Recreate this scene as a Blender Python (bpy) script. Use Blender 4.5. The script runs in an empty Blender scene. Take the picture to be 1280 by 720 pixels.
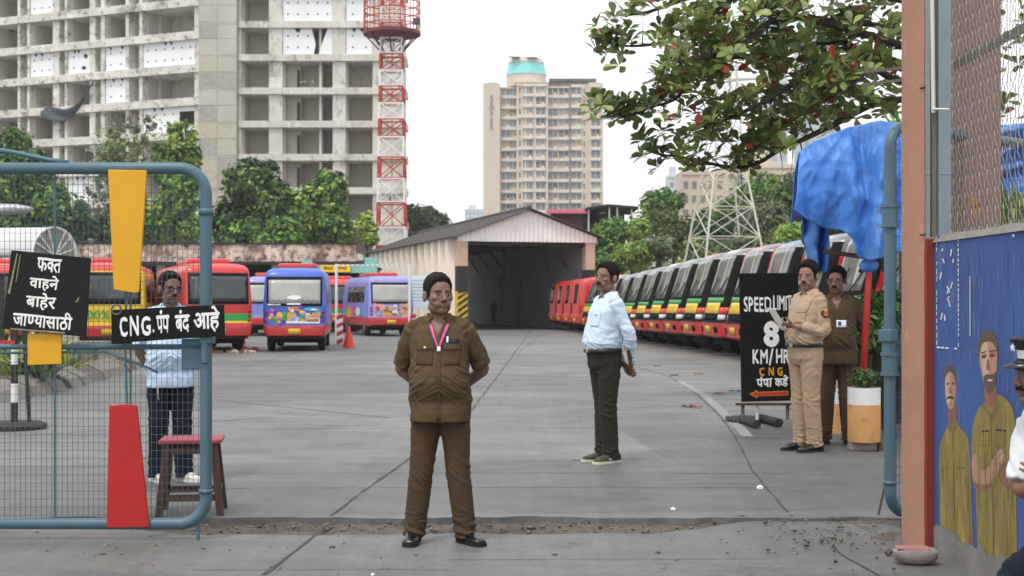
import bpy, bmesh, math, random
import numpy as np
from mathutils import Vector, Matrix, noise, Euler
from mathutils.bvhtree import BVHTree
random.seed(7); np.random.seed(7)
S = bpy.context.scene
COL = S.collection
R = math.radians
PI = math.pi
# ------------------------------------------------------------------ camera, sky, sun, exposure
F = 1700.0            # focal length in pixels of a 1280 px wide picture
CZ = 1.48             # lens height
HZ = 378.0            # horizon row
cam = bpy.data.cameras.new('camera'); camo = bpy.data.objects.new('camera', cam); COL.objects.link(camo)
cam.sensor_width = 36.0; cam.lens = 36.0 * F / 1280.0
cam.shift_y = (HZ - 360.0) / 1280.0
cam.clip_end = 4000; cam.clip_start = 0.05
camo.location = (0, 0, CZ); camo.rotation_euler = (PI / 2, 0, 0)
cam.dof.use_dof = True; cam.dof.focus_distance = 9.0; cam.dof.aperture_fstop = 5.0
S.camera = camo
W = bpy.data.worlds.new('World'); S.world = W; W.use_nodes = True
SUN_EL, SUN_ROT = R(62), R(215)
nt = W.node_tree; bg = nt.nodes['Background']
sky = nt.nodes.new('ShaderNodeTexSky'); sky.sky_type = 'NISHITA'; sky.sun_disc = False
sky.sun_elevation = SUN_EL; sky.sun_rotation = SUN_ROT; sky.dust_density = 4.0; sky.air_density = 1.2
tc = nt.nodes.new('ShaderNodeTexCoord')
cn = nt.nodes.new('ShaderNodeTexNoise'); cn.inputs['Scale'].default_value = 2.2; cn.inputs['Detail'].default_value = 5
mpn = nt.nodes.new('ShaderNodeMapping'); mpn.inputs['Scale'].default_value = (1, 1, 3.0)
nt.links.new(tc.outputs['Generated'], mpn.inputs['Vector']); nt.links.new(mpn.outputs[0], cn.inputs['Vector'])
mr = nt.nodes.new('ShaderNodeMapRange'); mr.inputs[1].default_value = .3; mr.inputs[2].default_value = .7
mr.inputs[3].default_value = .86; mr.inputs[4].default_value = .98
nt.links.new(cn.outputs['Fac'], mr.inputs[0])
mx = nt.nodes.new('ShaderNodeMix'); mx.data_type = 'RGBA'
mx.inputs['B'].default_value = (11.6, 11.8, 12.0, 1)
nt.links.new(mr.outputs[0], mx.inputs['Factor']); nt.links.new(sky.outputs[0], mx.inputs['A'])
nt.links.new(mx.outputs['Result'], bg.inputs['Color']); bg.inputs['Strength'].default_value = 0.1
sl = bpy.data.lights.new('sun', 'SUN'); sl.energy = 1.5; sl.angle = R(11); sl.color = (1, .96, .9)
so = bpy.data.objects.new('sun', sl); COL.objects.link(so)
# sky sun_rotation r points to (sin r, cos r) seen from above
sd = Vector((math.sin(SUN_ROT) * math.cos(SUN_EL), math.cos(SUN_ROT) * math.cos(SUN_EL), math.sin(SUN_EL)))
so.rotation_euler = sd.to_track_quat('Z', 'Y').to_euler(); so.location = (0, 0, 60)
S.view_settings.view_transform = 'Standard'; S.view_settings.look = 'None'
S.view_settings.exposure = 0.32; S.view_settings.gamma = 1.0; S.view_settings.use_curve_mapping = False
S.render.engine = 'CYCLES'
S.cycles.use_denoising = True
S.cycles.max_bounces = 6; S.cycles.transparent_max_bounces = 6; S.cycles.volume_bounces = 0

# ------------------------------------------------------------------ helpers
def P(px, py, Y):                       # a pixel of the photograph at distance Y -> point
    return Vector(((px - 640) / F * Y, Y, CZ - (py - HZ) / F * Y))
def G(px, py, z=0.03):                  # a pixel on level ground
    Y = (CZ - z) * F / (py - HZ)
    return Vector(((px - 640) / F * Y, Y, z))
def lin(h):
    h = h.lstrip('#')
    o = []
    for i in (0, 2, 4):
        c = int(h[i:i + 2], 16) / 255
        o.append(c / 12.92 if c <= .04045 else ((c + .055) / 1.055) ** 2.4)
    return tuple(o)
MATS = {}
def mat(name, col, rough=.6, var=.15, vs=3.0, bump=0.0, bs=40.0, metal=0.0, spec=.5, dirt=None, stretch=(1, 1, 1),
        coat=0.0, attr=False, sss=0.0, trans=0.0, emit=None, dstretch=None, bstretch=None):
    """procedural material. dirt = (colour, amount 0..1, scale): stains or painted reflections with a shape of their own"""
    if isinstance(col, str): col = lin(col)
    m = bpy.data.materials.new(name); m.use_nodes = True; n = m.node_tree; b = n.nodes['Principled BSDF']
    m.diffuse_color = (*col, 1)
    L = n.links.new
    t = n.nodes.new('ShaderNodeTexCoord')
    def noise_(scale, st, det=5, rgh=.6):
        mp = n.nodes.new('ShaderNodeMapping'); mp.inputs['Scale'].default_value = st
        L(t.outputs['Object'], mp.inputs['Vector'])
        x = n.nodes.new('ShaderNodeTexNoise'); x.inputs['Scale'].default_value = scale; x.inputs['Detail'].default_value = det
        x.inputs['Roughness'].default_value = rgh
        L(mp.outputs[0], x.inputs['Vector']); return x
    def mixc(fac, a, bcol, mode='MIX'):
        k = n.nodes.new('ShaderNodeMix'); k.data_type = 'RGBA'; k.blend_type = mode
        if hasattr(fac, 'links'): L(fac, k.inputs['Factor'])
        else: k.inputs['Factor'].default_value = fac
        for s, v in (('A', a), ('B', bcol)):
            if hasattr(v, 'links'): L(v, k.inputs[s])
            else: k.inputs[s].default_value = (*v, 1)
        return k.outputs['Result']
    def rng(x, a, bb, c=0., d=1.):
        k = n.nodes.new('ShaderNodeMapRange')
        for i, v in enumerate((a, bb, c, d)): k.inputs[i + 1].default_value = v
        L(x, k.inputs[0]); return k.outputs[0]
    if attr:
        at = n.nodes.new('ShaderNodeAttribute'); at.attribute_name = 'Col'; base = at.outputs['Color']
        if var:
            x = noise_(vs, stretch); g = rng(x.outputs['Fac'], .25, .75, 1 - var, 1 + var)
            base = mixc(1.0, base, g, 'MULTIPLY')
    else:
        x = noise_(vs, stretch)
        base = mixc(rng(x.outputs['Fac'], .25, .75), tuple(c * (1 - var) for c in col), tuple(min(1, c * (1 + var)) for c in col))
    if dirt:
        ds = dirt if isinstance(dirt, list) else [dirt]
        for (dc, amt, sc) in ds:
            if isinstance(dc, str): dc = lin(dc)
            x = noise_(sc, dstretch or stretch, 8, .7)
            th = .72 - .4 * amt
            base = mixc(rng(x.outputs['Fac'], th, th + .12, 0, min(1, .35 + amt)), base, dc)
    L(base, b.inputs['Base Color'])
    b.inputs['Roughness'].default_value = rough; b.inputs['Metallic'].default_value = metal
    b.inputs['Specular IOR Level'].default_value = spec
    if coat: b.inputs['Coat Weight'].default_value = coat; b.inputs['Coat Roughness'].default_value = .08
    if sss:
        b.inputs['Subsurface Weight'].default_value = sss; b.inputs['Subsurface Radius'].default_value = (.01, .004, .002)
    if emit: b.inputs['Emission Color'].default_value = (*emit[0], 1); b.inputs['Emission Strength'].default_value = emit[1]
    if bump:
        x = noise_(bs, bstretch or stretch, 6)
        bn = n.nodes.new('ShaderNodeBump'); bn.inputs['Strength'].default_value = min(1, bump); bn.inputs['Distance'].default_value = .02
        L(x.outputs['Fac'], bn.inputs['Height']); L(bn.outputs[0], b.inputs['Normal'])
    if trans:
        tr = n.nodes.new('ShaderNodeBsdfTranslucent'); L(base, tr.inputs['Color'])
        ad = n.nodes.new('ShaderNodeMixShader'); ad.inputs[0].default_value = trans
        out = n.nodes['Material Output']; L(b.outputs[0], ad.inputs[1]); L(tr.outputs[0], ad.inputs[2]); L(ad.outputs[0], out.inputs['Surface'])
    MATS[name] = m
    return m

def tag(o, label=None, cat=None, group=None, kind=None):
    if label: o['label'] = label
    if cat: o['category'] = cat
    if group: o['group'] = group
    if kind: o['kind'] = kind
    return o
def thing(name, label, cat, loc=(0, 0, 0), rz=0.0, group=None):
    o = bpy.data.objects.new(name, None); COL.objects.link(o); o.empty_display_size = .2
    o.location = loc; o.rotation_euler = (0, 0, rz)
    return tag(o, label, cat, group)
def mesh_obj(name, verts, faces, mats, parent=None, mi=None, smooth=False, angle=None):
    me = bpy.data.meshes.new(name)
    me.from_pydata([tuple(v) for v in verts], [], [tuple(f) for f in faces])
    if not isinstance(mats, (list, tuple)): mats = [mats]
    for m in mats: me.materials.append(m)
    if mi is not None and len(mi): me.polygons.foreach_set('material_index', np.asarray(mi, np.int32))
    if smooth or angle:
        me.polygons.foreach_set('use_smooth', np.ones(len(me.polygons), bool))
    me.update()
    if angle: me.set_sharp_from_angle(angle=R(angle))
    o = bpy.data.objects.new(name, me); COL.objects.link(o)
    if parent: o.parent = parent
    return o
class MB:
    def __init__(s): s.v = []; s.f = []; s.m = []
    def add(s, v, f, mi=0, M=None):
        n = len(s.v)
        s.v += [tuple(M @ Vector(q)) for q in v] if M else [tuple(q) for q in v]
        s.f += [tuple(i + n for i in q) for q in f]; s.m += [mi] * len(f); return s
    def box(s, a, b, mi=0, M=None):
        x0, y0, z0 = a; x1, y1, z1 = b
        v = [(x0, y0, z0), (x1, y0, z0), (x1, y1, z0), (x0, y1, z0), (x0, y0, z1), (x1, y0, z1), (x1, y1, z1), (x0, y1, z1)]
        return s.add(v, [(0, 3, 2, 1), (4, 5, 6, 7), (0, 1, 5, 4), (1, 2, 6, 5), (2, 3, 7, 6), (3, 0, 4, 7)], mi, M)
    def cbox(s, c, d, mi=0, M=None):
        return s.box([c[i] - d[i] / 2 for i in range(3)], [c[i] + d[i] / 2 for i in range(3)], mi, M)
    def tube(s, pts, r, n=8, mi=0, M=None, cap=True):
        pts = [Vector(p) for p in pts]; k = len(pts)
        rs = r if isinstance(r, (list, tuple)) else [r] * k
        up = None; v = []
        for i, p in enumerate(pts):
            t = (pts[min(i + 1, k - 1)] - pts[max(i - 1, 0)]).normalized()
            if up is None:
                up = Vector((0, 0, 1)) if abs(t.z) < .9 else Vector((1, 0, 0))
            a = (up - t * up.dot(t))
            if a.length < 1e-4: a = t.orthogonal()
            a.normalize(); b = t.cross(a); up = a
            for j in range(n):
                an = 2 * PI * (j + .5) / n
                v.append(p + (a * math.cos(an) + b * math.sin(an)) * rs[i])
        f = [(i * n + j, i * n + (j + 1) % n, (i + 1) * n + (j + 1) % n, (i + 1) * n + j) for i in range(k - 1) for j in range(n)]
        if cap: f += [tuple(range(n - 1, -1, -1)), tuple((k - 1) * n + j for j in range(n))]
        return s.add(v, f, mi, M)
    def bar(s, p, q, w, mi=0, M=None): return s.tube([p, q], w, 4, mi, M)
    def lathe(s, prof, n=20, mi=0, M=None, cap=True):
        v = []; k = len(prof)
        for (r, z) in prof:
            for j in range(n): v.append((r * math.cos(2 * PI * j / n), r * math.sin(2 * PI * j / n), z))
        f = [(i * n + j, i * n + (j + 1) % n, (i + 1) * n + (j + 1) % n, (i + 1) * n + j) for i in range(k - 1) for j in range(n)]
        if cap: f += [tuple(range(n - 1, -1, -1)), tuple((k - 1) * n + j for j in range(n))]
        return s.add(v, f, mi, M)
    def prism(s, poly, d, mi=0, M=None):     # polygon in local XZ, extruded along +Y by d
        n = len(poly)
        v = [(x, 0, z) for x, z in poly] + [(x, d, z) for x, z in poly]
        f = [tuple(range(n)), tuple(range(2 * n - 1, n - 1, -1))] + [(i, i + n, (i + 1) % n + n, (i + 1) % n) for i in range(n)]
        return s.add(v, f, mi, M)
    def build(s, name, mats, parent=None, smooth=False, angle=None, bevel=0, seg=1):
        o = mesh_obj(name, s.v, s.f, mats, parent, s.m, smooth, angle)
        if bevel:
            b = o.modifiers.new('b', 'BEVEL'); b.width = bevel; b.segments = seg; b.limit_method = 'ANGLE'; b.angle_limit = R(35)
        return o
def dup(o, parent=None, loc=None, rz=None, label=None):
    c = o.copy(); COL.objects.link(c); c.parent = parent
    if loc is not None: c.location = loc
    if rz is not None: c.rotation_euler = (0, 0, rz)
    if label: c['label'] = label
    for ch in o.children: dup(ch, c)
    return c

# ---- lettering: the built-in font, one curve per sign, fitted to a rectangle
_gl = {}
def glyph(ch):
    if ch in _gl: return _gl[ch]
    cu = bpy.data.curves.new('glyph', 'FONT'); cu.body = ch; cu.resolution_u = 4
    ob = bpy.data.objects.new('glyph', cu); COL.objects.link(ob)
    bpy.context.view_layer.update()
    me = bpy.data.meshes.new_from_object(ob.evaluated_get(bpy.context.evaluated_depsgraph_get()))
    v = [tuple(q.co) for q in me.vertices]; f = [tuple(p.vertices) for p in me.polygons]
    bpy.data.objects.remove(ob); bpy.data.curves.remove(cu); bpy.data.meshes.remove(me)
    _gl[ch] = (v, f); return v, f
ZEROW = '\u0947\u0902\u0941\u0948\u094d'
def clipx(v, f, xm):
    bm = bmesh.new(); vs = [bm.verts.new(q) for q in v]
    for q in f:
        try: bm.faces.new([vs[i] for i in q])
        except ValueError: pass
    bmesh.ops.bisect_plane(bm, geom=bm.verts[:] + bm.edges[:] + bm.faces[:], plane_co=(xm, 0, 0), plane_no=(1, 0, 0), clear_outer=True)
    bm.verts.index_update()
    r = [tuple(q.co) for q in bm.verts], [tuple(x.index for x in q.verts) for q in bm.faces]
    bm.free(); return r
def text2d(text, bold=.02, gap=.0):
    """returns verts (x, z, layer) and faces; '|' after a letter keeps only its left part (a half form)"""
    V = []; FF = []; pen = 0.; i = 0; layer = 0
    while i < len(text):
        ch = text[i]
        if ch == ' ': pen += .28; i += 1; continue
        v, f = glyph(ch); adv = max(q[0] for q in v) if v else .3
        if i + 1 < len(text) and text[i + 1] == '|':
            adv *= .70; v, f = clipx(v, f, adv); i += 1
        for (dx, dy) in ((-bold, 0), (bold, 0), (0, bold), (0, -bold)) if bold else ((0, 0),):
            n = len(V)
            V += [(q[0] + pen + dx, q[1] + dy, layer) for q in v]; FF += [tuple(k + n for k in q) for q in f]
            layer += 1
        if ch not in ZEROW: pen += adv + (gap if ord(ch) > 0x900 else .07 + gap)
        i += 1
    return V, FF
def lettering(name, text, rect, mapf, m, parent, bold=.02, gap=0.0, wob=.0, step=.0002):
    """mapf(x, z, d): board coordinates -> point, d metres in front of the board"""
    V, FF = text2d(text, bold, gap)
    xs = [q[0] for q in V]; zs = [q[1] for q in V]
    x0, x1, z0, z1 = min(xs), max(xs), min(zs), max(zs)
    a0, a1, b0, b1 = rect
    out = []
    for (x, z, l) in V:
        u = (x - x0) / (x1 - x0); w = (z - z0) / (z1 - z0)
        X = a0 + u * (a1 - a0); Z = b0 + w * (b1 - b0)
        if wob:
            X += wob * noise.noise((u * 5, w * 2, 3.1)); Z += wob * noise.noise((u * 5, w * 2, 9.7))
        out.append(mapf(X, Z, .002 + step * (l % 12)))
    return mesh_obj(name, out, FF, m, parent)
def quadmap(a, b, c, d):
    """a bottom-left, b bottom-right, c top-right, d top-left -> mapping of the unit square"""
    a, b, c, d = map(Vector, (a, b, c, d)); nrm = (b - a).cross(d - a).normalized()
    def f(x, z, e=0.):
        return (a * (1 - x) + b * x) * (1 - z) + (d * (1 - x) + c * x) * z + nrm * e
    return f

# ---- leaves
def leaf_mesh(name, pts, nrm, size, mats, midx, parent=None, aspect=.5, vary=.4):
    pts = np.asarray(pts, float); nrm = np.asarray(nrm, float); n = len(pts)
    nrm /= np.linalg.norm(nrm, axis=1)[:, None] + 1e-9
    r = np.random.normal(size=(n, 3)); a = np.cross(nrm, r); a /= np.linalg.norm(a, axis=1)[:, None] + 1e-9
    b = np.cross(nrm, a)
    s = (size * (1 + vary * (np.random.rand(n) * 2 - 1)))[:, None]
    v = np.stack([pts - a * s * .5, pts + b * s * aspect * .5 + nrm * s * .08, pts + a * s * .5, pts - b * s * aspect * .5 + nrm * s * .08], 1).reshape(-1, 3)
    me = bpy.data.meshes.new(name)
    me.vertices.add(4 * n); me.vertices.foreach_set('co', v.ravel())
    me.loops.add(4 * n); me.loops.foreach_set('vertex_index', np.arange(4 * n, dtype=np.int32))
    me.polygons.add(n); me.polygons.foreach_set('loop_start', np.arange(0, 4 * n, 4, dtype=np.int32))
    for m in mats: me.materials.append(m)
    me.polygons.foreach_set('material_index', np.asarray(midx, np.int32))
    me.update(calc_edges=True); me.validate()
    o = bpy.data.objects.new(name, me); COL.objects.link(o)
    if parent: o.parent = parent
    return o
def blob_points(blobs, n, shell=.45):
    """clumpy points in ellipsoids: blobs = (centre, radii); each is broken into sub-clumps"""
    vol = np.array([r[0] * r[1] * r[2] for c, r in blobs]) ** .8; vol /= vol.sum()
    P_, N_, K_ = [], [], []
    for bi, (c, r) in enumerate(blobs):
        nb = max(20, int(n * vol[bi])); nc = max(5, int(nb / 42))
        d = np.random.normal(size=(nc, 3)); d /= np.linalg.norm(d, axis=1)[:, None]
        rad = np.random.rand(nc) ** .4 * .95
        cc = d * rad[:, None]
        k = np.random.randint(0, nc, nb)
        csz = (.08 + .24 * np.random.rand(nc) ** 1.5)[k]
        off = np.random.normal(size=(nb, 3)); off /= np.linalg.norm(off, axis=1)[:, None]
        p = cc[k] + off * (csz * np.random.rand(nb) ** shell)[:, None]
        sc_ = np.random.rand(nb) < .18; p[sc_] = (off * (np.random.rand(nb) ** .4 * 1.08)[:, None])[sc_]
        P_.append(p * np.array(r) + np.array(c)); N_.append(off * .8 + p * .5 + np.array([0, 0, .5]) + np.random.normal(size=(nb, 3)) * .45)
        tone = np.random.rand(nc)[k]; K_.append(tone)
    return np.concatenate(P_), np.concatenate(N_), np.concatenate(K_)
# ------------------------------------------------------------------ materials of the setting
def ground_mat(name, c, dark, wet=.0):
    """worn concrete: slab tones, broom streaks, oil stains, pale scuffs and speckle"""
    m = bpy.data.materials.new(name); m.use_nodes = True; n = m.node_tree; bs_ = n.nodes['Principled BSDF']; L = n.links.new
    t = n.nodes.new('ShaderNodeTexCoord')
    def mapped(sc, rot=0.0):
        q = n.nodes.new('ShaderNodeMapping'); q.inputs['Scale'].default_value = sc; q.inputs['Rotation'].default_value = (0, 0, rot)
        L(t.outputs['Object'], q.inputs['Vector']); return q.outputs[0]
    def nz(sc, st, det=8, rg=.65, rot=0.0):
        q = n.nodes.new('ShaderNodeTexNoise'); q.inputs['Scale'].default_value = sc; q.inputs['Detail'].default_value = det; q.inputs['Roughness'].default_value = rg
        L(mapped(st, rot), q.inputs['Vector']); return q.outputs['Fac']
    def rng(x, a, b, c_, d):
        q = n.nodes.new('ShaderNodeMapRange')
        for i, v in enumerate((a, b, c_, d)): q.inputs[i + 1].default_value = v
        L(x, q.inputs[0]); return q.outputs[0]
    def mul(a, b):
        q = n.nodes.new('ShaderNodeMix'); q.data_type = 'RGBA'; q.blend_type = 'MULTIPLY'; q.inputs['Factor'].default_value = 1
        for s_, v in (('A', a), ('B', b)):
            if isinstance(v, tuple): q.inputs[s_].default_value = (*v, 1)
            else: L(v, q.inputs[s_])
        return q.outputs['Result']
    def over(fac, a, colr):
        q = n.nodes.new('ShaderNodeMix'); q.data_type = 'RGBA'; L(fac, q.inputs['Factor']); L(a, q.inputs['A']); q.inputs['B'].default_value = (*colr, 1); return q.outputs['Result']
    br = n.nodes.new('ShaderNodeTexBrick'); L(mapped((1, 1, 1), R(-4)), br.inputs['Vector'])
    br.inputs['Scale'].default_value = 1.0; br.inputs['Brick Width'].default_value = 4.6; br.inputs['Row Height'].default_value = 3.1; br.inputs['Mortar Size'].default_value = 0.0
    br.inputs['Color1'].default_value = (.80, .80, .80, 1); br.inputs['Color2'].default_value = (1.18, 1.17, 1.15, 1); br.offset = .5
    base = mul(c, br.outputs['Color'])
    base = mul(base, rng(nz(.22, (1, 1, 1)), .3, .7, .72, 1.26))
    base = mul(base, rng(nz(1.1, (.7, 1.4, 1)), .3, .7, .82, 1.16))
    base = mul(base, rng(nz(5.0, (.25, 2.2, 1)), .28, .72, .90, 1.09))
    base = mul(base, rng(nz(3.0, (4.0, .12, 1), 5, .6, R(-5)), .3, .7, .90, 1.09))
    base = over(rng(nz(.55, (1, 1.4, 1), 9, .72), .54, .65, 0, .68), base, dark)
    base = over(rng(nz(2.3, (.7, 1.5, 1), 9, .75), .57, .67, 0, .5), base, dark)
    base = over(rng(nz(1.4, (.6, 1.6, 1), 9, .75, .7), .60, .70, 0, .45), base, tuple(min(1, x * 1.55) for x in c))
    base = mul(base, rng(nz(70, (1, 1, 1), 3), .25, .75, .80, 1.2))
    L(base, bs_.inputs['Base Color'])
    L(rng(nz(.6, (1, 1.5, 1)), .3, .7, .42, .72), bs_.inputs['Roughness']); bs_.inputs['Specular IOR Level'].default_value = .45
    bn = n.nodes.new('ShaderNodeBump'); bn.inputs['Strength'].default_value = .5; bn.inputs['Distance'].default_value = .012
    L(nz(45, (.6, 1, 1), 6), bn.inputs['Height']); L(bn.outputs[0], bs_.inputs['Normal'])
    MATS[name] = m; return m
CONC = lin('#696a69')
M_yard = ground_mat('yard_concrete', tuple(x * 1.0 for x in CONC), lin('#4d4c4b'))
M_road = ground_mat('road_concrete', tuple(x * .95 for x in CONC), lin('#454443'))
M_soil = mat('soil', '#5d564d', rough=.95, var=.3, vs=6, bump=.8, bs=30, dirt=[('#3d3730', .5, 9), ('#7d766b', .3, 2.5)])
M_crack = mat('crack', '#454443', rough=.95, var=.3, vs=9)
M_patch = mat('patch_concrete', '#8b8b8a', rough=.85, var=.15, vs=4, dirt=('#77787a', .35, 5))

# ------------------------------------------------------------------ ground
def sheet(name, poly, z, m, depth=None):
    n = len(poly); mb = MB()
    v = [(x, y, z) for x, y in poly]
    if depth:
        v += [(x, y, z - depth) for x, y in poly]
        mb.add(v, [tuple(range(n))] + [(i, i + n, (i + 1) % n + n, (i + 1) % n) for i in range(n)])
    else: mb.add(v, [tuple(range(n))])
    return tag(mb.build(name, m), kind='structure')
sheet('ground', [(-600, -60), (600, -60), (600, 1200), (-600, 1200)], -.02, M_soil)
def jag(x0, x1, y, amp, step, seed):
    o = []; x = x0
    while x < x1:
        o.append((x, y + amp * noise.noise((x * 1.7, seed, 0)) + amp * .6 * noise.noise((x * 6, seed, 4)))); x += step
    return o + [(x1, y)]
EDGE = jag(-30, 3.0, 9.16, .10, .11, 1.3)
sheet('yard_pavement', EDGE + [(30, 9.4), (30, 118), (-60, 118), (-60, 9.4)], .03, M_yard, .08)
def gap_y(x): 
    k = max(0, min(1, (x - .9) / .7)); k2 = max(0, min(1, (-2.0 - x) / .6))
    return 8.62 + .52 * max(k, k2 * .55)
E2 = [(x, y - 8.52 + gap_y(x)) for x, y in jag(-30, 2.3, 8.52, .06, .09, 7.7)]
sheet('road', [(-30, -20), (12, -20), (12, 8.0)] + E2[::-1], .01, M_road, .05)
# joints and cracks between the slabs: narrow, uneven dark strips
ck = MB()
def strip(pts, w, z, mb, seed=0., mi=0, jit=.5, step=.12):
    pts = [Vector((p[0], p[1], z)) for p in pts]; L = []; 
    for a, b in zip(pts, pts[1:]):
        n = max(1, int((b - a).length / step))
        for i in range(n): L.append(a.lerp(b, i / n))
    L.append(pts[-1]); v = []
    for i, p in enumerate(L):
        t = (L[min(i + 1, len(L) - 1)] - L[max(i - 1, 0)]).normalized(); s = Vector((-t.y, t.x, 0))
        k = w * (1 + jit * noise.noise((p.x * 3 + seed, p.y * 3, 0)) + jit * noise.noise((p.x * 11, p.y * 11, seed)))
        c = p + s * min(w, .03) * 1.0 * noise.noise((p.x * 1.3, p.y * 1.3, seed + 5))
        v += [c + s * k * .5, c - s * k * .5]
    f = [(2 * i, 2 * i + 1, 2 * i + 3, 2 * i + 2) for i in range(len(L) - 1)]
    mb.add(v, f, mi)
def gpx(l, z=.03): return [G(x, y, z) for x, y in l]
JA = gpx([(415, 645), (485, 592), (540, 552), (590, 512), (628, 462), (655, 425), (663, 414)])
JB = gpx([(985, 640), (940, 588), (920, 548), (895, 515), (868, 490), (835, 470), (785, 456), (720, 446)])
strip(JA, .024, .034, ck, 1, 0, 1.0, .07); strip(JB, .016, .034, ck, 2, 0, 1.1, .07)
strip([G(330, 719, .01), G(375, 685, .01), G(410, 655, .01)], .022, .014, ck, 3, 0, .7)
strip([(2.0, 7.0), (1.92, 7.9), (1.95, 8.5)], .012, .0142, ck, 30)
for y, x0, x1, w in ((592, 300, 985, .012), (610, 280, 985, .010), (575, 715, 830, .03), (576, 600, 715, .008), (556, 260, 870, .006), (536, 300, 905, .010), (522, 560, 980, .006), (505, 280, 900, .012), (492, 480, 905, .008), (480, 300, 890, .012), (470, 270, 800, .012), (462, 280, 820, .014), (452, 300, 760, .014), (446, 420, 720, .014), (438, 440, 720, .02), (548, 930, 1050, .012), (605, 840, 950, .008), (573, 845, 1010, .008), (500, 880, 1000, .01)):
    strip([G(x0, y + .4), G((x0 + x1) / 2, y - .6), G(x1, y)], w, .0335, ck, y * .37, 0, .9)
for y, x0, x1 in ((700, 560, 960), (713, 240, 560)):
    strip([G(x0, y, .01), G(x1, y - 1, .01)], .007, .0136, ck, y, 0, .9)
for (a, b) in (((-9.5, 10), (-3.2, 17)), ((-6, 22), (-1.5, 17)), ((.2, 40), (1.4, 62)), ((-6, 30), (-6.6, 60))):
    strip([a, b], .02, .0338, ck, a[0])
tag(ck.build('ground_cracks', M_crack), kind='structure')
pt = MB()
strip(gpx([(935, 546), (905, 517), (880, 494), (850, 477)]), .13, .0345, pt, 4, 0, .10)
tag(pt.build('concrete_patch', M_patch), kind='structure')
# broken gully at the gate: rough dirt between the two slabs
gv = []; gf = []; nx, ny = 260, 12
for j in range(ny):
    for i in range(nx):
        x = -6 + i * (10.5 / (nx - 1)); y = 8.3 + j * (1.1 / (ny - 1))
        e = 1 if 0 < j < ny - 1 else .0
        z = -.012 + e * (.018 * noise.noise((x * 5, y * 6, 0)) + .012 * noise.noise((x * 17, y * 17, 2)) + .022 * max(0, (x - 1.2)) * .8) 
        gv.append((x, y, min(z, .06)))
gf = [(j * nx + i, j * nx + i + 1, (j + 1) * nx + i + 1, (j + 1) * nx + i) for j in range(ny - 1) for i in range(nx - 1)]
tag(mesh_obj('broken_gully', gv, gf, M_soil, smooth=True), kind='structure')
# loose stones and grit
gs = MB()
def stone(mb, c, r, mi=0):
    bm = bmesh.new(); bmesh.ops.create_icosphere(bm, subdivisions=1, radius=1)
    s = [r * random.uniform(.6, 1.3), r * random.uniform(.6, 1.2), r * random.uniform(.35, .8)]
    a = random.uniform(0, 6.28)
    v = []
    for q in bm.verts:
        k = random.uniform(.8, 1.15); x, y, z = q.co.x * s[0] * k, q.co.y * s[1] * k, q.co.z * s[2] * k
        v.append((c[0] + x * math.cos(a) - y * math.sin(a), c[1] + x * math.sin(a) + y * math.cos(a), c[2] + z))
    mb.add(v, [[w.index for w in q.verts] for q in bm.faces], mi); bm.free()
for i in range(900):
    if i < 160: x = random.gauss(2.0, .32); y = random.gauss(8.45, .42); z = .03
    elif i < 750: x = random.uniform(-4.5, 2.4); y = random.uniform(8.5, 9.15); z = 0
    else: x = random.uniform(-4.5, 2.4); y = random.uniform(6.8, 9.0); z = .012
    if x > 2.36: continue
    stone(gs, (x, y, z), abs(random.gauss(.006, .007)) + .003, random.randint(0, 1))
tag(gs.build('gravel', [mat('pebble_grey', '#716b64', var=.3, vs=20), mat('pebble_dark', '#4c463f', var=.3, vs=20)], smooth=False), kind='stuff')

# ------------------------------------------------------------------ hill on the right
hv = []; hf = []; nx, ny = 60, 50
for j in range(ny):
    for i in range(nx):
        x = 9 + i * 1.9; y = 30 + j * 4.0
        k = min(1, max(0, (x - 13.5 - max(0, 60 - y) * .05) / 14)) * min(1, max(0, (y - 26) / 22))
        z = -.1 + 8.0 * (k * k * (3 - 2 * k)) + .7 * k * noise.noise((x * .15, y * .15, 0))
        if y > 80 and x < 16: z = max(z, min(1, (y - 80) / 20) * 4.2 * min(1, (x - 8) / 4))
        hv.append((x, y, z))
hf = [(j * nx + i, j * nx + i + 1, (j + 1) * nx + i + 1, (j + 1) * nx + i) for j in range(ny - 1) for i in range(nx - 1)]
tag(mesh_obj('hill', hv, hf, mat('hill_earth', '#44502f', rough=.95, var=.4, vs=.5, bump=.6, bs=4), smooth=True), kind='structure')
HNX, HNY = nx, ny
def hill_z(x, y):
    i = (x - 9) / 1.9; j = (y - 30) / 4.0
    if i < 0 or j < 0 or i > HNX - 2 or j > HNY - 2: return 0.0
    return max(0.0, hv[int(round(j)) * HNX + int(round(i))][2])

# ------------------------------------------------------------------ derelict concrete block
M_con = mat('raw_concrete', '#cfcbc1', rough=.9, var=.18, vs=.25, dirt=[('#98948a', .50, .3), ('#66625a', .42, 1.1), ('#e6e3db', .40, .7)], dstretch=(1, 1, .45))
M_con2 = mat('stained_concrete', '#d2d0c6', rough=.9, var=.2, vs=.4, dirt=[('#858178', .48, .5), ('#f0ede6', .42, .9), ('#45423c', .46, 1.7)], dstretch=(.8, .8, 1.0))
M_core = mat('board_marked_concrete', '#b8b4a9', rough=.9, var=.16, vs=.3, dirt=[('#c2b9a0', .30, .25), ('#8e8d86', .40, .5), ('#74726c', .3, 1.6)], bump=.2, bs=3)
M_room = mat('room_plaster', '#c3bcb1', rough=.95, var=.12, vs=.2, dirt=('#8e8881', .36, .5))
M_roomdk = mat('dark_partition', '#4c4742', rough=.95)
M_panel = mat('white_infill_panel', '#e9eaec', rough=.7, var=.05, vs=.5, dirt=('#b9b9b7', .18, .7))
M_hole = mat('broken_hole', '#2d2b29', rough=1)
M_rub = mat('rubble', '#b5aa93', rough=.95, var=.35, vs=3)
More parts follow.
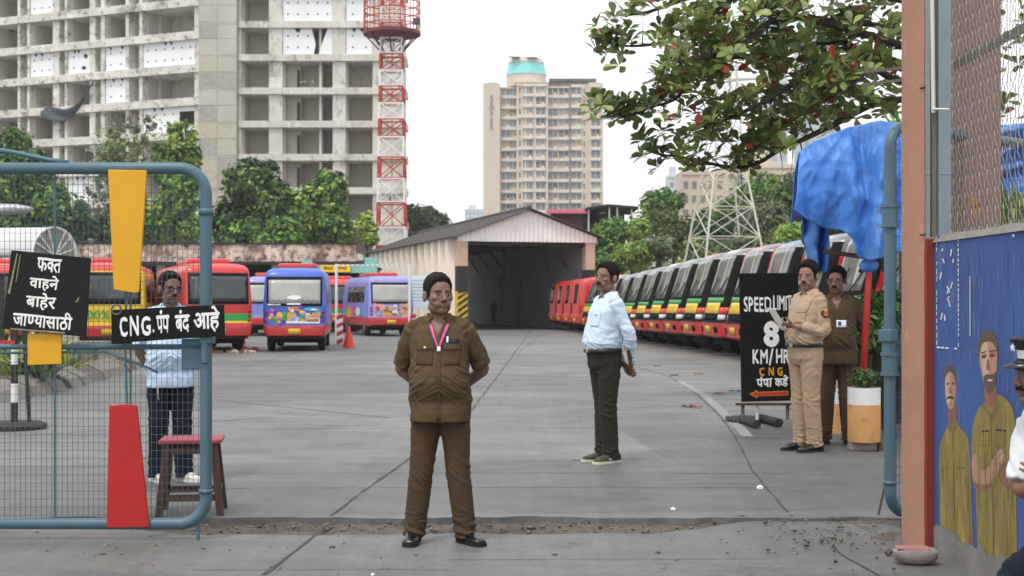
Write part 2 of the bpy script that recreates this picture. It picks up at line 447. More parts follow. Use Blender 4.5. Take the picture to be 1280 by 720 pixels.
FH = 3.1
block = thing('derelict_tower_block', 'unfinished grey concrete high-rise with open window bays and gutted floors', 'building', (0, 0, 0))
def wing(frame_name, org, ang, bays, width, nfl, z0, panels, depth=3.6, mfr=None, band=.62, proud=.25):
    """bays: list of (u0, u1, style); everything between bays is pier"""
    Mx = Matrix.Translation(org) @ Matrix.Rotation(ang, 4, 'Z')
    fr = MB(); rm = MB(); hs = MB()
    top = z0 + nfl * FH
    us = [0] + [b for q in bays for b in q[:2]] + [width]
    for a, b in zip(us[0::2], us[1::2]):
        if b - a > .02: fr.box((a, 0, 0), (b, .7, top), 0, Mx)
    for k in range(nfl + 1):
        z = z0 + k * FH
        fr.box((0, -proud, z - band * .55), (width, depth, z + band * .45), 0, Mx)
    for (a, b, st) in bays:
        dd = depth if st != 'niche' else 1.6
        rm.box((a, dd - .3, 0), (b, dd, top), 0, Mx)
        for k in range(nfl):
            z = z0 + k * FH; rnd = random.random()
            for xx in (a, b):                                  # cross walls
                rm.box((xx - .12 if xx == b else xx, .71, z + .29), (xx if xx == b else xx + .12, dd - .31, z + FH - .36), 0, Mx)
            if st == 'wide':
                u = a + (b - a) * .80; rm.box((u, dd - 1.2, z + .29), (b - .14, dd - .32, z + FH - .8), 1, Mx)
                rm.box((a + .14, 1.6 + rnd * 1.5, z + .29), (a + (b - a) * .05 + .2, dd - .33, z + FH - .36), 0, Mx)
            if st == 'split':
                u = a + (b - a) * .72; rm.box((u, .3, z + .29), (u + .22, dd - .33, z + FH - .36), 0, Mx)
                u2 = a + (b - a) * .30; rm.box((a + .13, dd - 1.6, z + .29), (u2, dd - 1.4, z + FH - .36), 0, Mx)
                rm.box((u2 - .35, dd - 1.63, z + .29), (u2 - .05, dd - 1.61, z + FH - .8), 1, Mx)
                if k in (2, 3, 6): 
                    for q in range(26):
                        c = Mx @ Vector((a + (b - a) * random.uniform(.33, .66), random.uniform(.4, 2.2), z + .35 + abs(random.gauss(0, .3))))
                        stone(hs, c, random.uniform(.1, .26))
    fr.build(frame_name, mfr or M_con, block); rm.build('inner_wall', [M_room, M_roomdk], block)
    if hs.v: hs.build('rubble_heap', M_rub, block)
    for (bi, k, hole) in panels:
        a, b, st = bays[bi]; z = z0 + k * FH
        x0, x1, q0, q1 = a + .04, b - .04, z + .30, z + FH - .37
        w, h = x1 - x0, q1 - q0
        pm = MB()
        if hole == 'torn':       # right third ripped away
            pm.prism([(x0, q0), (x0 + w * .62, q0), (x0 + w * .66, q0 + h * .4), (x0 + w * .58, q1), (x0, q1)], .12, 0, Mx @ Matrix.Translation((0, .12, 0)))
            pm.prism([(x0 + w * .72, q0), (x1, q0), (x1, q1), (x0 + w * .9, q1), (x0 + w * .80, q0 + h * .5)], .12, 0, Mx @ Matrix.Translation((0, .12, 0)))
        elif hole == 'gap':
            pm.box((x0, .12, q0), (x0 + w * .7, .24, q1), 0, Mx); pm.box((x0 + w * .7, .12, q0), (x1, .24, q0 + h * .22), 0, Mx); pm.box((x0 + w * .7, .12, q1 - h * .2), (x1, .24, q1), 0, Mx)
        else: pm.box((x0, .12, q0), (x1, .24, q1), 0, Mx)
        pl = pm.build('infill_panel', M_panel, block)
        hm = MB()
        nh = max(2, int(w / .9))
        for r_ in (.28, .72):
            for q in range(nh):
                if hole in ('torn', 'gap') and q > nh * .5: continue
                cx = x0 + w * (q + .5) / nh; cz = q0 + h * r_; s_ = .09
                hm.prism([(cx + s_ * math.cos(t), cz + s_ * math.sin(t)) for t in (0, 1.05, 2.1, 3.14, 4.2, 5.25)], .02, 0, Mx @ Matrix.Translation((0, .108, 0)))
        if hole == 'holes':
            for (cx, cz, s_) in ((.8, .72, .26), (.72, .25, .22)):
                hm.prism([(x0 + w * cx + s_ * math.cos(t) * random.uniform(.8, 1.5), q0 + h * cz + s_ * math.sin(t) * random.uniform(.7, 1.2)) for t in (0, 1, 2, 3, 4.2, 5.2)], .03, 0, Mx @ Matrix.Translation((0, .10, 0)))
        for q in range(2):
            cx = x0 + w * random.uniform(.2, .9)
            hm.prism([(cx - .2, q1), (cx + .06, q1 - .42), (cx + .22, q1)], .02, 0, Mx @ Matrix.Translation((0, .107, 0)))
        hm.build('broken_hole', M_hole, pl)
Yb = 127.0
def ux(px): return (px - 298) / F * Yb
zf0 = 1.48 + (378 - 238) / F * Yb - 3 * FH        # slab line seen at row 238 is three storeys up
front_bays = [(ux(302), ux(336), 'room'), (ux(353), ux(416), 'split'), (ux(432), ux(466), 'room')]
pan = [(1, 7, 'torn'), (2, 7, ''), (1, 8, ''), (2, 8, ''), (0, 9, ''), (1, 10, 'holes')]
wing('front_frame', (ux(298) + (298 - 640) / F * Yb, Yb, 0), 0.0, front_bays, ux(507), 14, zf0, pan)
cx0 = (298 - 640) / F * Yb; wl = (250 - 640) / F * Yb
core = MB(); core.box((wl, Yb - .6, 0), (cx0 - .05, Yb + 12, zf0 + 15 * FH))
for k in range(15):
    core.box((wl - .03, Yb - .66, zf0 + k * FH - .05), (cx0 - .02, Yb - .58, zf0 + k * FH + .03))
core.box((wl + 1.2, Yb - .64, 0), (wl + 1.27, Yb - .58, zf0 + 45))
core.build('stair_core', M_core, block)
core = MB(); pw = (cx0 - wl) / 2
for k in range(30):
    for j in range(2):
        core.box((wl + j * pw + .05, Yb - .63 - .02 * random.random(), zf0 - 3 + k * FH / 2 + .03), (wl + (j + 1) * pw - .05, Yb - .595, zf0 - 3 + (k + 1) * FH / 2 - .03), random.choice((0, 0, 1, 2)))
core.build('cast_panel', [M_core, mat('cast_grey', '#a5a29a', rough=.9, var=.15, dirt=('#86847d', .4, .6)), mat('cast_buff', '#b9b2a2', rough=.9, var=.15, dirt=('#9a9484', .4, .5))], block)
bk = MB(); bk.box((-50, Yb + 14, 0), (cx0 + ux(507) - 3.2, Yb + 20, zf0 + 14 * FH)); bk.build('rear_block', M_con, block)
# left wing, running away to the left
LA = math.atan2(-9, 22.0)     # local +u runs from far left to the core
far = Vector((-52.5, Yb + 10.0, 0)); near = Vector((wl, Yb + .2, 0))
LW = (near - far).length; LA = math.atan2(near.y - far.y, near.x - far.x)
def lu(px):
    k = (px - 640) / F; d = near - far
    t = (k * far.y - far.x) / (d.x - k * d.y); return t * LW
lb = [(0.2, lu(22), 'room'), (lu(25), lu(34), 'niche'), (lu(37), lu(66), 'room'), (lu(74), lu(81), 'niche'), (lu(84), lu(112), 'room'), (lu(119), lu(126), 'niche'), (lu(131), lu(157), 'room'), (lu(161), lu(174), 'niche'), (lu(178), lu(243), 'wide')]
lp = [(2, 7, ''), (4, 7, 'holes'), (6, 7, ''), (8, 7, ''), (8, 5, 'gap'), (6, 6, ''), (2, 9, ''), (6, 10, ''), (8, 10, ''), (4, 3, '')]
wing('side_frame', far, LA, lb, LW, 14, zf0 - .9, lp, 4.2, M_con2, .75, .3)
# torn dark sheet hanging from the sixth floor
Mx = Matrix.Translation(far) @ Matrix.Rotation(LA, 4, 'Z')
sv = []; sf = []; n = 24
zt = zf0 - .9 + 6 * FH
for i in range(n + 1):
    t = i / n; u = lu(57) + (lu(119) - lu(57)) * t
    zc = zt - .1 + (1.5 * max(0, (t - .45) / .55) ** 1.6) * 1.6 - .5 * math.sin(t * PI)
    h = .95 * (1 - .45 * t) * (.55 if i == 0 else 1)
    for j in range(5):
        q = j / 4 - .5
        sv.append(Mx @ Vector((u + .3 * q, -.5 - .35 * math.sin(j * 1.3 + t * 7) * .6, zc + q * h * 1.5)))
sf = [(i * 5 + j, (i + 1) * 5 + j, (i + 1) * 5 + j + 1, i * 5 + j + 1) for i in range(n) for j in range(4)]
o = mesh_obj('hanging_sheet', sv, sf, mat('charcoal_sheet', '#45494d', rough=.7, var=.3, vs=1), smooth=True)
o.modifiers.new('s', 'SOLIDIFY').thickness = .05
tag(o, 'torn charcoal sheet sagging from the side of the derelict high-rise', 'sheet')

# ------------------------------------------------------------------ pale residential tower
M_tow = mat('tower_render', '#cebfae', rough=.85, var=.06, vs=.05, dirt=('#b99577', .12, .1), dstretch=(1, 1, .3))
M_tow2 = mat('tower_trim', '#ddd0c1', rough=.85, var=.05)
M_cyan = mat('cyan_tile', '#7fd3cf', rough=.6, var=.06)
M_wglass = mat('tower_glass', '#6a7275', rough=.2, var=.7, vs=.3, spec=.6)
M_wglass2 = mat('curtained_glass', '#9a958c', rough=.3, var=.5, vs=.4); M_wglass3 = mat('dark_tower_glass', '#3f4548', rough=.15, var=.6, vs=.3)
M_dkroof = mat('dark_canopy', '#4f4a46', rough=.8)
Yt = 400.0
tower = thing('residential_tower', 'tall beige apartment tower with a turquoise drum on its roof', 'building', (0, 0, 0))
def tx(px): return (px - 640) / F * Yt
def tz(py): return CZ + (HZ - py) / F * Yt
def tbox(mb, x0, x1, yt, d0, d1, mi=0, yb=None): mb.box((tx(x0), Yt + d0, 0 if yb is None else tz(yb)), (tx(x1), Yt + d1, tz(yt)), mi)
mb = MB()
tbox(mb, 604, 625, 104, 0, 22); tbox(mb, 625, 646, 107, 2.5, 22); tbox(mb, 646, 685, 104, -1.2, 22); tbox(mb, 685, 713, 107, 1.5, 22)
tbox(mb, 713.5, 736, 105, 0.6, 22); tbox(mb, 736, 754, 103, 0, 22); tbox(mb, 690, 747, 98, 6, 18, 0, 108)
mb.prism([(tx(644), tz(104)), (tx(686), tz(104)), (tx(665), tz(99))], 3, 1, Matrix.Translation((0, Yt - 1.6, 0)))
for py in (106, 146.5, 186, 226): tbox(mb, 645.5, 685.5, py, -1.7, -1.1, 1, py + 2)
for px in (646, 656, 668, 683): tbox(mb, px, px + 1.6, 108, -1.55, -1.1, 1)
mb.build('wall', [M_tow, M_tow2], tower)
dm = MB()
cxm = tx(658)
for (r0, r1, y0, y1, mi) in ((5.9, 5.9, 106, 91, 0), (6.1, 5.3, 91, 76, 1), (5.5, 4.9, 76, 70, 0)):
    dm.lathe([(r0, tz(y0)), (r1, tz(y1))], 14, mi, Matrix.Translation((cxm, Yt + 6, 0)))
dm.build('roof_drum', [M_tow, M_cyan], tower)
cp = MB()
for (a, b, yy) in ((634, 657, 69), (658, 679, 70)): cp.add([(tx(a), Yt, tz(yy + 1.5)), (tx(b) - 2, Yt, tz(yy + 1.5)), (tx(b), Yt + 9, tz(yy - 3)), (tx(a) + 3, Yt + 9, tz(yy - 3)), (tx(a), Yt, tz(yy + 2.3)), (tx(b) - 2, Yt, tz(yy + 2.3)), (tx(b), Yt + 9, tz(yy - 2)), (tx(a) + 3, Yt + 9, tz(yy - 2))], [(0, 1, 2, 3), (7, 6, 5, 4), (0, 4, 5, 1), (1, 5, 6, 2), (2, 6, 7, 3), (3, 7, 4, 0)])
tbox(cp, 687, 746, 96, 3, 16, 0, 99.5); tbox(cp, 608, 622, 102, 2, 6, 0, 104)
for px in (688, 700, 714, 730, 744): tbox(cp, px, px + 1, 99.4, 3.2, 3.6, 0, 103.5)
cp.build('roof_canopy', M_dkroof, tower)
lt = MB()
V, FF = [], []
for i, ch in enumerate('Samarpan'):
    v, f = glyph(ch); xs = [q[0] for q in v]; w = max(xs) - min(xs)
    s_ = 2.6 if i == 0 else 2.2
    lt.add([((q[0] - min(xs) - w / 2) * s_, 0, q[1] * s_) for q in v], f, 0, Matrix.Translation((tx(614.5), Yt - .15, tz(127 + i * 5.2))))
lt.build('lettering', mat('letter_brown', '#6b5348'), tower)
wcols = [(632, 11, 2.5), (641.5, 7, 2.5), (660, 11.5, -1.2), (675.5, 11.5, -1.2), (691, 12, 1.5), (705, 12, 1.5), (720.5, 12, .6), (744.5, 11, 0)]
wproto = {}
nwin = 0
ws = MB()
for k in range(12):
    py = 113.5 + k * 13.2
    for (cxp, wp, d) in wcols:
        var_ = random.choice((0, 0, 1, 1, 2)); key = (wp, var_)
        w = wp / F * Yt; h = 8.6 / F * Yt
        if key not in wproto:
            a = MB(); a.box((-w / 2, -.05, -h / 2), (w / 2, .12, h / 2)); 
            b = MB(); b.box((-w / 2 - .15, -.7, -h / 2 - .9), (w / 2 + .15, .1, -h / 2 - .05)); b.box((-w / 2 - .2, -.45, h / 2 + .05), (w / 2 + .2, .1, h / 2 + .3))
            b.box((-.06, -.2, -h / 2), (.06, -.05, h / 2))
            if var_: b.box((w * .12, -.5, -h / 2 - .05), (w * .40, -.06, -h / 2 + .5))
            if var_ == 2:
                for q in range(5): b.box((-w / 2 + w * q / 5, -.62, -h / 2 - .1), (-w / 2 + w * q / 5 + .07, -.55, -h / 2 + 1.0))
            win = a.build('window', (M_wglass, M_wglass2, M_wglass3)[var_], tower); sil = b.build('sill', M_tow2, win)
            wproto[key] = (win, sil); wi = win
        else:
            wi = wproto[key][0].copy(); COL.objects.link(wi); wi.parent = tower
            s2 = wproto[key][1].copy(); COL.objects.link(s2); s2.parent = wi
        wi.location = (tx(cxp), Yt + d - .06, tz(py))
        ac = random.random()
vm = MB()
for k in range(12):
    for px, d in ((650, -1.2), (730.5, .6)):
        for q in (0, 3.2): tbox(vm, px - 1, px + 1, 111 + k * 13.2 + q, d - .1, d + .05, 0, 113 + k * 13.2 + q)
tbox(vm, 712.6, 713.4, 107, .2, .5)
vm.build('vent_opening', M_dkroof, tower)
mt = MB()
# far pale blocks on the skyline
def block_far(name, label, x0, x1, yt, Y, colr, rows, cols, wcol='#8d949c'):
    t = thing(name, label, 'building', (0, 0, 0))
    xx = lambda p: (p - 640) / F * Y
    zt_ = CZ + (HZ - yt) / F * Y
    m_ = MB(); m_.box((xx(x0), Y, 0), (xx(x1), Y + .4 * (xx(x1) - xx(x0)) + 8, zt_))
    m_.box((xx(x0) + .2 * (xx(x1) - xx(x0)), Y + 1, zt_), (xx(x0) + .6 * (xx(x1) - xx(x0)), Y + 6, zt_ + 2.5))
    m_.box((xx(x0) - .2, Y - .3, zt_ - 1), (xx(x1) + .2, Y - .01, zt_ - .4))
    m_.build('wall', mat(name + '_wall', colr, var=.06, vs=.05, rough=.85), t)
    w_ = MB(); W_ = xx(x1) - xx(x0)
    z = zt_ - 3.2
    wm = mat(name + '_window', wcol, rough=.3, var=.4, vs=.1)
    proto = None; cnt = 0
    for r_ in range(rows):
        for c_ in range(cols):
            cxx = xx(x0) + W_ * (c_ + .5) / cols; ww = W_ / cols * .55
            if proto is None:
                q = MB(); q.box((-ww / 2, -.12, -.8), (ww / 2, .05, .8)); proto = q.build('window', wm, t); w1 = proto
            else: w1 = proto.copy(); COL.objects.link(w1); w1.parent = t
            w1.location = (cxx, Y, z - r_ * 3.1)
    return t
block_far('distant_block', 'hazy grey distant tower pair seen left of the beige apartment tower', 581, 604, 261, 900, '#c3ccd2', 7, 5)
block_far('beige_apartment_block', 'beige block of flats behind the white lattice pylon', 852, 905, 213, 300, '#c6b29e', 9, 5, '#6d6a66')
block_far('beige_gabled_block', 'second beige block of flats farther right behind the hill trees', 908, 1002, 205, 315, '#cdbba8', 8, 8, '#6d6a66')
block_far('white_office_block', 'small pale blue and white block left of the beige flats', 836, 852, 218, 420, '#c9d3da', 5, 2)
block_far('pale_slender_tower', 'slender pale concrete tower rising behind the red-leaved tree', 962, 985, -60, 350, '#c6cccc', 30, 2, '#a3abb0')
block_far('pale_wide_tower', 'broader pale high-rise behind the tree and above the blue tarpaulin', 1003, 1045, 40, 380, '#bfc4c4', 26, 4, '#9aa2a6')

# ------------------------------------------------------------------ red and white lattice tower
M_tred = mat('tower_red', '#b5332f', rough=.6, var=.2, vs=.6, dirt=('#8a4038', .2, 2))
M_twht = mat('tower_white', '#e4e4e2', rough=.6, var=.06, vs=.6, dirt=('#b3aca4', .15, 2))
Ym = 106.0
lat = thing('lattice_tower', 'red and white banded steel lattice tower with a round railed platform', 'tower', P(490, 378, Ym) * 1.0)
lat.location.z = 0
hwb = 18 / F * Ym
rows = [307, 284, 254, 224, 197, 172, 150, 130, 109, 89, 69, 49, 30, 10, -10]
zs = [0.0, 2.4] + [CZ + (HZ - y) / F * Ym for y in rows]
def hwz(z): return hwb * (1.0 - .32 * min(1, max(0, (z - 4) / 21)))
for k in range(len(zs) - 1):
    z0, z1 = zs[k], zs[k + 1]; m_ = MB(); a, b = hwz(z0), hwz(z1)
    cs0 = [(-a, -a, z0), (a, -a, z0), (a, a, z0), (-a, a, z0)]; cs1 = [(-b, -b, z1), (b, -b, z1), (b, b, z1), (-b, b, z1)]
    for i in range(4):
        j = (i + 1) % 4
        m_.bar(cs0[i], cs1[i], .10); m_.bar(cs0[i], cs1[j], .05); m_.bar(cs0[j], cs1[i], .05)
        m_.bar([cs1[i][0], cs1[i][1], z1 - .04], [cs1[j][0], cs1[j][1], z1 - .04], .07)
        m_.bar([cs0[i][0], cs0[i][1], z0 + .04], [cs0[j][0], cs0[j][1], z0 + .04], .06)
        md = [(p + q) / 2 for p, q in zip(cs0[i], cs0[j])]; m2 = [(p + q) / 2 for p, q in zip(cs1[i], cs1[j])]
    m_.bar((0, 0, z0), (0, 0, z1), .05)
    m_.build('lattice_section', M_tred if k % 2 == 1 else M_twht, lat)
zp = CZ + (HZ - 40) / F * Ym; rp = 36 / F * Ym
m_ = MB(); m_.lathe([(rp * .98, zp - .25), (rp, zp - .25), (rp, zp), (.2, zp)], 20)
for i in range(8):
    an = i * PI / 4; m_.bar((math.cos(an) * hwz(zp), math.sin(an) * hwz(zp), zp - 1.6), (math.cos(an) * rp * .95, math.sin(an) * rp * .95, zp - .2), .07)
m_.build('platform', mat('platform_maroon', '#6e2326', rough=.6, var=.2), lat)
m_ = MB()
for i in range(16):
    an = i * PI / 8; c, s_ = math.cos(an) * rp * .97, math.sin(an) * rp * .97
    m_.bar((c, s_, zp), (c, s_, zp + 3.2), .05)
for h in (.5, 1.0, 1.6, 2.2, 3.1):
    ring = [(math.cos(i * PI / 12) * rp * .97, math.sin(i * PI / 12) * rp * .97, zp + h) for i in range(25)]
    m_.tube(ring, .045, 5)
m_.build('railing', M_tred, lat)
m_ = MB(); m_.box((rp * .8, -rp * .75, zp + .3), (rp * .8 + .5, -rp * .75 + .4, zp + .75)); m_.bar((rp * .8 + .2, -rp * .6, zp), (rp * .8 + .2, -rp * .6, zp + .4), .05)
m_.build('floodlight', M_dkroof, lat)

# ------------------------------------------------------------------ white transmission pylon
Yp = 78.0
M_pyl = mat('galvanised_white', '#cfccc4', rough=.55, var=.12, vs=1)
pc = P(905, 378, Yp); pc.z = 0
pyl = thing('transmission_pylon', 'whitish steel lattice pylon standing behind the parked buses', 'pylon', (pc.x, Yp, 0), R(12))
m_ = MB()
def ph(z): return 2.35 - .155 * z if z < 10 else max(.35, .8 - .05 * (z - 10))
pz = [0, 3.2, 5.2, 6.9, 8.4, 9.8, 11.2, 12.6, 14.2, 16, 18]
def plev(z): h = ph(z); return [(-h, -h, z), (h, -h, z), (h, h, z), (-h, h, z)]
legs = MB()
for z0, z1 in zip(pz, pz[1:]):
    A, B = plev(z0), plev(z1)
    for i in range(4):
        j = (i + 1) % 4
        legs.bar(A[i], B[i], .065); m_.bar(A[i], B[j], .033); m_.bar(A[j], B[i], .033); m_.bar(B[i], B[j], .033)
m_.build('bracing', M_pyl, pyl); legs.build('leg_frame', M_pyl, pyl)
m_ = MB()
for z, L_ in ((14.2, 3.2), (16, 2.7)):
    for s_ in (-1, 1):
        m_.bar((0, -.5, z), (s_ * L_, 0, z + .3), .06); m_.bar((0, .5, z), (s_ * L_, 0, z + .3), .06); m_.bar((0, 0, z + 1), (s_ * L_, 0, z + .3), .05)
m_.build('crossarm', M_pyl, pyl)

# ------------------------------------------------------------------ wash shed
SA = math.atan2(7.2, 24.7)            # front runs along +u, depth along +d
ORG = Vector((-2.55, 70, 0))
SM = Matrix.Translation(ORG) @ Matrix.Rotation(SA, 4, 'Z')
shed = thing('wash_shed', 'long drive-through shed with pale ribbed walls and a dark corrugated gable roof', 'shed', ORG, SA)
SWd, SL, EZ, PZ = 6.95, 26.0, 4.95, 6.35
M_rib = mat('pale_ribbed_sheet', '#f2e6da', rough=.7, var=.08, vs=.6, dirt=[('#d2b8a6', .46, .5), ('#7a6256', .30, .7)], dstretch=(1, 1, .12))
M_gab = mat('gable_sheet', '#e6e3df', rough=.7, var=.06, vs=.6, dirt=('#bcb2aa', .34, .8), dstretch=(1, 1, .2))
M_roof = mat('dark_corrugated_roof', '#4b4743', rough=.9, var=.2, vs=.6, dirt=('#6c675f', .3, 1))
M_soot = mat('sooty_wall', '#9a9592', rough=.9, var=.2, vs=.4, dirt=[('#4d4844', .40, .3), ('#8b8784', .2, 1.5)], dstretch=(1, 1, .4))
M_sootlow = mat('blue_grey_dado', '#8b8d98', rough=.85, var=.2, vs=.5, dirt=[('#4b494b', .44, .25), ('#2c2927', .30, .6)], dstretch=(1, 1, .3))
M_post = mat('post_pink', '#c6a994', rough=.85, var=.12, dirt=('#7c5a49', .22, 2))
M_blk = mat('sooty_black', '#2f2c2a', rough=.9, var=.3, vs=3, dirt=('#6a635d', .25, 4))
M_yel = mat('hazard_yellow', '#d8b22a', rough=.7, var=.12, dirt=('#6b5a22', .2, 4))
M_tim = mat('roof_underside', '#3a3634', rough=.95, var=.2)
# left wall with ribs
m_ = MB()
nr = 15
for i in range(nr):
    d0 = .5 + (SL - .5) * i / nr; d1 = .5 + (SL - .5) * (i + 1) / nr; w = (d1 - d0)
    m_.add([(-.02, d0, 0), (-.02, d0 + w * .62, 0), (-.42, d0 + w * .70, 0), (-.42, d1 - .06 * w, 0), (-.02, d0, EZ), (-.02, d0 + w * .62, EZ), (-.42, d0 + w * .70, EZ), (-.42, d1 - .06 * w, EZ), (-.02, d1, 0), (-.02, d1, EZ)],
           [(1, 0, 4, 5), (2, 1, 5, 6), (3, 2, 6, 7), (8, 3, 7, 9)])
m_.box((0, .5, 0), (.12, SL, EZ)); m_.build('side_wall', M_rib, shed)
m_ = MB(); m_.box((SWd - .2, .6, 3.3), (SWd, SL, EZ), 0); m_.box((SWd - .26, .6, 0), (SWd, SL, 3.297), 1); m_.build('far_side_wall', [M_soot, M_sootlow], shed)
# gable + roof
def corr(mb, p0, pu, pd, n, amp, mi=0):
    """corrugated sheet from p0 along pu (across the ribs) and pd (down the ribs)"""
    p0, pu, pd = Vector(p0), Vector(pu), Vector(pd); nn = pu.cross(pd).normalized(); v = []
    for i in range(n + 1):
        a = p0 + pu * (i / n) + nn * (amp if i % 2 else -amp); v += [a, a + pd]
    mb.add(v, [(2 * i, 2 * i + 2, 2 * i + 3, 2 * i + 1) for i in range(n)], mi)
m_ = MB(); n = 60; mid = SWd / 2; hl = mid + .35
v = []
for i in range(n + 1):
    x = -.3 + (SWd + .6) * i / n; zt_ = PZ - (PZ - EZ) * abs(x - mid) / hl - .05; y = -.16 + (.03 if i % 2 else -.03)
    v += [(x, y, EZ - .32), (x, y, max(zt_, EZ - .30))]
m_.add(v, [(2 * i, 2 * i + 2, 2 * i + 3, 2 * i + 1) for i in range(n)])
o = m_.build('gable', M_gab, shed); sm_ = o.modifiers.new('s', 'SOLIDIFY'); sm_.thickness = .02
m_ = MB()
for s_ in (-1, 1):
    e = Vector((mid + s_ * (hl + .25), -.45, EZ - (PZ - EZ) * .25 / hl)); t_ = Vector((mid, -.45, PZ))
    corr(m_, t_, (0, SL + .9, 0), e - t_, 170, .035)
o = m_.build('roof', M_roof, shed); o.modifiers.new('s', 'SOLIDIFY').thickness = .03
m_ = MB(); m_.tube([(mid, -.5, PZ + .05), (mid, SL + .5, PZ + .05)], .12, 8)
m_.build('ridge_cap', M_roof, shed)
m_ = MB(); m_.box((-.1, 0.1, EZ - .5), (SWd + .1, .35, EZ - .3))
for d in range(1, 9):
    y = d * 3.1; m_.bar((0.1, y, EZ - .2), (SWd - .1, y, EZ - .2), .07); m_.bar((.1, y, EZ - .2), (mid, y, PZ - .2), .06); m_.bar((SWd - .1, y, EZ - .2), (mid, y, PZ - .2), .06)
    m_.bar((SWd - .28, y, 3.4), (SWd - 1.2, y, EZ - .2), .06); m_.bar((mid, y, PZ - .3), (mid * .5, y, EZ - .2), .05)
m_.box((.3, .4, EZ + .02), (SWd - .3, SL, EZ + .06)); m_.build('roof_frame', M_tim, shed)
m_ = MB(); m_.box((-.28, -.12, 3.35), (.26, .5, EZ - .3), 0); m_.box((-.28, -.12, 2.05), (.26, .5, 3.35), 1); m_.box((-.28, -.12, 0), (.26, .5, 2.05), 2)
for k in range(7):
    z = .05 + k * .33
    q = [(-.28, z - .1), (.26, z + .28), (.26, z + .44), (-.28, z + .06)]
    q = [(x, min(2.05, max(0, zz))) for x, zz in q]
    m_.prism(q, .02, 1, Matrix.Translation((0, -.143, 0)))
m_.build('front_post', [M_post, M_blk, M_yel], shed, bevel=.01)
m_ = MB(); m_.box((SWd - .26, -.12, 3.2), (SWd + .25, .5, EZ - .3), 0); m_.box((SWd - .26, -.12, 0), (SWd + .25, .5, 3.2), 1); m_.build('front_post', [M_post, M_blk], shed, bevel=.01)
# ------------------------------------------------------------------ depot building behind the left buses
Yd = 74.0
M_brk = mat('stained_parapet', '#dcc6ba', rough=.95, var=.25, vs=1.2, bump=.5, bs=5, dirt=[('#8a6a5e', .62, .8), ('#5a4238', .58, 1.5), ('#33251e', .50, 3.1)])
dep = thing('depot_shed', 'low open-fronted depot building with a stained weathered parapet', 'building', (0, 0, 0))
dx = lambda p: (p - 640) / F * Yd
dz = lambda y: CZ + (HZ - y) / F * Yd
m_ = MB(); m_.box((-52, Yd, dz(327)), (dx(445), Yd + .5, dz(305.5)))
for k in range(38):
    xx = dx(445) - .02 - k * 1.15; m_.box((xx - .06, Yd - .05, dz(327)), (xx, Yd - .003, dz(306)))
m_.build('parapet', M_brk, dep)
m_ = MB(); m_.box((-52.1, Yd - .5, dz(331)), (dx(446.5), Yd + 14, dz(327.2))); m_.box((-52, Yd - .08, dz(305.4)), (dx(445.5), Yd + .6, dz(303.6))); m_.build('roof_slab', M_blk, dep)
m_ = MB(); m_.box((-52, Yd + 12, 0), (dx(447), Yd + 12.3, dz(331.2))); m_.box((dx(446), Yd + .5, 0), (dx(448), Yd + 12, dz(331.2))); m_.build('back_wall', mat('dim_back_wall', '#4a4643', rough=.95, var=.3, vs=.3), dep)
for px in (4, 100, 200, 294, 344, 390):
    m_ = MB(); m_.box((dx(px) - .22, Yd + .1, 0), (dx(px) + .22, Yd + .5, dz(331.2))); m_.build('pillar', M_post, dep)
M_teal = mat('teal_paint', '#7fc0b4', rough=.6, var=.1, vs=1, dirt=('#4f7e78', .15, 2))
# teal gantry with the yellow sign
Yg = 70.0
gx = lambda p: (p - 640) / F * Yg
gz = lambda y: CZ + (HZ - y) / F * Yg
gan = thing('teal_gantry', 'turquoise steel gantry with twin posts beside the ribbed shed', 'gantry', (0, 0, 0))
m_ = MB(); m_.box((gx(377), Yg, 0), (gx(389), Yg + .4, gz(325))); m_.build('post', M_teal, gan)
m_ = MB(); m_.box((gx(456), Yg, 0), (gx(471), Yg + .4, gz(322))); m_.build('post', M_teal, gan)
m_ = MB(); m_.box((gx(389), Yg + .1, gz(341)), (gx(456), Yg + .3, gz(331))); m_.box((gx(389), Yg + .15, gz(351)), (gx(456), Yg + .25, gz(348)))
m_.box((gx(385), Yg + .6, gz(362)), (gx(452), Yg + 1.0, gz(352))); m_.build('beam', M_teal, gan)
m_ = MB(); m_.tube([(gx(386), Yg + 2.2, gz(360)), (gx(452), Yg + 2.2, gz(360))], .55, 12); m_.build('storage_tank', mat('tank_olive', '#7a7250', var=.3, dirt=('#4a4634', .3, 1.5)), gan)
sg = thing('yellow_depot_sign', 'yellow name board with dark lettering fixed on the turquoise gantry', 'sign', (0, 0, 0))
m_ = MB(); m_.box((gx(401), Yg - .06, gz(340)), (gx(438), Yg + .09, gz(331.5))); m_.build('board', mat('sign_yellow', '#e3c522', rough=.6, var=.06), sg)
fm = quadmap((gx(401), Yg - .06, gz(340)), (gx(438), Yg - .06, gz(340)), (gx(438), Yg - .06, gz(331.5)), (gx(401), Yg - .06, gz(331.5)))
lettering('lettering', 'बेस| ट तुमचा'.replace('| ट', '|ट'), (.1, .9, .1, .9), fm, mat('sign_maroon', '#4a2a18'), sg, .03)
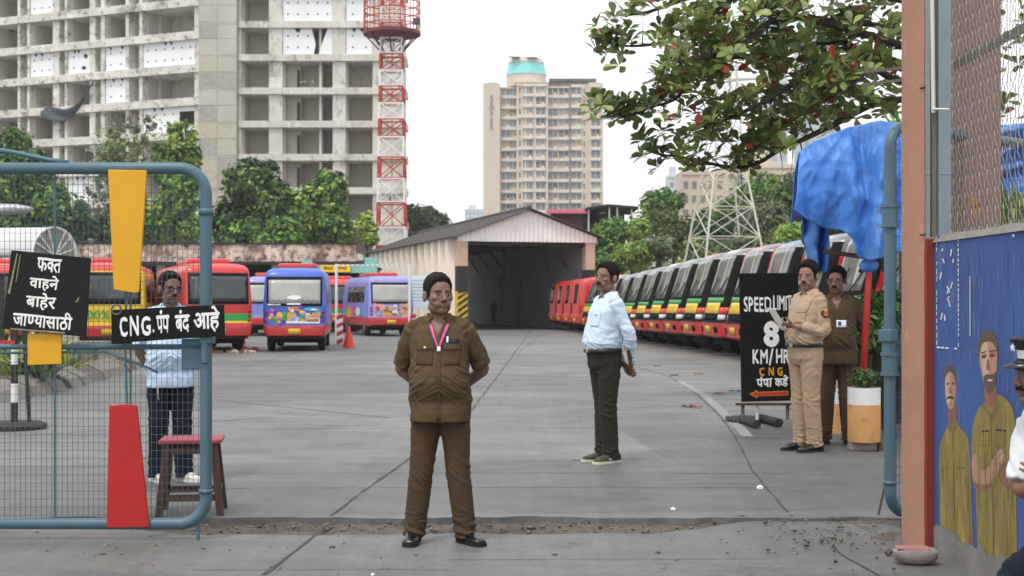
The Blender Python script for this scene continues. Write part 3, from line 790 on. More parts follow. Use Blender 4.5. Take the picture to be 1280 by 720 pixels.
# shelter roofs beyond the shed
M_mar = mat('maroon_sheet', '#a8415a', rough=.6, var=.15, dirt=('#7a2f3f', .2, 1))
Yr = 112.0
rx_ = lambda p: (p - 640) / F * Yr
rz_ = lambda y: CZ + (HZ - y) / F * Yr
sh = thing('maroon_roof_shelter', 'small shelter with a maroon sheet roof behind the wash shed', 'shelter', (0, 0, 0))
m_ = MB(); corr(m_, (rx_(684), Yr + 5, rz_(257)), (rx_(735) - rx_(684), 0, 0), (0, -5, rz_(267) - rz_(257)), 40, .05); o = m_.build('roof', M_mar, sh); o.modifiers.new('s', 'SOLIDIFY').thickness = .04
m_ = MB(); m_.box((rx_(690), Yr + 2, 0), (rx_(728), Yr + 5, rz_(264))); m_.build('wall', mat('maroon_wall', '#6e2c36', var=.3), sh)
sh = thing('dark_roof_shelter', 'open shelter with a black pitched roof at the foot of the green hill', 'shelter', (0, 0, 0))
m_ = MB(); m_.prism([(rx_(733), rz_(259)), (rx_(760), rz_(255)), (rx_(798), rz_(258)), (rx_(798), rz_(261)), (rx_(760), rz_(258)), (rx_(733), rz_(262))], 8, 0, Matrix.Translation((0, Yr, 0))); m_.build('roof', M_blk, sh)
m_ = MB(); m_.box((rx_(731), Yr + 7.5, 0), (rx_(790), Yr + 8, rz_(259))); m_.build('wall', M_tim, sh)
for px in (736, 762, 772, 790):
    m_ = MB(); m_.box((rx_(px) - .06, Yr + .3, 0), (rx_(px) + .06, Yr + .44, rz_(259))); m_.build('post', M_pyl, sh)
# ------------------------------------------------------------------ buses
BM = {}
def bm_(k, *a, **kw):
    if k not in BM: BM[k] = mat(k, *a, **kw)
    return BM[k]
PR = dict(rough=.32, var=.05, vs=1.2, spec=.5, coat=.25)
B_red = mat('bus_red', '#c52f2e', dirt=('#8f4a40', .12, 3), **PR)
B_bred = mat('bumper_red', '#c23a3a', dirt=('#7a4a44', .14, 4), **PR)
B_yel = mat('bus_yellow', '#e0bd22', **PR)
B_grn = mat('bus_green', '#2c9a45', **PR)
B_blk = mat('bus_black', '#121314', rough=.75, spec=.15, var=.2, vs=3)
B_blue = mat('bus_blue', '#3d5fc4', **PR)
B_blue2 = mat('bus_royal_blue', '#4765c6', dirt=('#6a4fa8', .3, .8), **PR)
B_pur = mat('bus_violet', '#5a52b4', **PR)
B_lil = mat('bus_lilac', '#8089cc', dirt=[('#cf8fb0', .36, .7), ('#5b62b8', .40, .9)], **PR)
B_pink = mat('bus_pink', '#dc9aae', **PR)
B_mag = mat('bus_magenta', '#dd55a8', **PR)
B_red2 = mat('bus_pale_red', '#d9605a', **PR)
B_dgrey = mat('bus_dark_grey', '#6c6f71', **PR)
B_wht = mat('bus_white', '#e6e6e4', **PR)
B_grey = mat('bus_grey', '#8d9194', **PR)
B_or = mat('bus_orange', '#e8a03a', **PR)
B_cy = mat('bus_sky', '#55a6d8', **PR)
B_glass = mat('bus_glass', '#2e3234', rough=.08, var=.5, vs=.9, spec=.7, dirt=('#74756f', .35, 1.4), dstretch=(3, 3, .15))
B_glassl = mat('light_rear_glass', '#a5a7a3', rough=.12, var=.25, vs=1.2, spec=.6, dirt=[('#6d6f6c', .28, 1.6), ('#d5d6d2', .2, 2)], dstretch=(2, 2, .3))  # sky reflection put into the pale base colour of the glass
B_glassd = mat('bus_dark_glass', '#17191a', rough=.1, var=.4, vs=2, spec=.5)
B_wind = mat('windscreen_glass', '#6a6a66', rough=.12, var=.4, vs=1.5, spec=.6, dirt=[('#bcb9b0', .52, 1.0), ('#1d1d1c', .52, 1.7)], dstretch=(4.5, 0, .10))  # the pale and dark streaks are reflections painted into the glass colour
B_tyre = mat('tyre', '#1c1b1a', rough=.9, var=.2)
B_rim = mat('wheel_rim', '#77777a', rough=.5, metal=.3)
B_lamp = mat('lamp_lens', '#cfd4d6', rough=.1, var=.1)
B_tail = mat('tail_lens', '#8d1717', rough=.15, var=.2)
B_amb = mat('amber_lens', '#d77d1a', rough=.2)
B_plate = mat('number_plate_yellow', '#d9b52f', rough=.5, var=.08)
HB, BLN = 2.60, 7.0
NEX = 7.0
def prof(z):
    """half width, front y, rear y of the bus body at height z"""
    T = [(.44, .90, -3.36, 3.38), (.50, .955, -3.47, 3.46), (.80, .985, -3.52, 3.50), (.86, .985, -3.44, 3.47), (1.02, .985, -3.42, 3.47), (1.40, .985, -3.30, 3.47), (1.47, .98, -3.27, 3.46), (2.34, .93, -2.97, 3.34), (2.44, .90, -2.90, 3.28), (2.52, .83, -2.76, 3.14), (2.58, .68, -2.5, 2.9), (HB, .4, -2.1, 2.6)]
    for a, b in zip(T, T[1:]):
        if z <= b[0]:
            t = max(0, (z - a[0]) / (b[0] - a[0])); return [a[i] + (b[i] - a[i]) * t for i in (1, 2, 3)]
    return list(T[-1][1:])
def bend(u, hw): return (1 - min(1, abs(u / hw)) ** 4) ** .25
def fronty(x, z):
    hw, f, r = prof(z); k = bend(x, hw); return f + .42 * (1 - k)
def reary(x, z):
    hw, f, r = prof(z); k = bend(x, hw); return r - .26 * (1 - k)
def sidex(y, z): return prof(z)[0]
def outline(z):
    hw, f, r = prof(z); o = []
    xs = [math.sin(t * PI / 2) for t in np.linspace(-1, 1, 19)]
    for x in xs: o.append((x * hw, fronty(x * hw, z), z))
    for x in xs[::-1]: o.append((x * hw, reary(x * hw, z), z))
    return o
ZL = [.44, .50, .62, .80, .86, .92, 1.00, 1.13, 1.30, 1.40, 1.47, 1.62, 1.8, 2.0, 2.20, 2.34, 2.40, 2.44, 2.48, 2.52, 2.55, 2.58, HB]
def bus_body(scheme, name, parent):
    """scheme: function (z, where) -> material; where in front/rear/side"""
    v = []; f = []; mi = []; mats = []
    for z in ZL: v += outline(z)
    n = 38
    for i in range(len(ZL) - 1):
        zc = (ZL[i] + ZL[i + 1]) / 2
        for j in range(n):
            w = 'front' if 1 <= j < 17 else 'rear' if 20 <= j < 36 else 'side'
            m_ = scheme(zc, w)
            if not mats: mats.append(m_)
            if w == 'front' and j not in (5, 6, 7, 8, 9, 10, 11) and zc > 2.42: m_ = B_dgrey
            if w == 'rear' and m_ == B_red and mats[0] == B_bred and name == 'plain_body' and 24 <= j < 32 and zc < 2.3: m_ = B_red2
            if m_ not in mats: mats.append(m_)
            f.append((i * n + j, i * n + (j + 1) % n, (i + 1) * n + (j + 1) % n, (i + 1) * n + j)); mi.append(mats.index(m_))
    f.append(tuple(range((len(ZL) - 1) * n, len(ZL) * n))); mi.append(mi[-n])
    f.append(tuple(range(n - 1, -1, -1))); mi.append(0)
    return mesh_obj('body', v, f, mats, parent, mi, angle=40)
def panel(name, fn, a0, a1, z0, z1, off, m_, parent, na=14, nz=6, rnd=.0):
    """sheet following a body face: fn(a, z) -> point and outward normal direction"""
    v = []; f = []
    for j in range(nz + 1):
        for i in range(na + 1):
            u = i / na; w = j / nz
            a = a0 + (a1 - a0) * u; z = z0 + (z1 - z0) * w
            if rnd:
                cu = max(abs(u - .5) * 2 - .86, 0) / .14; cw = max(abs(w - .5) * 2 - .8, 0) / .2
                if cu > 0 and cw > 0:
                    k = max(0, math.hypot(cu, cw) - 1) ; a -= math.copysign(k * rnd, u - .5); z -= math.copysign(k * rnd, w - .5)
            p, nn = fn(a, z); q = p + nn * off; v.append(q)
    for j in range(nz):
        for i in range(na): f.append((j * (na + 1) + i, j * (na + 1) + i + 1, (j + 1) * (na + 1) + i + 1, (j + 1) * (na + 1) + i))
    o = mesh_obj(name, v, f, m_, parent, smooth=True)
    s = o.modifiers.new('s', 'SOLIDIFY'); s.thickness = .012; s.offset = 0
    return o
def ffront(x, z): return Vector((x, fronty(x, z), z)), Vector((x * .25, -1, .35)).normalized()
def frear(x, z): return Vector((-x, reary(x, z), z)), Vector((-x * .2, 1, .05)).normalized()
def fside(s):
    return lambda y, z: (Vector((s * prof(z)[0] * bend(y - .35, 3.95), y, z)), Vector((s, 0, 0)))
def make_bus(label, variant, group, detail='both', wrap=None):
    t = thing('minibus', label, 'bus', group=group)
    lo, band, band2, roof, head = variant
    def sch(z, w):
        if w == 'front':
            if z < .83: return B_bred
            if z < 2.42: return B_blk if not band == lo else lo
            if z < 2.50: return B_grey
            if z < 2.56: return head
            return roof
        if w == 'rear':
            if z < .83: return B_bred
            if z > 2.3: return roof
            if not wrap and band != lo and z < 2.3: return band if .84 < z < .93 else band2 if .93 < z < 1.13 else lo
            return wrap or lo
        if z < .83: return B_bred
        if z < 1.0 or wrap: return wrap or lo if z < 2.3 else roof
        if z < 1.16: return band
        if z < 1.30: return band2
        if z < 2.25: return lo
        return roof
    bus_body(sch, 'plain_body' if lo == band == head == B_red else 'body', t)
    m_ = MB(); m_.box((-.8, -3.1, .26), (.8, 3.1, .46)); m_.build('chassis', B_blk, t)
    if detail in ('front', 'both'):
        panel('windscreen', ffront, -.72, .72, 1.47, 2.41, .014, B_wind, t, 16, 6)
        panel('yellow_nose', ffront, -.62, .66, 1.02, 1.27, .012, band, t, 12, 3)
        panel('green_stripe', ffront, -.74, .78, 1.28, 1.39, .012, band2, t, 12, 2)
        for s_ in (-1, 1): panel('lamp_surround', ffront, min(s_ * .98, s_ * .70), max(s_ * .98, s_ * .70), 1.00, 1.16, .013, B_red, t, 5, 2)
        for s_ in (-.42, .30):
            m_ = MB()
            p, nn = ffront(s_, 1.43); q, n2 = ffront(s_ + .42, 1.86); p += nn * .05; q += n2 * .05
            m_.tube([p, q], .014, 5); m_.build('wiper', B_blk, t)
        for s_ in (-1, 1):
            panel('headlight', ffront, s_ * .82 - .13 if s_ > 0 else -.95, .95 if s_ > 0 else -.69, .87, .985, .016, B_lamp, t, 5, 2)
            m_ = MB(); p, nn = ffront(s_ * .86, 2.0)
            m_.tube([p, p + Vector((s_ * .14, -.06, .05)), p + Vector((s_ * .18, -.08, -.05))], .012, 6)
            c = p + Vector((s_ * .18, -.08, -.14)); m_.cbox(c, (.10, .04, .18))
            m_.build('wing_mirror', B_blk, t, bevel=.02)
            panel('fog_lamp', ffront, s_ * .66 - .1, s_ * .66 + .1, .56, .70, .014, B_blk, t, 3, 2)
        panel('grille', ffront, -.50, .50, .865, .96, .02, B_blk, t, 8, 2)
        panel('number_plate', ffront, -.20, .24, .56, .72, .016, B_plate, t, 3, 2)
    if detail in ('rear', 'both'):
        rw = .34 if lo == band == head == B_red else .86
        panel('rear_frame', frear, -rw, rw, 1.40, 2.30, .010, B_blk, t, 14, 6)
        panel('rear_window', frear, -rw + .06, rw - .06, 1.47, 2.20, .022, B_glassl if wrap in (B_blue2, B_lil) else B_glass, t, 14, 6)
        panel('number_plate', frear, -.19, .19, .53, .70, .018, B_plate, t, 3, 2)
        for s_ in (-1, 1):
            m_ = MB()
            for k, (z, r_) in enumerate(((1.20, .055), (1.07, .055), (.94, .055))):
                p, nn = frear(s_ * .87, z); m_.add(*sphere(p, (r_, .03, r_), 10, 6))
            m_.build('tail_light', B_lamp if 0 else B_tail, t, smooth=True)
        if rw < .5: panel('louvre', frear, -.72, -.56, .95, 1.45, .016, B_blk, t, 2, 4)
        m_ = MB(); m_.box((-.82, 3.30, .40), (.82, 3.49, .44)); m_.build('bumper_step', B_blk, t)
    for s_ in (-1, 1):
        fn = fside(s_)
        ys = [(-2.5, -1.25), (-1.15, -.05), (.05, 1.15), (1.25, 2.35), (2.45, 3.05)]
        for a, b in ys: panel('side_window', fn, a, b, 1.46, 2.14, .012, B_glassd, t, 3, 2)
    m_ = MB(); m_.cbox((0, .6, 2.66), (1.25, 2.4, .20)); m_.build('roof_unit', B_red, t, bevel=.08, seg=2)
    for s_ in (-1, 1):
        for y in (-2.35, 2.05):
            w_ = MB(); w_.lathe([(.2, -.12), (.38, -.12), (.42, -.08), (.42, .08), (.38, .12), (.2, .12)], 20, 0, Matrix.Translation((s_ * .80, y, .42)) @ Matrix.Rotation(PI / 2, 4, 'Y'))
            wo = w_.build('wheel', B_tyre, t, angle=40)
            r_ = MB(); r_.lathe([(.06, .10 * s_), (.2, .06 * s_), (.21, .125 * s_)], 16, 0, Matrix.Translation((s_ * .80, y, .42)) @ Matrix.Rotation(PI / 2, 4, 'Y')); r_.build('rim', B_rim, wo, angle=40)
    return t
def sphere(c, r, n=20, m=12, rot=None):
    if not isinstance(r, (tuple, list)): r = (r, r, r)
    v = []; f = []
    for i in range(1, m):
        ph_ = PI * i / m
        for j in range(n):
            th = 2 * PI * j / n
            v.append(Vector((r[0] * math.sin(ph_) * math.cos(th), r[1] * math.sin(ph_) * math.sin(th), r[2] * math.cos(ph_))))
    k = len(v); v += [Vector((0, 0, r[2])), Vector((0, 0, -r[2]))]
    for i in range(m - 2):
        for j in range(n): f.append((i * n + j, (i + 1) * n + j, (i + 1) * n + (j + 1) % n, i * n + (j + 1) % n))
    for j in range(n): f.append((k, j, (j + 1) % n)); f.append((k + 1, (m - 2) * n + (j + 1) % n, (m - 2) * n + j))
    if rot is not None: v = [rot @ q for q in v]
    c = Vector(c)
    return [tuple(q + c) for q in v], f
def poly_art(items, parent, fn, off=.02, name='advert'):
    """printed advert on a bus face: blobs of colour (a, z, ra, rz, material)"""
    mats = []; v = []; f = []; mi = []
    for li, (a, z, ra, rz2, m_, kind) in enumerate(items):
        if m_ not in mats: mats.append(m_)
        n0 = len(v); n = 18 if kind == 'o' else 4
        for k in range(n):
            t = 2 * PI * k / n + (PI / 4 if n == 4 else 0); rr = 1.0 if n > 4 else 1.414
            wob = 1 + (.18 * noise.noise((k * .9, li * 3.1, 0)) if n > 4 else 0)
            p, nn = fn(a + ra * rr * wob * math.cos(t), z + rz2 * rr * wob * math.sin(t))
            v.append(p + nn * (off + li * .0012))
        f.append(tuple(range(n0, n0 + n))); mi.append(mats.index(m_))
    return mesh_obj(name, v, f, mats, parent, mi)
GR = 'minibuses parked in a slanting row on the right'
RA = R(-83)
def rowpos(Y): return (8.75 - .0906 * Y, Y)
def place(t, Y, rear=False):
    x, y = rowpos(Y)
    if not rear:
        t.scale = (1, 1, 1.13 if Y < 38 else 1.13 - .13 * min(1, (Y - 38) / 15)); fwd = Vector((math.sin(RA), -math.cos(RA), 0))
        # origin so that the front centre stands on the row line
        t.location = Vector((x, y, .03)) - fwd * 3.4; t.rotation_euler = (0, 0, RA)
    else:
        a = RA + PI + R(4); fwd = Vector((math.sin(a), -math.cos(a), 0))
        t.location = Vector((x, y, .03)) + fwd * 3.4; t.rotation_euler = (0, 0, a)
protos = {}
heads = [('pink', B_mag), ('blue', B_blue), ('red', B_red), ('white', B_wht), ('grey', B_grey)]
seq = ['grey', 'pink', 'grey', 'blue', 'red', 'white', 'red', 'grey', 'white', 'blue', 'grey', 'blue', 'white', 'red', 'grey']
ordn = ['nearest', 'second', 'third', 'fourth', 'fifth', 'sixth', 'seventh', 'eighth', 'ninth', 'tenth', 'eleventh', 'twelfth', 'thirteenth', 'fourteenth', 'fifteenth']
HM = dict(heads)
for k, hc in enumerate(seq):
    Y = 23.8 + 2.62 * k
    lab = f'{ordn[k]} minibus from the camera in the slanting right row, {hc} band over its windscreen'
    if hc not in protos:
        t = make_bus(lab, (B_red, B_yel, B_grn, B_dgrey if hc not in ('red', 'white') else B_red, HM[hc]), GR, 'front'); protos[hc] = t
    else: t = dup(protos[hc], label=lab)
    place(t, Y)
rp_ = None
for k, lab in enumerate(('all-red minibus, nearest of those parked tail-out beyond the slanting row', 'all-red minibus, second of those parked tail-out before the wash shed', 'all-red minibus, third of those parked tail-out before the wash shed', 'all-red minibus parked tail-out, farthest and closest to the shed mouth')):
    if rp_ is None:
        t = rp_ = make_bus(lab, (B_red, B_red, B_red, B_red, B_red), 'red minibuses parked tail-out on the right', 'rear')
    else: t = dup(rp_, label=lab)
    place(t, 63.5 + 3.0 * k, True)
# left side
GL = 'minibuses parked on the left of the yard'
t = make_bus('royal blue minibus seen from behind with a colourful printed advert', (B_blue, B_blue, B_blue, B_blue, B_blue), GL, 'rear', B_blue2)
t.location = (-6.75, 43.3, .03); t.rotation_euler = (0, 0, PI + R(6)); t.scale = (.94, .94, .96)
IT = [(-.55, 1.05, .34, .26, B_pur, 'o'), (.35, 1.15, .50, .22, B_blue, 'o'), (-.32, .98, .42, .10, B_or, 'o'), (-.45, 1.12, .10, .10, B_yel, 'o'), (-.25, 1.16, .09, .09, B_grn, 'o'), (-.08, 1.1, .14, .13, B_or, 'o'), (.12, .98, .26, .10, B_cy, 'o'), (-.62, .95, .12, .08, B_grn, 'o'), (-.70, 1.12, .07, .07, B_pink, 'o'), (.02, 1.32, .17, .045, B_pink, 'o'), (.02, 1.32, .12, .02, B_red, 'q'), (.55, 1.30, .26, .06, B_cy, 'o'), (.62, 1.29, .14, .03, B_wht, 'o'), (.56, 1.02, .22, .16, B_wht, 'q'), (.56, 1.08, .20, .045, B_or, 'q'), (.56, .96, .18, .04, B_red, 'q'), (.05, .90, .30, .035, B_wht, 'q'), (-.02, 1.46, .22, .025, B_wht, 'q'), (-.62, 1.44, .2, .02, B_wht, 'q'), (0, 1.66, .22, .07, B_wht, 'o')]
IT = [(-a, z, r1, r2, m_, k) for a, z, r1, r2, m_, k in IT]
IT += [(random.uniform(-.78, .78), random.uniform(.9, 1.34), random.uniform(.03, .09), random.uniform(.02, .06), random.choice((B_or, B_yel, B_pink, B_cy, B_wht, B_grn, B_mag, B_pur)), 'o') for _ in range(34)]
IT += [(a, 1.535, .07, .055, B_dgrey, 'q') for a in (-.6, -.42, -.24, .3, .48, .64)]
poly_art([(-q[0],) + q[1:] for q in IT], t, frear, .03)
t = make_bus('lilac and pink minibus seen from behind with cheerful cartoon style advert and orange band', (B_lil, B_pink, B_pink, B_lil, B_lil), GL, 'rear', B_lil)
a = PI + R(17); t.rotation_euler = (0, 0, a); t.location = (-5.25 - .9, 58.0 + 3.35, .03)
IT = [(0, 1.12, .78, .30, B_pink, 'q'), (.05, 1.02, .62, .16, B_or, 'o'), (-.55, .98, .2, .12, B_cy, 'o'), (-.62, 1.18, .1, .09, B_red, 'o'), (-.2, 1.15, .14, .1, B_yel, 'o'), (.15, 1.05, .12, .1, B_wht, 'o'), (.42, 1.1, .12, .12, B_pink, 'o'), (.6, 1.22, .11, .1, B_grn, 'o'), (.3, 1.28, .1, .06, B_lil, 'o'), (-.1, .93, .4, .04, B_yel, 'o')]
IT += [(random.uniform(-.72, .72), random.uniform(.9, 1.36), random.uniform(.03, .10), random.uniform(.03, .07), random.choice((B_or, B_yel, B_pink, B_cy, B_wht, B_grn, B_red, B_pur)), 'o') for _ in range(26)]
poly_art(IT, t, frear, .03)
poly_art([(1.2, 1.0, 2.0, .20, B_pink, 'q'), (2.3, 1.1, .5, .2, B_cy, 'o'), (1.0, 1.05, .6, .2, B_wht, 'o'), (0, 1.1, .4, .22, B_mag, 'o'), (-1.2, 1.0, .7, .25, B_yel, 'o'), (3.0, 1.6, .25, .5, B_pur, 'o'), (-2.4, 1.2, .6, .3, B_blue, 'o')], t, fside(1), .02)
t = make_bus('blue minibus mostly hidden behind the royal blue printed minibus', (B_blue, B_cy, B_blue, B_lil, B_lil), GL, 'rear', B_lil); t.location = (-11.0, 62, .03); t.rotation_euler = (0, 0, PI + R(8))
t = make_bus('red minibus with green and yellow stripe, its rear window beside the blue gate post', (B_red, B_yel, B_grn, B_red, B_red), GL, 'rear'); t.location = (-9.7, 42.2, .03); t.rotation_euler = (0, 0, PI + R(22))
L2 = dup(t, label='red minibus with green and yellow stripe, standing between the two printed minibuses'); L2.location = (-8.75, 69.4, .03); L2.rotation_euler = (0, 0, PI + R(4))
L6 = make_bus('yellow-sided minibus behind the black vehicles-only board', (B_yel, B_yel, B_yel, B_red, B_red), GL, 'rear', B_yel); L6.location = (-12.05, 41.6, .03); L6.rotation_euler = (0, 0, PI + R(12))
fm = lambda x, z, d: (lambda p, nn: p + nn * (d + .022))(*frear(-.75 + x * 1.5, .86 + z * .5))
lettering('lettering', '100%', (.06, .52, .25, .75), lambda x, z, d: fm(x, z, d), B_grn, L6, .015)
L7 = dup(L6, label='red minibus at the far left edge behind the gate mesh'); L7.location = (-15.4, 42.6, .03)
for ch in list(L7.children):
    if ch.name.startswith('lettering'): bpy.data.objects.remove(ch)
    elif ch.name.startswith('body'):
        me = ch.data.copy(); ch.data = me
        for i, mm in enumerate(me.materials):
            if mm == B_yel: me.materials[i] = B_red
t = dup(rp_, label='red minibus far beyond the open end of the wash shed'); t.location = (-3.3, 108.0, .03); t.rotation_euler = (0, 0, PI + R(3)); t['group'] = GL
t = dup(rp_, label='red minibus at the extreme left edge, cut by the frame'); t.location = (-16.3, 38.6, .03); t.rotation_euler = (0, 0, PI + R(12)); t['group'] = GL
# ------------------------------------------------------------------ yard furniture in the middle distance
M_wht = mat('white_paint', '#dedede', rough=.6, var=.06, vs=3, dirt=('#a29d96', .18, 6))
M_rdp = mat('red_paint', '#b52a24', rough=.6, var=.12, vs=3, dirt=('#7c2520', .18, 8))
M_cone = mat('cone_red', '#d2382c', rough=.55, var=.1, vs=3)
p = G(436, 434.5)
cn_ = thing('traffic_cone', 'plain red traffic cone standing alone left of the man in brown', 'cone', p)
m_ = MB(); m_.lathe([(.19, .03), (.03, .70), (.0, .70)], 20, cap=False); m_.build('cone_body', M_cone, cn_, angle=40)
m_ = MB(); m_.box((-.23, -.23, 0), (.23, .23, .03)); m_.build('base', M_cone, cn_, bevel=.01)
p = G(300, 431)
cn_ = thing('traffic_cone', 'small white topped cone standing in the rubble by the red minibus', 'cone', p)
m_ = MB(); m_.lathe([(.22, .0), (.12, .35), (.10, .35)], 16, cap=False); m_.build('cone_skirt', M_cone, cn_, angle=40)
m_ = MB(); m_.lathe([(.13, .35), (.05, .78), (0, .78)], 16, cap=False); m_.build('cone_top', M_wht, cn_, angle=40)
# debris pile by the left buses
m_ = MB()
for i in range(90):
    q = G(random.uniform(258, 322), random.uniform(436, 441)); stone(m_, (q.x, q.y, .05), random.uniform(.05, .16), random.randint(0, 1))
o = m_.build('debris_pile', [mat('brick_bits', '#8a4a3a', rough=.95, var=.3), M_rub]); tag(o, kind='stuff')
# height frame: thin white posts and a chequered bar
Yh = 47.0
hx = lambda p_: (p_ - 640) / F * Yh
hz = lambda y: CZ + (HZ - y) / F * Yh
hf_ = thing('height_frame', 'thin white pipe height frame with red and white sleeved legs', 'barrier', (0, 0, 0))
for px in (420.5, 512):
    m_ = MB(); m_.tube([(hx(px), Yh, .03), (hx(px), Yh, hz(330))], .05, 8); po = m_.build('post', M_wht, hf_)
    m_ = MB()
    for k in range(7): m_.prism([(-.10, k * .14), (.10, k * .14 + .08), (.10, k * .14 + .22), (-.10, k * .14 + .14)], .12, k % 2, Matrix.Translation((hx(px) + .12, Yh - .06, .03)))
    m_.build('striped_sleeve', [M_rdp, M_wht], po)
m_ = MB(); x0, x1 = hx(420), hx(512.5); N = 15
for k in range(N): m_.box((x0 + (x1 - x0) * k / N, Yh - .04, hz(332)), (x0 + (x1 - x0) * (k + .82) / N, Yh + .04, hz(330.4)), 0); m_.box((x0 + (x1 - x0) * (k + .82) / N, Yh - .038, hz(331.8)), (x0 + (x1 - x0) * (k + 1) / N, Yh + .038, hz(330.6)), 1)
m_.build('crossbar', [M_wht, M_blk], hf_)
p = G(524, 418); q = P(524, 366, p.y)
nb = thing('notice_board', 'pale blue white notice board on legs behind the man in brown', 'notice board', (p.x, p.y, .03))
m_ = MB(); m_.cbox((.0, 0, q.z), (.95, .05, 1.45)); m_.build('board', mat('notice_white', '#d3e3ea', rough=.5, var=.06, dirt=('#aab6bd', .15, 6)), nb, bevel=.01)
for s_ in (-.4, .4):
    m_ = MB(); m_.box((s_ - .03, .04, 0), (s_ + .03, .09, q.z)); m_.build('leg', M_pyl, nb)
m_ = MB()
for k in range(7): m_.box((-.38, -.03, q.z + .5 - k * .15), (.38 - .1 * (k % 3), -.0255, q.z + .53 - k * .15))
m_.build('text_line', mat('faint_ink', '#8aa0ad'), nb)
# ------------------------------------------------------------------ left: arched canopy, street lamp, planted island
Ya = 33.0
ar = thing('arched_canopy', 'white arched tarpaulin canopy with spoked end behind the gate', 'canopy', (0, 0, 0))
ax = lambda p_: (p_ - 640) / F * Ya
az = lambda y: CZ + (HZ - y) / F * Ya
cxa, rxa, z0a, z1a = ax(69), .75, az(320), az(284)
dirv = Vector((-1.0, .25, 0)).normalized(); dl = 7.0
m_ = MB(); v = []; n = 20
sidev = Vector((dirv.y, -dirv.x, 0)) * -1
for i in range(n + 1):
    an = PI * i / n
    a = Vector((cxa, Ya, z0a)) + Vector((.42, .9, 0)) * math.cos(an) * .75 + Vector((0, 0, (z1a - z0a) * math.sin(an)))
    v += [a, a + dirv * dl]
m_.add(v, [(2 * i, 2 * i + 1, 2 * i + 3, 2 * i + 2) for i in range(n)])
o = m_.build('canopy_cover', mat('canopy_white', '#dfe0e1', rough=.6, var=.05, dirt=('#a9a7a3', .2, .8)), ar, smooth=True); o.modifiers.new('s', 'SOLIDIFY').thickness = .03
m_ = MB()
for i in range(1, 8):
    an = PI * i / 8; m_.bar((cxa, Ya, z0a), v[2 * int(n * i / 8)], .02)
for i in range(n): m_.bar(v[2 * i], v[2 * i + 2], .025)
m_.build('end_frame', M_wht, ar)
m_ = MB(); m_.add([v[2 * i] + dirv * .05 for i in range(n + 1)], [tuple(range(n + 1))]); m_.build('end_panel', mat('end_grey', '#8d8983'), ar)
for q in (v[0], v[2 * n], v[1], v[2 * n + 1]):
    m_ = MB(); m_.tube([(q.x, q.y, 0), tuple(q)], .05, 8); m_.build('post', M_pyl, ar)
Yl = 24.0
lm = thing('street_lamp', 'grey street lamp head on an arm at the left edge', 'street lamp', (-12.2, Yl, 0))
m_ = MB(); m_.tube([(0, 0, 0), (0, 0, 3.0), (.4, 0, 3.18), (2.9, 0, 3.18)], [.08, .07, .05, .04], 8); m_.build('pole', M_pyl, lm)
hx0 = P(38, 262, Yl).x + 12.2
m_ = MB(); m_.add(*sphere((hx0 - .45, 0, 3.12), (.52, .14, .10), 16, 8)); m_.box((hx0 - .95, -.15, 3.05), (hx0 - .2, .15, 3.16)); m_.build('lamp_head', mat('lamp_grey', '#a7abad', rough=.4, metal=.4), lm, smooth=True)
# island kerb of slanted slabs
M_kerb = mat('kerb_stone', '#77726b', rough=.95, var=.2, vs=2, bump=.4, bs=15, dirt=('#5c5750', .3, 4))
curve = [G(-30, 506), G(40, 494), G(85, 484), G(125, 473), G(160, 463), G(186, 455), G(186, 448)]
def along(pts, s):
    for a, b in zip(pts, pts[1:]):
        L_ = (b - a).length
        if s <= L_: return a.lerp(b, s / L_), (b - a).normalized()
        s -= L_
    return pts[-1], (pts[-1] - pts[-2]).normalized()
tot = sum((b - a).length for a, b in zip(curve, curve[1:])); s = 0; k = 0; pk = None
while s < tot:
    L_ = random.uniform(.75, .95); c, d_ = along(curve, s + L_ / 2)
    if pk is None:
        m_ = MB(); m_.add([(-.36, -.16, 0), (.36, -.16, 0), (.36, .30, .0), (-.36, .30, 0), (-.36, -.06, .16), (.36, -.06, .16), (.36, .28, .30), (-.36, .28, .30)], [(0, 3, 2, 1), (4, 5, 6, 7), (0, 1, 5, 4), (1, 2, 6, 5), (2, 3, 7, 6), (3, 0, 4, 7)])
        pk = m_.build('kerb_slab', M_kerb, bevel=.008); o = pk
    else: o = pk.copy(); COL.objects.link(o)
    o.location = (c.x, c.y, .02); o.rotation_euler = (R(random.uniform(-4, 4)), R(random.uniform(-3, 3)), math.atan2(d_.y, d_.x) + R(random.uniform(-7, 7)))
    tag(o, 'tilted weathered concrete slab edging the planted island behind the gate', 'kerb slab', 'slabs edging the planted island')
    s += L_ + .04; k += 1
isl = [G(-60, 500), G(40, 488), G(85, 478), G(125, 468), G(160, 459), G(180, 453), G(182, 446), G(100, 440), G(-60, 440)]
sheet('island_soil', [(q.x, q.y + .15) for q in isl], .22, M_soil, .2)
bn = thing('stone_bench', 'small grey stone bench on the island edge behind the mesh', 'bench', G(109, 455, .2))
m_ = MB(); m_.box((-.45, -.2, .38), (.45, .2, .48)); m_.build('seat', M_kerb, bn, bevel=.02)
m_ = MB(); m_.box((-.18, -.14, 0), (.18, .14, .38)); m_.build('pedestal', M_kerb, bn, bevel=.02)
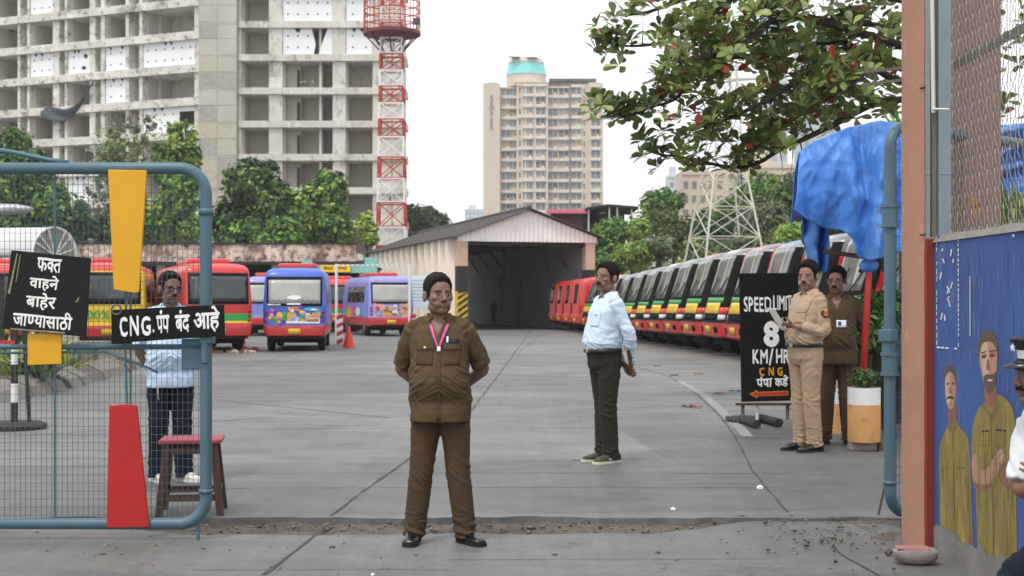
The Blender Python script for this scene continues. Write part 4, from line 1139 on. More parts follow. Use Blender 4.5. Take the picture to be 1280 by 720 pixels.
# striped stand with a red board at the left edge
ps = G(18, 536)
st = thing('striped_sign_stand', 'black and white striped sign stand on a round base at the left edge', 'sign stand', (ps.x, ps.y, .03))
m_ = MB(); m_.lathe([(.36, 0), (.36, .05), (.30, .08), (0, .08)], 28); m_.build('base', M_blk, st, angle=40)
m_ = MB()
for k in range(8): m_.box((-.03, -.03, .08 + k * .22), (.03, .03, .30 + k * .22), k % 2)
m_.build('striped_leg', [M_blk, M_wht], st)
m_ = MB(); m_.bar((.18, -.02, .08), (.08, .02, 1.5), .025); m_.build('brace', M_blk, st)
m_ = MB(); m_.box((-.62, -.045, 1.02), (-.01 - .1, -.01, 1.75), 0); m_.box((-.62, -.05, .95), (.02, -.012, 1.018), 1); m_.build('board', [M_blk, M_rdp], st)
# ------------------------------------------------------------------ gate leaves
M_gate = mat('gate_blue_grey', '#496674', rough=.45, var=.1, vs=2.5, dirt=[('#3f5462', .40, 2.5), ('#7a6552', .26, 9)])
M_wire = mat('mesh_wire', '#525d63', rough=.5, var=.15, metal=.3)
M_ply = mat('plate_yellow', '#d99f0d', rough=.5, var=.06, vs=3, dirt=[('#b8861a', .34, 4), ('#8a661f', .24, 14)], bump=.12, bs=12)
M_plr = mat('plate_red', '#b01717', rough=.5, var=.08, vs=3, dirt=[('#8c1714', .36, 4), ('#6b2a22', .24, 14)], bump=.12, bs=12)
Yg_ = 8.42
def gate(label, loc, rz, width, plates):
    t = thing('gate_leaf', label, 'gate', loc, rz, 'mesh gate leaves')
    # local: x=0 is the free edge, running to -width; z up
    zt_, zb, zm = (2.31 if plates else 2.63), .11, 1.205; r = .037
    def arc(c, a0, a1, rr=.16): return [(c[0] + rr * math.cos(a0 + (a1 - a0) * i / 8), 0, c[1] + rr * math.sin(a0 + (a1 - a0) * i / 8)) for i in range(9)]
    pts = [(-width, 0, zt_)] + arc((-.16, zt_ - .16), PI / 2, 0) + arc((-.16, zb + .16), 0, -PI / 2) + [(-width, 0, zb), (-width, 0, zt_)]
    m_ = MB(); m_.tube(pts, r, 14)
    m_.tube([(0, 0, 2.02), (0, 0, 2.06)], r * 1.25, 14); m_.tube([(0, 0, .30), (0, 0, .325)], r * 1.2, 14)
    m_.build('pipe_frame', M_gate, t, smooth=True)
    m_ = MB(); m_.tube([(-width, 0, zm), (-.02, 0, zm)], .018, 8); m_.tube([(-width, .0, zm - .05), (-.62, 0, zm - .03), (-.36, .01, zm - .13), (-.30, .01, zm - .16)], .008, 6); m_.build('mid_rail', M_gate, t, smooth=True)
    m_ = MB()
    for x in (-.94, -.47): m_.tube([(x, .012, zb), (x, .012, zt_)], .007, 6)
    m_.build('stiffener_rod', M_gate, t)
    m_ = MB(); x = -width + .03
    while x < -.03: m_.bar((x, .015, zb), (x, .015, zt_), .0018); x += .0325
    z = zb + .05
    while z < zt_: m_.bar((-width, .018, z), (0, .018, z), .0018); z += .05
    m_.build('wire_mesh', M_wire, t)
    m_ = MB(); m_.box((-.15, -.012, zm - .14), (-.005, .012, zm + .05)); m_.box((-.03, -.055, zm + .02), (.05, .045, zm + .10)); m_.tube([(-.0, -.03, zm - .1), (0, -.03, zm + .12)], .028, 8); m_.build('latch_plate', M_gate, t, bevel=.005)
    if plates:
        def pl(name, pxs, mm):
            q = [((x_ - 640) / F * Yg_ - loc[0], CZ - (y_ - HZ) / F * Yg_ - loc[2]) for x_, y_ in pxs]
            m_ = MB(); m_.prism(q[::-1], .02, 0, Matrix.Translation((0, -.052, 0))); return m_.build(name, mm, t, bevel=.003)
        tag(pl('tapered_plate', [(138, 213), (186, 214), (176.5, 365), (172, 366.5), (145, 362)], M_ply), 'yellow plate narrowing downward from the top pipe')
        tag(pl('tapered_plate', [(139.5, 505), (143, 506.5), (158, 504.5), (174, 505.5), (189, 657), (136, 658)], M_plr), 'red plate widening down to the bottom pipe')
        tag(pl('square_plate', [(38, 417), (80, 417), (80, 454.5), (38, 456)], M_ply), 'small square yellow plate below the mid rail')
        m_ = MB(); m_.tube([P(158, 364, Yg_) - Vector(loc), P(156.5, 432, Yg_) - Vector(loc), P(159, 506, Yg_) - Vector(loc)], .007, 6); m_.build('tie_rod', M_gate, t)
        m_ = MB(); m_.tube([P(-30, 184, Yg_ + .1) - Vector(loc), P(15, 190, Yg_ + .06) - Vector(loc), P(62, 200, Yg_ + .02) - Vector(loc), P(85, 203, Yg_) - Vector(loc)], .016, 8); m_.build('top_brace', M_gate, t, smooth=True)
        m_ = MB(); m_.tube([(-.05, 0, .11), (-.05, 0, -.01)], .012, 8); m_.build('drop_bolt', M_gate, t)
    return t
gl = (257.5 - 640) / F * Yg_
GATE = gate('blue-grey pipe and wire mesh gate leaf carrying yellow and red plates', (gl, Yg_, 0), 0, 2.55, True)
GR2 = gate('blue-grey mesh gate leaf swung open behind the terracotta pillar', (2.45, 8.82, 0), R(-140), 2.55, False)
for z in (1.08, 2.04):
    m_ = MB(); m_.tube([(0, 0, z - .07), (0, 0, z + .07)], .052, 12); m_.tube([(0, 0, z + .055), (0, 0, z + .075)], .06, 12); m_.tube([(0, 0, z - .075), (0, 0, z - .055)], .06, 12)
    m_.build('hinge_collar', M_gate, GR2, smooth=False)
# black board: vehicles only for leaving
M_bd = mat('board_black', '#101111', rough=.6, var=.3, vs=5, spec=.3, dirt=[('#3c3d3b', .32, 5), ('#6b6c68', .18, 14)])
M_bdb = mat('board_black_plain', '#0b0b0c', spec=.25, rough=.65, var=.25, vs=4)
M_let = mat('letter_white', '#e9e9e6', rough=.6, var=.06, vs=20)
def board(name, label, cor, Y, m_board, th=.018, lines=(), border=None):
    c = [P(x, y, Y) for x, y in cor]                # bl, br, tr, tl
    o_ = sum(c, Vector()) / 4; t = thing(name, label, 'sign', o_)
    c = [q - o_ for q in c]
    f = quadmap(*c)
    m_ = MB(); fr = [f(x, z, 0) for x, z in ((0, 0), (1, 0), (1, 1), (0, 1))]; bk = [f(x, z, -th) for x, z in ((0, 0), (1, 0), (1, 1), (0, 1))]
    m_.add(fr + bk, [(0, 1, 2, 3), (7, 6, 5, 4), (0, 4, 5, 1), (1, 5, 6, 2), (2, 6, 7, 3), (3, 7, 4, 0)])
    m_.build('panel', m_board, t, bevel=.003)
    for (txt, rect, mm, bold) in lines: lettering('lettering', txt, rect, f, mm, t, bold, 0, .012)
    return t, f
VB, f_ = board('black_board', 'black board asking only vehicles to go out, tilted on the gate', [(2.5, 411), (107, 421), (113, 322.5), (14, 312.5)], Yg_ - .075, M_bd, .02, [
    ('फक|त', (.34, .65, .77, .945), M_let, .026), ('वाहने', (.27, .63, .53, .73), M_let, .026), ('बाहेर', (.25, .615, .285, .505), M_let, .026), ('जाण|यासाठी', (.115, .83, .06, .28), M_let, .026)])
M_scuff = mat('scuff_khaki', '#8a8767', rough=.8, var=.4, vs=20)
for q in ([(.02, .45), (.05, .45), (.09, .97), (.075, .97)], [(.1, .6), (.108, .6), (.13, .95), (.118, .95)], [(.1, .003), (.75, .012), (.75, .035), (.1, .022)], [(.85, .42), (.88, .43), (.9, .5), (.87, .47)]):
    m_ = MB(); m_.add([f_(x, z, .0025) for x, z in q], [(0, 1, 2, 3)]); m_.build('scuff_mark', M_scuff, VB)
CB, f2 = board('black_board', 'long black pump-closed board hung across the gate latch side', [(139.5, 429.5), (281, 419.5), (279.5, 380.5), (138.5, 387.5)], Yg_ - .085, M_bdb, .02, [
    ('C', (.075, .145, .18, .78), M_let, .03), ('N', (.165, .245, .18, .80), M_let, .03), ('G', (.265, .35, .17, .76), M_let, .03), ('.', (.367, .379, .25, .35), M_let, .02), ('पंप', (.40, .515, .21, .93), M_let, .03), ('बंद', (.565, .695, .18, .9), M_let, .03), ('आहे', (.73, .96, .14, .98), M_let, .03)])
m_ = MB(); c = f2(.05, 1.0, 0)
m_.tube([c + Vector((math.cos(a) * .03, 0, math.sin(a) * .03)) for a in np.linspace(0, 2 * PI, 13)], .006, 6); m_.build('hanging_ring', M_wire, CB)
m_ = MB()
for px in (158, 262):
    m_.tube([P(px, 384, Yg_ - .09) - CB.location, P(px + 2, 377, Yg_ - .05) - CB.location, P(px + 1, 372, Yg_ + .02) - CB.location], .003, 5)
m_.build('tie_wire', M_wire, CB)
# ------------------------------------------------------------------ stool
M_wood = mat('dark_wood', '#4a342c', rough=.75, var=.25, vs=8, stretch=(3, 3, .6), dirt=('#2c1f1a', .25, 6))
M_pinkw = mat('seat_maroon', '#9c3d4c', rough=.6, var=.15, vs=5, dirt=('#6d2a35', .2, 6))
p = G(240, 640)
stl = thing('wooden_stool', 'dark wooden stool with a maroon top beside the gate post', 'stool', (p.x, p.y, .03), R(8))
m_ = MB(); m_.box((-.21, -.17, .485), (.21, .17, .515)); m_.build('seat', M_pinkw, stl, bevel=.006)
def slat(mb, a, b, w, d, mi=0):
    a, b = Vector(a), Vector(b); mb.add([a + Vector((x * w / 2, y * d / 2, 0)) for x, y in ((-1, -1), (1, -1), (1, 1), (-1, 1))] + [b + Vector((x * w / 2, y * d / 2, 0)) for x, y in ((-1, -1), (1, -1), (1, 1), (-1, 1))],
        [(0, 3, 2, 1), (4, 5, 6, 7), (0, 1, 5, 4), (1, 2, 6, 5), (2, 3, 7, 6), (3, 0, 4, 7)], mi)
for sx in (-1, 1):
    for sy in (-1, 1):
        m_ = MB(); slat(m_, (sx * .205, sy * .17, 0), (sx * .155, sy * .13, .485), .05, .045); m_.build('leg', M_wood, stl, bevel=.004)
for (a, b) in (((-.19, -.155, .12), (.19, -.155, .12)), ((-.19, .155, .14), (.19, .155, .14)), ((-.17, -.135, .44), (.17, -.135, .44)), ((-.17, .135, .44), (.17, .135, .44))):
    m_ = MB(); m_.cbox(((a[0] + b[0]) / 2, a[1], a[2]), (abs(b[0] - a[0]) - .045, .025, .045)); m_.build('stretcher', M_wood, stl)
for sx in (-1, 1):
    m_ = MB(); m_.cbox((sx * .19, 0, .17), (.025, .26, .03)); m_.build('stretcher', M_wood, stl)
# ------------------------------------------------------------------ right pillar, wall with the mural
M_terra = mat('terracotta_plaster', '#a57a65', rough=.85, var=.09, vs=1.6, bump=.25, bs=18, dirt=[('#8f6552', .34, 2.2), ('#c4a490', .34, 4), ('#5c463d', .20, 9)], dstretch=(1, 1, .7))
M_dred = mat('dark_red_plaster', '#7c3027', rough=.85, var=.15, vs=4, bump=.2, bs=25, dirt=('#56231d', .15, 9))
M_mur = mat('mural_blue', '#32508a', rough=.75, var=.28, vs=1.6, bump=.12, bs=25, dirt=[('#5a76a8', .34, 2.6), ('#1c3570', .36, 1.8), ('#717a86', .16, 6)], dstretch=(1, 1, .35))
M_cap = mat('coping_cement', '#85807a', rough=.95, var=.2, vs=5, bump=.6, bs=25, dirt=('#55504b', .3, 7))
pil = thing('gate_pillar', 'tall terracotta plastered gate pillar with rough edges', 'pillar', (2.42, 8.2, 0))
m_ = MB(); zz = np.linspace(0, 4.6, 40); v = []
for i, z in enumerate(zz):
    j = lambda k: .006 * noise.noise((k * 3, z * 4, 0)) + .004 * noise.noise((k, z * 14, 2))
    w0, w1 = -.040, (.040 if z < 1.83 else .036)
    v += [(w0 + .018 + j(1), .13, z), (w0 + j(2), .02, z), (w1 - .012 + j(3), -.14, z), (w1 + j(3), -.12, z), (w1 + .02, .25, z), (w0 + .06, .32, z)]
m_.add(v, [(i * 6 + k, i * 6 + (k + 1) % 6, i * 6 + 6 + (k + 1) % 6, i * 6 + 6 + k) for i in range(39) for k in range(6)] + [tuple(range(39 * 6, 40 * 6))])
m_.build('shaft', M_terra, pil, angle=50)
m_ = MB()
for z, w in ((1.88, .035), (2.75, .02)): m_.tube([(.0, -.13, z), (.03, -.145, z + .004)], .006, 5)
m_.build('rusty_hook', M_blk, pil)
WX0 = 2.497
def wallx(Y): return WX0 + .0165 * (8.05 - Y)
def wallpt(px, py):
    k = (px - 640) / F; Y = (WX0 + .0165 * 8.05) / (k + .0165); return Y, CZ - (py - HZ) / F * Y
wal = thing('mural_wall', 'plastered boundary wall painted blue with two uniformed men', 'wall', (0, 0, 0))
y0, y1 = 3.2, 8.04; wh = 1.845
m_ = MB()
m_.add([(wallx(y1), y1, -.02), (wallx(y0), y0, -.02), (wallx(y0) + .25, y0, -.02), (wallx(y1) + .25, y1, -.02), (wallx(y1), y1, wh), (wallx(y0), y0, wh), (wallx(y0) + .25, y0, wh), (wallx(y1) + .25, y1, wh)],
       [(0, 3, 2, 1), (4, 5, 6, 7), (1, 0, 4, 5), (2, 1, 5, 6), (3, 2, 6, 7), (0, 3, 7, 4)])
m_.build('masonry', M_mur, wal)
m_ = MB(); v = []
for i in range(60):
    Y = y1 - (y1 - y0) * i / 59; h = .03 + .012 * noise.noise((Y * 5, 0, 0)) + .008 * noise.noise((Y * 19, 0, 3))
    v += [(wallx(Y) - .012 + .008 * noise.noise((Y * 9, 5, 0)), Y, wh - .012), (wallx(Y) + .01, Y, wh + h), (wallx(Y) + .26, Y, wh + h * 1.1), (wallx(Y) + .27, Y, wh - .01)]
m_.add(v, [(i * 4 + k, i * 4 + k + 1, i * 4 + 5 + k, i * 4 + 4 + k) for i in range(59) for k in range(3)] + [(0, 3, 2, 1)])
m_.build('coping', M_cap, wal)
m_ = MB(); m_.box((2.445, 8.045, 0), (2.62, 8.13, 1.86)); m_.build('red_border', M_dred, wal, bevel=.008)
# grey damp foot of the wall
M_damp = mat('damp_plaster', '#77746f', rough=.95, var=.25, vs=4, bump=.3, bs=20, dirt=('#4f4c48', .3, 6))
v = []; n = 90
for i in range(n + 1):
    Y = y1 - .005 - (y1 - y0 - .01) * i / n; h = .17 + .07 * noise.noise((Y * 3, 1, 0)) + .04 * noise.noise((Y * 14, 2, 0))
    v += [(wallx(Y) - .0062, Y, -.015), (wallx(Y) - .0062, Y, h)]
m_ = MB(); m_.add(v, [(2 * i, 2 * i + 1, 2 * i + 3, 2 * i + 2) for i in range(n)]); m_.build('damp_stain', M_damp, wal)
# the two painted men and the dashed frame, flat on the wall
MU = dict(rough=.8, vs=9, stretch=(1, 1, .25))
U_k = mat('painted_khaki', '#807039', var=.3, dirt=[('#6b5a26', .45, 5), ('#a8944a', .36, 9)], **MU); U_kd = mat('painted_khaki_line', '#5d4c1e', var=.2, **MU)
U_sk = mat('painted_skin', '#a67d67', var=.25, dirt=('#84563f', .42, 12), **MU); U_skl = mat('painted_skin_pale', '#b8998a', var=.25, dirt=('#8f6a58', .42, 14), **MU)
U_hr = mat('painted_hair', '#54463b', var=.25, **MU); U_bk = mat('painted_dark', '#2b241f', var=.2, **MU); U_w = mat('painted_white', '#c9cdd4', var=.12, **MU)
U_rd = mat('painted_rust', '#9a5a48', var=.2, **MU)
layer = [0]
U_skd = mat('painted_skin_dark', '#7d5441', var=.25, **MU); U_b1 = mat('painted_blue_light', '#385690', var=.2, **MU); U_b2 = mat('painted_blue_dark', '#2d4880', var=.2, **MU); U_b3 = mat('worn_blue_grey', '#4a6291', var=.25, **MU)
def mural(name, pts, mm, sm=2):
    pts = [Vector(q) for q in pts]
    for _ in range(sm):
        q = []
        for a, b in zip(pts, pts[1:] + pts[:1]): q += [a.lerp(b, .25), a.lerp(b, .75)]
        pts = q
    layer[0] += 1; v = []
    for x, y in pts:
        Y, z = wallpt(x, y); v.append((wallx(Y) - .0006 - .000012 * layer[0], Y, z))
    return v, mm
def mural_obj(name, items):
    mats = []; V = []; FF = []; mi = []
    for v, mm in items:
        if mm not in mats: mats.append(mm)
        FF.append(tuple(range(len(V), len(V) + len(v)))); V += v; mi.append(mats.index(mm))
    return mesh_obj(name, V, FF, mats, wal, mi)
def strokes(x0, x1, ya, yb, n, dark, light):
    o = []
    for _ in range(n):
        x = random.uniform(x0, x1); y = random.uniform(ya, yb); L_ = random.uniform(18, 60); w = random.uniform(.5, 1.3); dx_ = random.uniform(-2.5, 2.5)
        o.append(mural('', [(x, y), (x + w, y + 2), (x + w + dx_, min(y + L_, yb + 30)), (x + dx_, min(y + L_, yb + 32))], random.choice((dark, dark, light)), 1))
    return o
U_kl = mat('painted_khaki_light', '#908249', var=.25, **MU); U_km = mat('painted_khaki_mid', '#6c5f30', var=.25, **MU)
A = []
for _ in range(90):
    x = random.uniform(1171, 1280); y = random.uniform(288, 640); L_ = random.uniform(12, 70); w = random.uniform(.6, 2.6); d_ = random.uniform(-2, 2)
    A.append(mural('', [(x, y), (x + w, y + 4), (x + w + d_, y + L_ * .6), (x + d_, y + L_), (x + d_ * .5 - .4, y + L_ * .5)], random.choice((U_b1, U_b1, U_b3)), 1))

o = mural_obj('brush_streak', A)
A = [mural('', [(1174.5, 580), (1175, 556), (1179, 544), (1185, 535), (1187, 524), (1191, 531), (1196, 523), (1199, 533), (1207, 541), (1212, 552), (1213.5, 590), (1215, 640), (1218, 700), (1176, 684), (1175, 640)], U_k, 1),
     mural('', [(1185.5, 528), (1185.5, 506), (1196, 504), (1196.5, 527), (1191, 533)], U_skd, 1),
     mural('', [(1181.5, 480), (1182, 466), (1187, 459), (1193, 463), (1195.5, 482), (1195, 500), (1191, 512), (1186, 511), (1182.5, 500)], U_sk),
     mural('', [(1182, 482), (1182.5, 468), (1187, 464), (1188.5, 480), (1188, 500), (1186, 508), (1183, 498)], U_skl, 1),
     mural('', [(1180.6, 478), (1181, 463), (1187, 455), (1193.5, 459), (1196.4, 474), (1196.4, 486), (1195, 474), (1191, 466), (1186, 465), (1182.4, 471)], U_hr, 1),
     mural('', [(1183.5, 497), (1188, 494.5), (1193, 497), (1193, 500), (1188, 497.5), (1184, 500)], U_bk, 1),
     mural('', [(1183.2, 478.6), (1187, 477.6), (1187, 480.5), (1183.4, 481.6)], U_skd, 1), mural('', [(1189.4, 478), (1194, 477.4), (1194, 480.5), (1189.6, 481)], U_skd, 1),
     mural('', [(1183.8, 479.8), (1186.4, 479.2), (1186.4, 480.6), (1183.8, 481.2)], U_bk, 0), mural('', [(1190, 479.6), (1193.2, 479), (1193.2, 480.4), (1190, 481)], U_bk, 0),
     mural('', [(1187.6, 483), (1188.8, 483), (1190.2, 492), (1186.8, 492.4)], U_skd, 1), mural('', [(1186, 504), (1190.5, 503.6), (1190, 505.4), (1186.6, 505.6)], U_rd, 1),
     mural('', [(1190.4, 533), (1191.4, 533), (1194, 612), (1195, 690), (1193.6, 690), (1192.4, 612)], U_kd, 0), mural('', [(1186, 528), (1191, 536), (1196.4, 527), (1197.6, 534), (1192, 543), (1185, 536)], U_km, 0),
     mural('', [(1178, 586), (1187, 584), (1187, 585.6), (1178, 587.8)], U_kd, 0), mural('', [(1197, 583), (1208, 585), (1208, 586.6), (1197, 584.8)], U_kd, 0), mural('', [(1178, 586), (1178.8, 586), (1179.4, 606), (1178.6, 606)], U_kd, 0), mural('', [(1207.4, 585), (1208, 585), (1208.4, 606), (1207.6, 606)], U_kd, 0),
     mural('', [(1209.4, 566), (1210.2, 566), (1213.6, 668), (1212.4, 668)], U_kd, 0), mural('', [(1211.5, 668), (1215, 668), (1216, 682), (1213, 688), (1211.6, 680)], U_skd, 1)]
A[1:1] = strokes(1177, 1211, 545, 640, 40, U_km, U_kl)
o = mural_obj('painted_man', A); o['label'] = 'thinner painted man at the left of the mural'
A = [mural('', [(1214.5, 568), (1216, 530), (1222, 512), (1232, 503), (1238, 493), (1243, 500), (1249, 492), (1258, 499), (1266, 508), (1270, 530), (1271, 600), (1272, 720), (1223, 706), (1221, 640), (1219, 590)], U_k, 1),
     mural('', [(1230.5, 502), (1231, 478), (1246, 478), (1248, 500), (1240, 512)], U_skd, 1),
     mural('', [(1224.5, 444), (1226, 428), (1235, 419), (1244, 424), (1247.4, 446), (1246, 470), (1240, 488), (1233, 486), (1227, 468)], U_sk),
     mural('', [(1226, 446), (1227.4, 430), (1234, 424), (1237, 446), (1236, 468), (1233, 476), (1228, 464)], U_skl, 1),
     mural('', [(1222.6, 442), (1223.4, 425), (1229, 414), (1238, 412.6), (1246, 420), (1248.6, 436), (1248.4, 456), (1246.4, 438), (1241, 427), (1231, 427), (1226.4, 434), (1224.6, 450)], U_hr, 1),
     mural('', [(1229, 471), (1233.6, 467.4), (1238.4, 468.6), (1243, 467), (1246.6, 464), (1246.2, 478), (1242, 489), (1237.4, 493.4), (1232.6, 487)], U_hr, 1), mural('', [(1234, 474.6), (1238, 473.4), (1242.6, 474), (1240.4, 477.4), (1236, 478)], U_rd, 1), mural('', [(1235, 474.8), (1241.6, 474.4), (1240, 476), (1236.4, 476.2)], U_w, 0),
     mural('', [(1227, 443.6), (1233.8, 441.6), (1234, 447), (1227.6, 449)], U_skd, 1), mural('', [(1237, 441.4), (1245, 440), (1245, 446), (1237.2, 447)], U_skd, 1),
     mural('', [(1228, 445.6), (1232.8, 444.2), (1233, 446.6), (1228.2, 447.6)], U_bk, 1), mural('', [(1238, 444), (1243.8, 443), (1243.8, 445.4), (1238.2, 446.2)], U_bk, 1), mural('', [(1227, 440.6), (1234, 438.6), (1234, 440), (1227, 442.4)], U_bk, 0), mural('', [(1237, 438.6), (1245.4, 437), (1245.4, 439), (1237, 440.2)], U_bk, 0),
     mural('', [(1234.4, 448), (1236, 448), (1239, 461), (1236, 463.6), (1233, 462.4)], U_skd, 1),
     mural('', [(1230, 500), (1239.6, 518), (1249, 498), (1251, 508), (1241, 528), (1229, 510)], U_km, 0), mural('', [(1239, 516), (1240.6, 516), (1242.6, 600), (1243.4, 712), (1241.6, 712), (1240.8, 600)], U_kd, 0),
     mural('', [(1226, 538), (1237, 537.6), (1237, 540), (1226, 540.6)], U_bk, 0), mural('', [(1245, 536), (1258, 537), (1258, 540), (1245, 538.6)], U_bk, 0)]
for x0, x1 in ((1226, 1237), (1245, 1258)):
    A += [mural('', [(x0, 540), (x0 + .8, 540), (x0 + 1, 557), (x0 + .2, 557)], U_kd, 0), mural('', [(x1 - .8, 540), (x1, 540), (x1, 557), (x1 - .8, 557)], U_kd, 0), mural('', [(x0, 556), (x1, 556), (x1, 557.2), (x0, 557.2)], U_kd, 0)]
A += [mural('', [(1215, 580), (1217, 566), (1222.6, 570), (1225, 588), (1231, 590), (1240, 578), (1247, 563), (1254, 560), (1257.6, 568), (1255, 582), (1246, 600), (1234, 614), (1222, 614), (1216.6, 602)], U_sk, 1), mural('', [(1247, 588), (1257, 574), (1262, 571), (1267, 584), (1270, 600), (1268, 616), (1258, 610), (1249, 600)], U_skd, 1),
      mural('', [(1217, 600), (1224, 606), (1236, 606), (1246, 594), (1247, 598), (1235, 614), (1222, 614)], U_skd, 1), mural('', [(1244, 571), (1250, 562), (1253, 564), (1246, 574)], U_skl, 1), mural('', [(1247, 575), (1254, 566), (1256, 569), (1249, 579)], U_skl, 1)]
A[1:1] = strokes(1221, 1268, 512, 670, 70, U_km, U_kl)
o = mural_obj('painted_man', A); o['label'] = 'bearded painted man with folded arms at the right of the mural'
A = []
def dash(x0, y0_, x1, y1_, n, w):
    for k in range(n):
        if random.random() < .12: continue
        a, b = k / n, (k + random.uniform(.5, .85)) / n
        ax_, ay, bx, by = x0 + (x1 - x0) * a, y0_ + (y1_ - y0_) * a, x0 + (x1 - x0) * b, y0_ + (y1_ - y0_) * b
        if abs(x1 - x0) > abs(y1_ - y0_): A.append(mural('', [(ax_, ay), (bx, by), (bx, by + w), (ax_, ay + w)], U_w, 0))
        else: A.append(mural('', [(ax_, ay), (ax_ + w * .6, ay), (bx + w * .6, by), (bx, by)], U_w, 0))
dash(1171.5, 300, 1199, 297, 5, 2.2); dash(1171.5, 433, 1199, 435, 5, 2.2); dash(1171.2, 300, 1171.2, 434, 15, 1.6); dash(1198, 298, 1198.5, 435, 22, 2.0)
for k in range(13):
    x, y = random.uniform(1176, 1193), random.uniform(310, 415); dx_, dy_ = random.uniform(-3, 4), random.uniform(3, 9)
    A.append(mural('', [(x, y), (x + dx_, y + dy_), (x + dx_ + 1.5, y + dy_), (x + 1.7, y)], U_w, 0))
A.append(mural('', [(1266, 293), (1269, 292.5), (1269.5, 296), (1266.5, 296.5)], U_w, 1)); A.append(mural('', [(1213, 345), (1214, 345), (1214, 420), (1213, 420)], U_w, 0))
o = mural_obj('dashed_frame', A); o['label'] = 'flaking white dashed panel outline beside the red border'
# chain-link fence on the wall
M_link = mat('chain_link_wire', '#8f8a80', rough=.6, metal=.4, var=.2, dirt=('#6a5444', .2, 8))
M_ang = mat('rusty_angle_iron', '#6f6a64', rough=.75, metal=.3, var=.2, vs=6, dirt=('#6b4a38', .3, 8))
cl = thing('chain_link_fence', 'rusty chain-link fence standing on top of the mural wall', 'fence', (0, 0, 0))
m_ = MB(); zb_, zt_ = 1.86, 3.75; s_ = .056
Ya_, Yb_ = 8.02, 5.2
n = int((Ya_ - Yb_) / s_); nz = int((zt_ - zb_) / (s_ * .9))
for i in range(n + 1):
    ptl = []
    for j in range(nz + 1):
        Y = Ya_ - i * s_ - (s_ / 2 if j % 2 else -.0) + .006 * noise.noise((i, j, 0)); X = wallx(Y) + .10 + (.004 if (i + j) % 2 else -.004) + .012 * noise.noise((Y * 2, j * .2, 0))
        ptl.append((X, Y, zb_ + j * s_ * .9))
    m_.tube(ptl, .0021, 3, cap=False)
    ptl = [(X + .003, 2 * (Ya_ - i * s_) - Y - s_ * 0 if j % 2 else Y, z) for j, (X, Y, z) in enumerate(ptl)]
    m_.tube(ptl, .0021, 3, cap=False)
m_.build('wire_netting', M_link, cl)
m_ = MB(); m_.box((2.49, 8.055, 1.87), (2.512, 8.10, 4.6)); m_.box((2.512, 8.08, 1.87), (2.535, 8.1, 4.6)); m_.build('angle_post', M_ang, cl)
m_ = MB(); m_.tube([(2.488, 8.03, 2.6), (2.48, 8.03, 3.3), (2.462, 8.03, 4.6)], .012, 6); m_.tube([(2.48, 8.02, 2.62), (2.57, 8.0, 2.615)], .008, 6); m_.build('loose_pipe', M_pyl, cl)
m_ = MB(); m_.box((wallx(6) + .085, 5.0, 2.86), (wallx(6) + .093, 8.05, 2.91)); m_.build('rail', M_ang, cl)
m_ = MB()
for k in range(9):
    a, b = random.uniform(-.05, .05), random.uniform(-.08, .08); c = Vector((2.63, 7.72, 2.0)) + Vector((0, a, b))
    m_.add([c, c + Vector((0, random.uniform(-.05, .05), .05)), c + Vector((.02, random.uniform(-.03, .03), .07))], [(0, 1, 2)])
o = m_.build('dry_leaf', mat('dry_leaf', '#9a6a34', rough=.8, var=.3, vs=20)); tag(o, 'crumpled brown dry leaves caught in the chain-link fence', 'leaves'); o['kind'] = 'stuff'
# post and column behind the fence
pb = thing('steel_box_post', 'weathered pale blue-grey steel post behind the chain-link fence', 'post', (2.745, 8.75, 0))
m_ = MB(); m_.box((-.078, 0, 0), (.078, .12, 4.8)); m_.box((-.082, -.004, 2.30), (.082, .124, 2.315)); m_.build('post_shaft', mat('blue_grey_steel', '#93a7b2', rough=.6, var=.12, vs=2, dirt=[('#6d7c86', .25, 2), ('#6a5345', .1, 8)]), pb, bevel=.004)
m_ = MB(); m_.box((-.10, -.02, 0), (.10, .14, .03)); m_.build('base_plate', M_ang, pb)
pc_ = thing('brick_column', 'dusty pinkish brown building column behind the chain-link fence', 'column', (3.2, 9.35, 0))
m_ = MB(); m_.box((-.165, 0, 0), (.165, .4, 5.2)); m_.build('column_shaft', mat('dusty_pink_plaster', '#8a6f69', rough=.9, var=.1, vs=1.5, bump=.2, bs=20, dirt=('#7e5f5a', .16, 3)), pc_, bevel=.01)
m_ = MB(); m_.box((-.2, -.03, 0), (.2, .43, .25)); m_.build('plinth', M_cap, pc_)
# bracket arms on the pillar's left
bk_ = thing('bracket_arm', 'grey steel twin bracket sticking out behind the pillar below the leaves', 'bracket', (2.42, 8.6, 2.88))
m_ = MB(); m_.bar((-.20, 0, .055), (.1, -.1, .075), .012); m_.bar((-.20, 0, -.025), (.1, -.1, 0), .012); m_.bar((-.12, 0, -.03), (-.12, 0, .065), .01); m_.build('arm', M_ang, bk_)
# lone stone at the foot of the pillar
p = G(1145, 705, .01)
o = thing('kerb_block', 'broken grey kerb block with pinkish top at the pillar foot', 'block', (p.x, p.y, .01), R(-6))
m_ = MB(); v, f = sphere((0, 0, .05), (.14, .09, .055), 12, 7); v = [(max(-.125, min(.125, x)) * (1 + .08 * noise.noise((x * 9, y * 9, z * 9))), max(-.075, min(.075, y)), max(0, min(.09, z * 1.2))) for x, y, z in v]
m_.add(v, f); m_.build('block', mat('kerb_block', '#8f8480', rough=.95, var=.2, vs=8, bump=.5, bs=30, dirt=('#a56d68', .2, 4)), o, angle=40)
m_ = MB(); m_.cbox((-.02, 0, .092), (.18, .11, .008)); m_.build('paint_patch', mat('pink_patch', '#a8716c', rough=.95, var=.2, vs=12), o, bevel=.003)
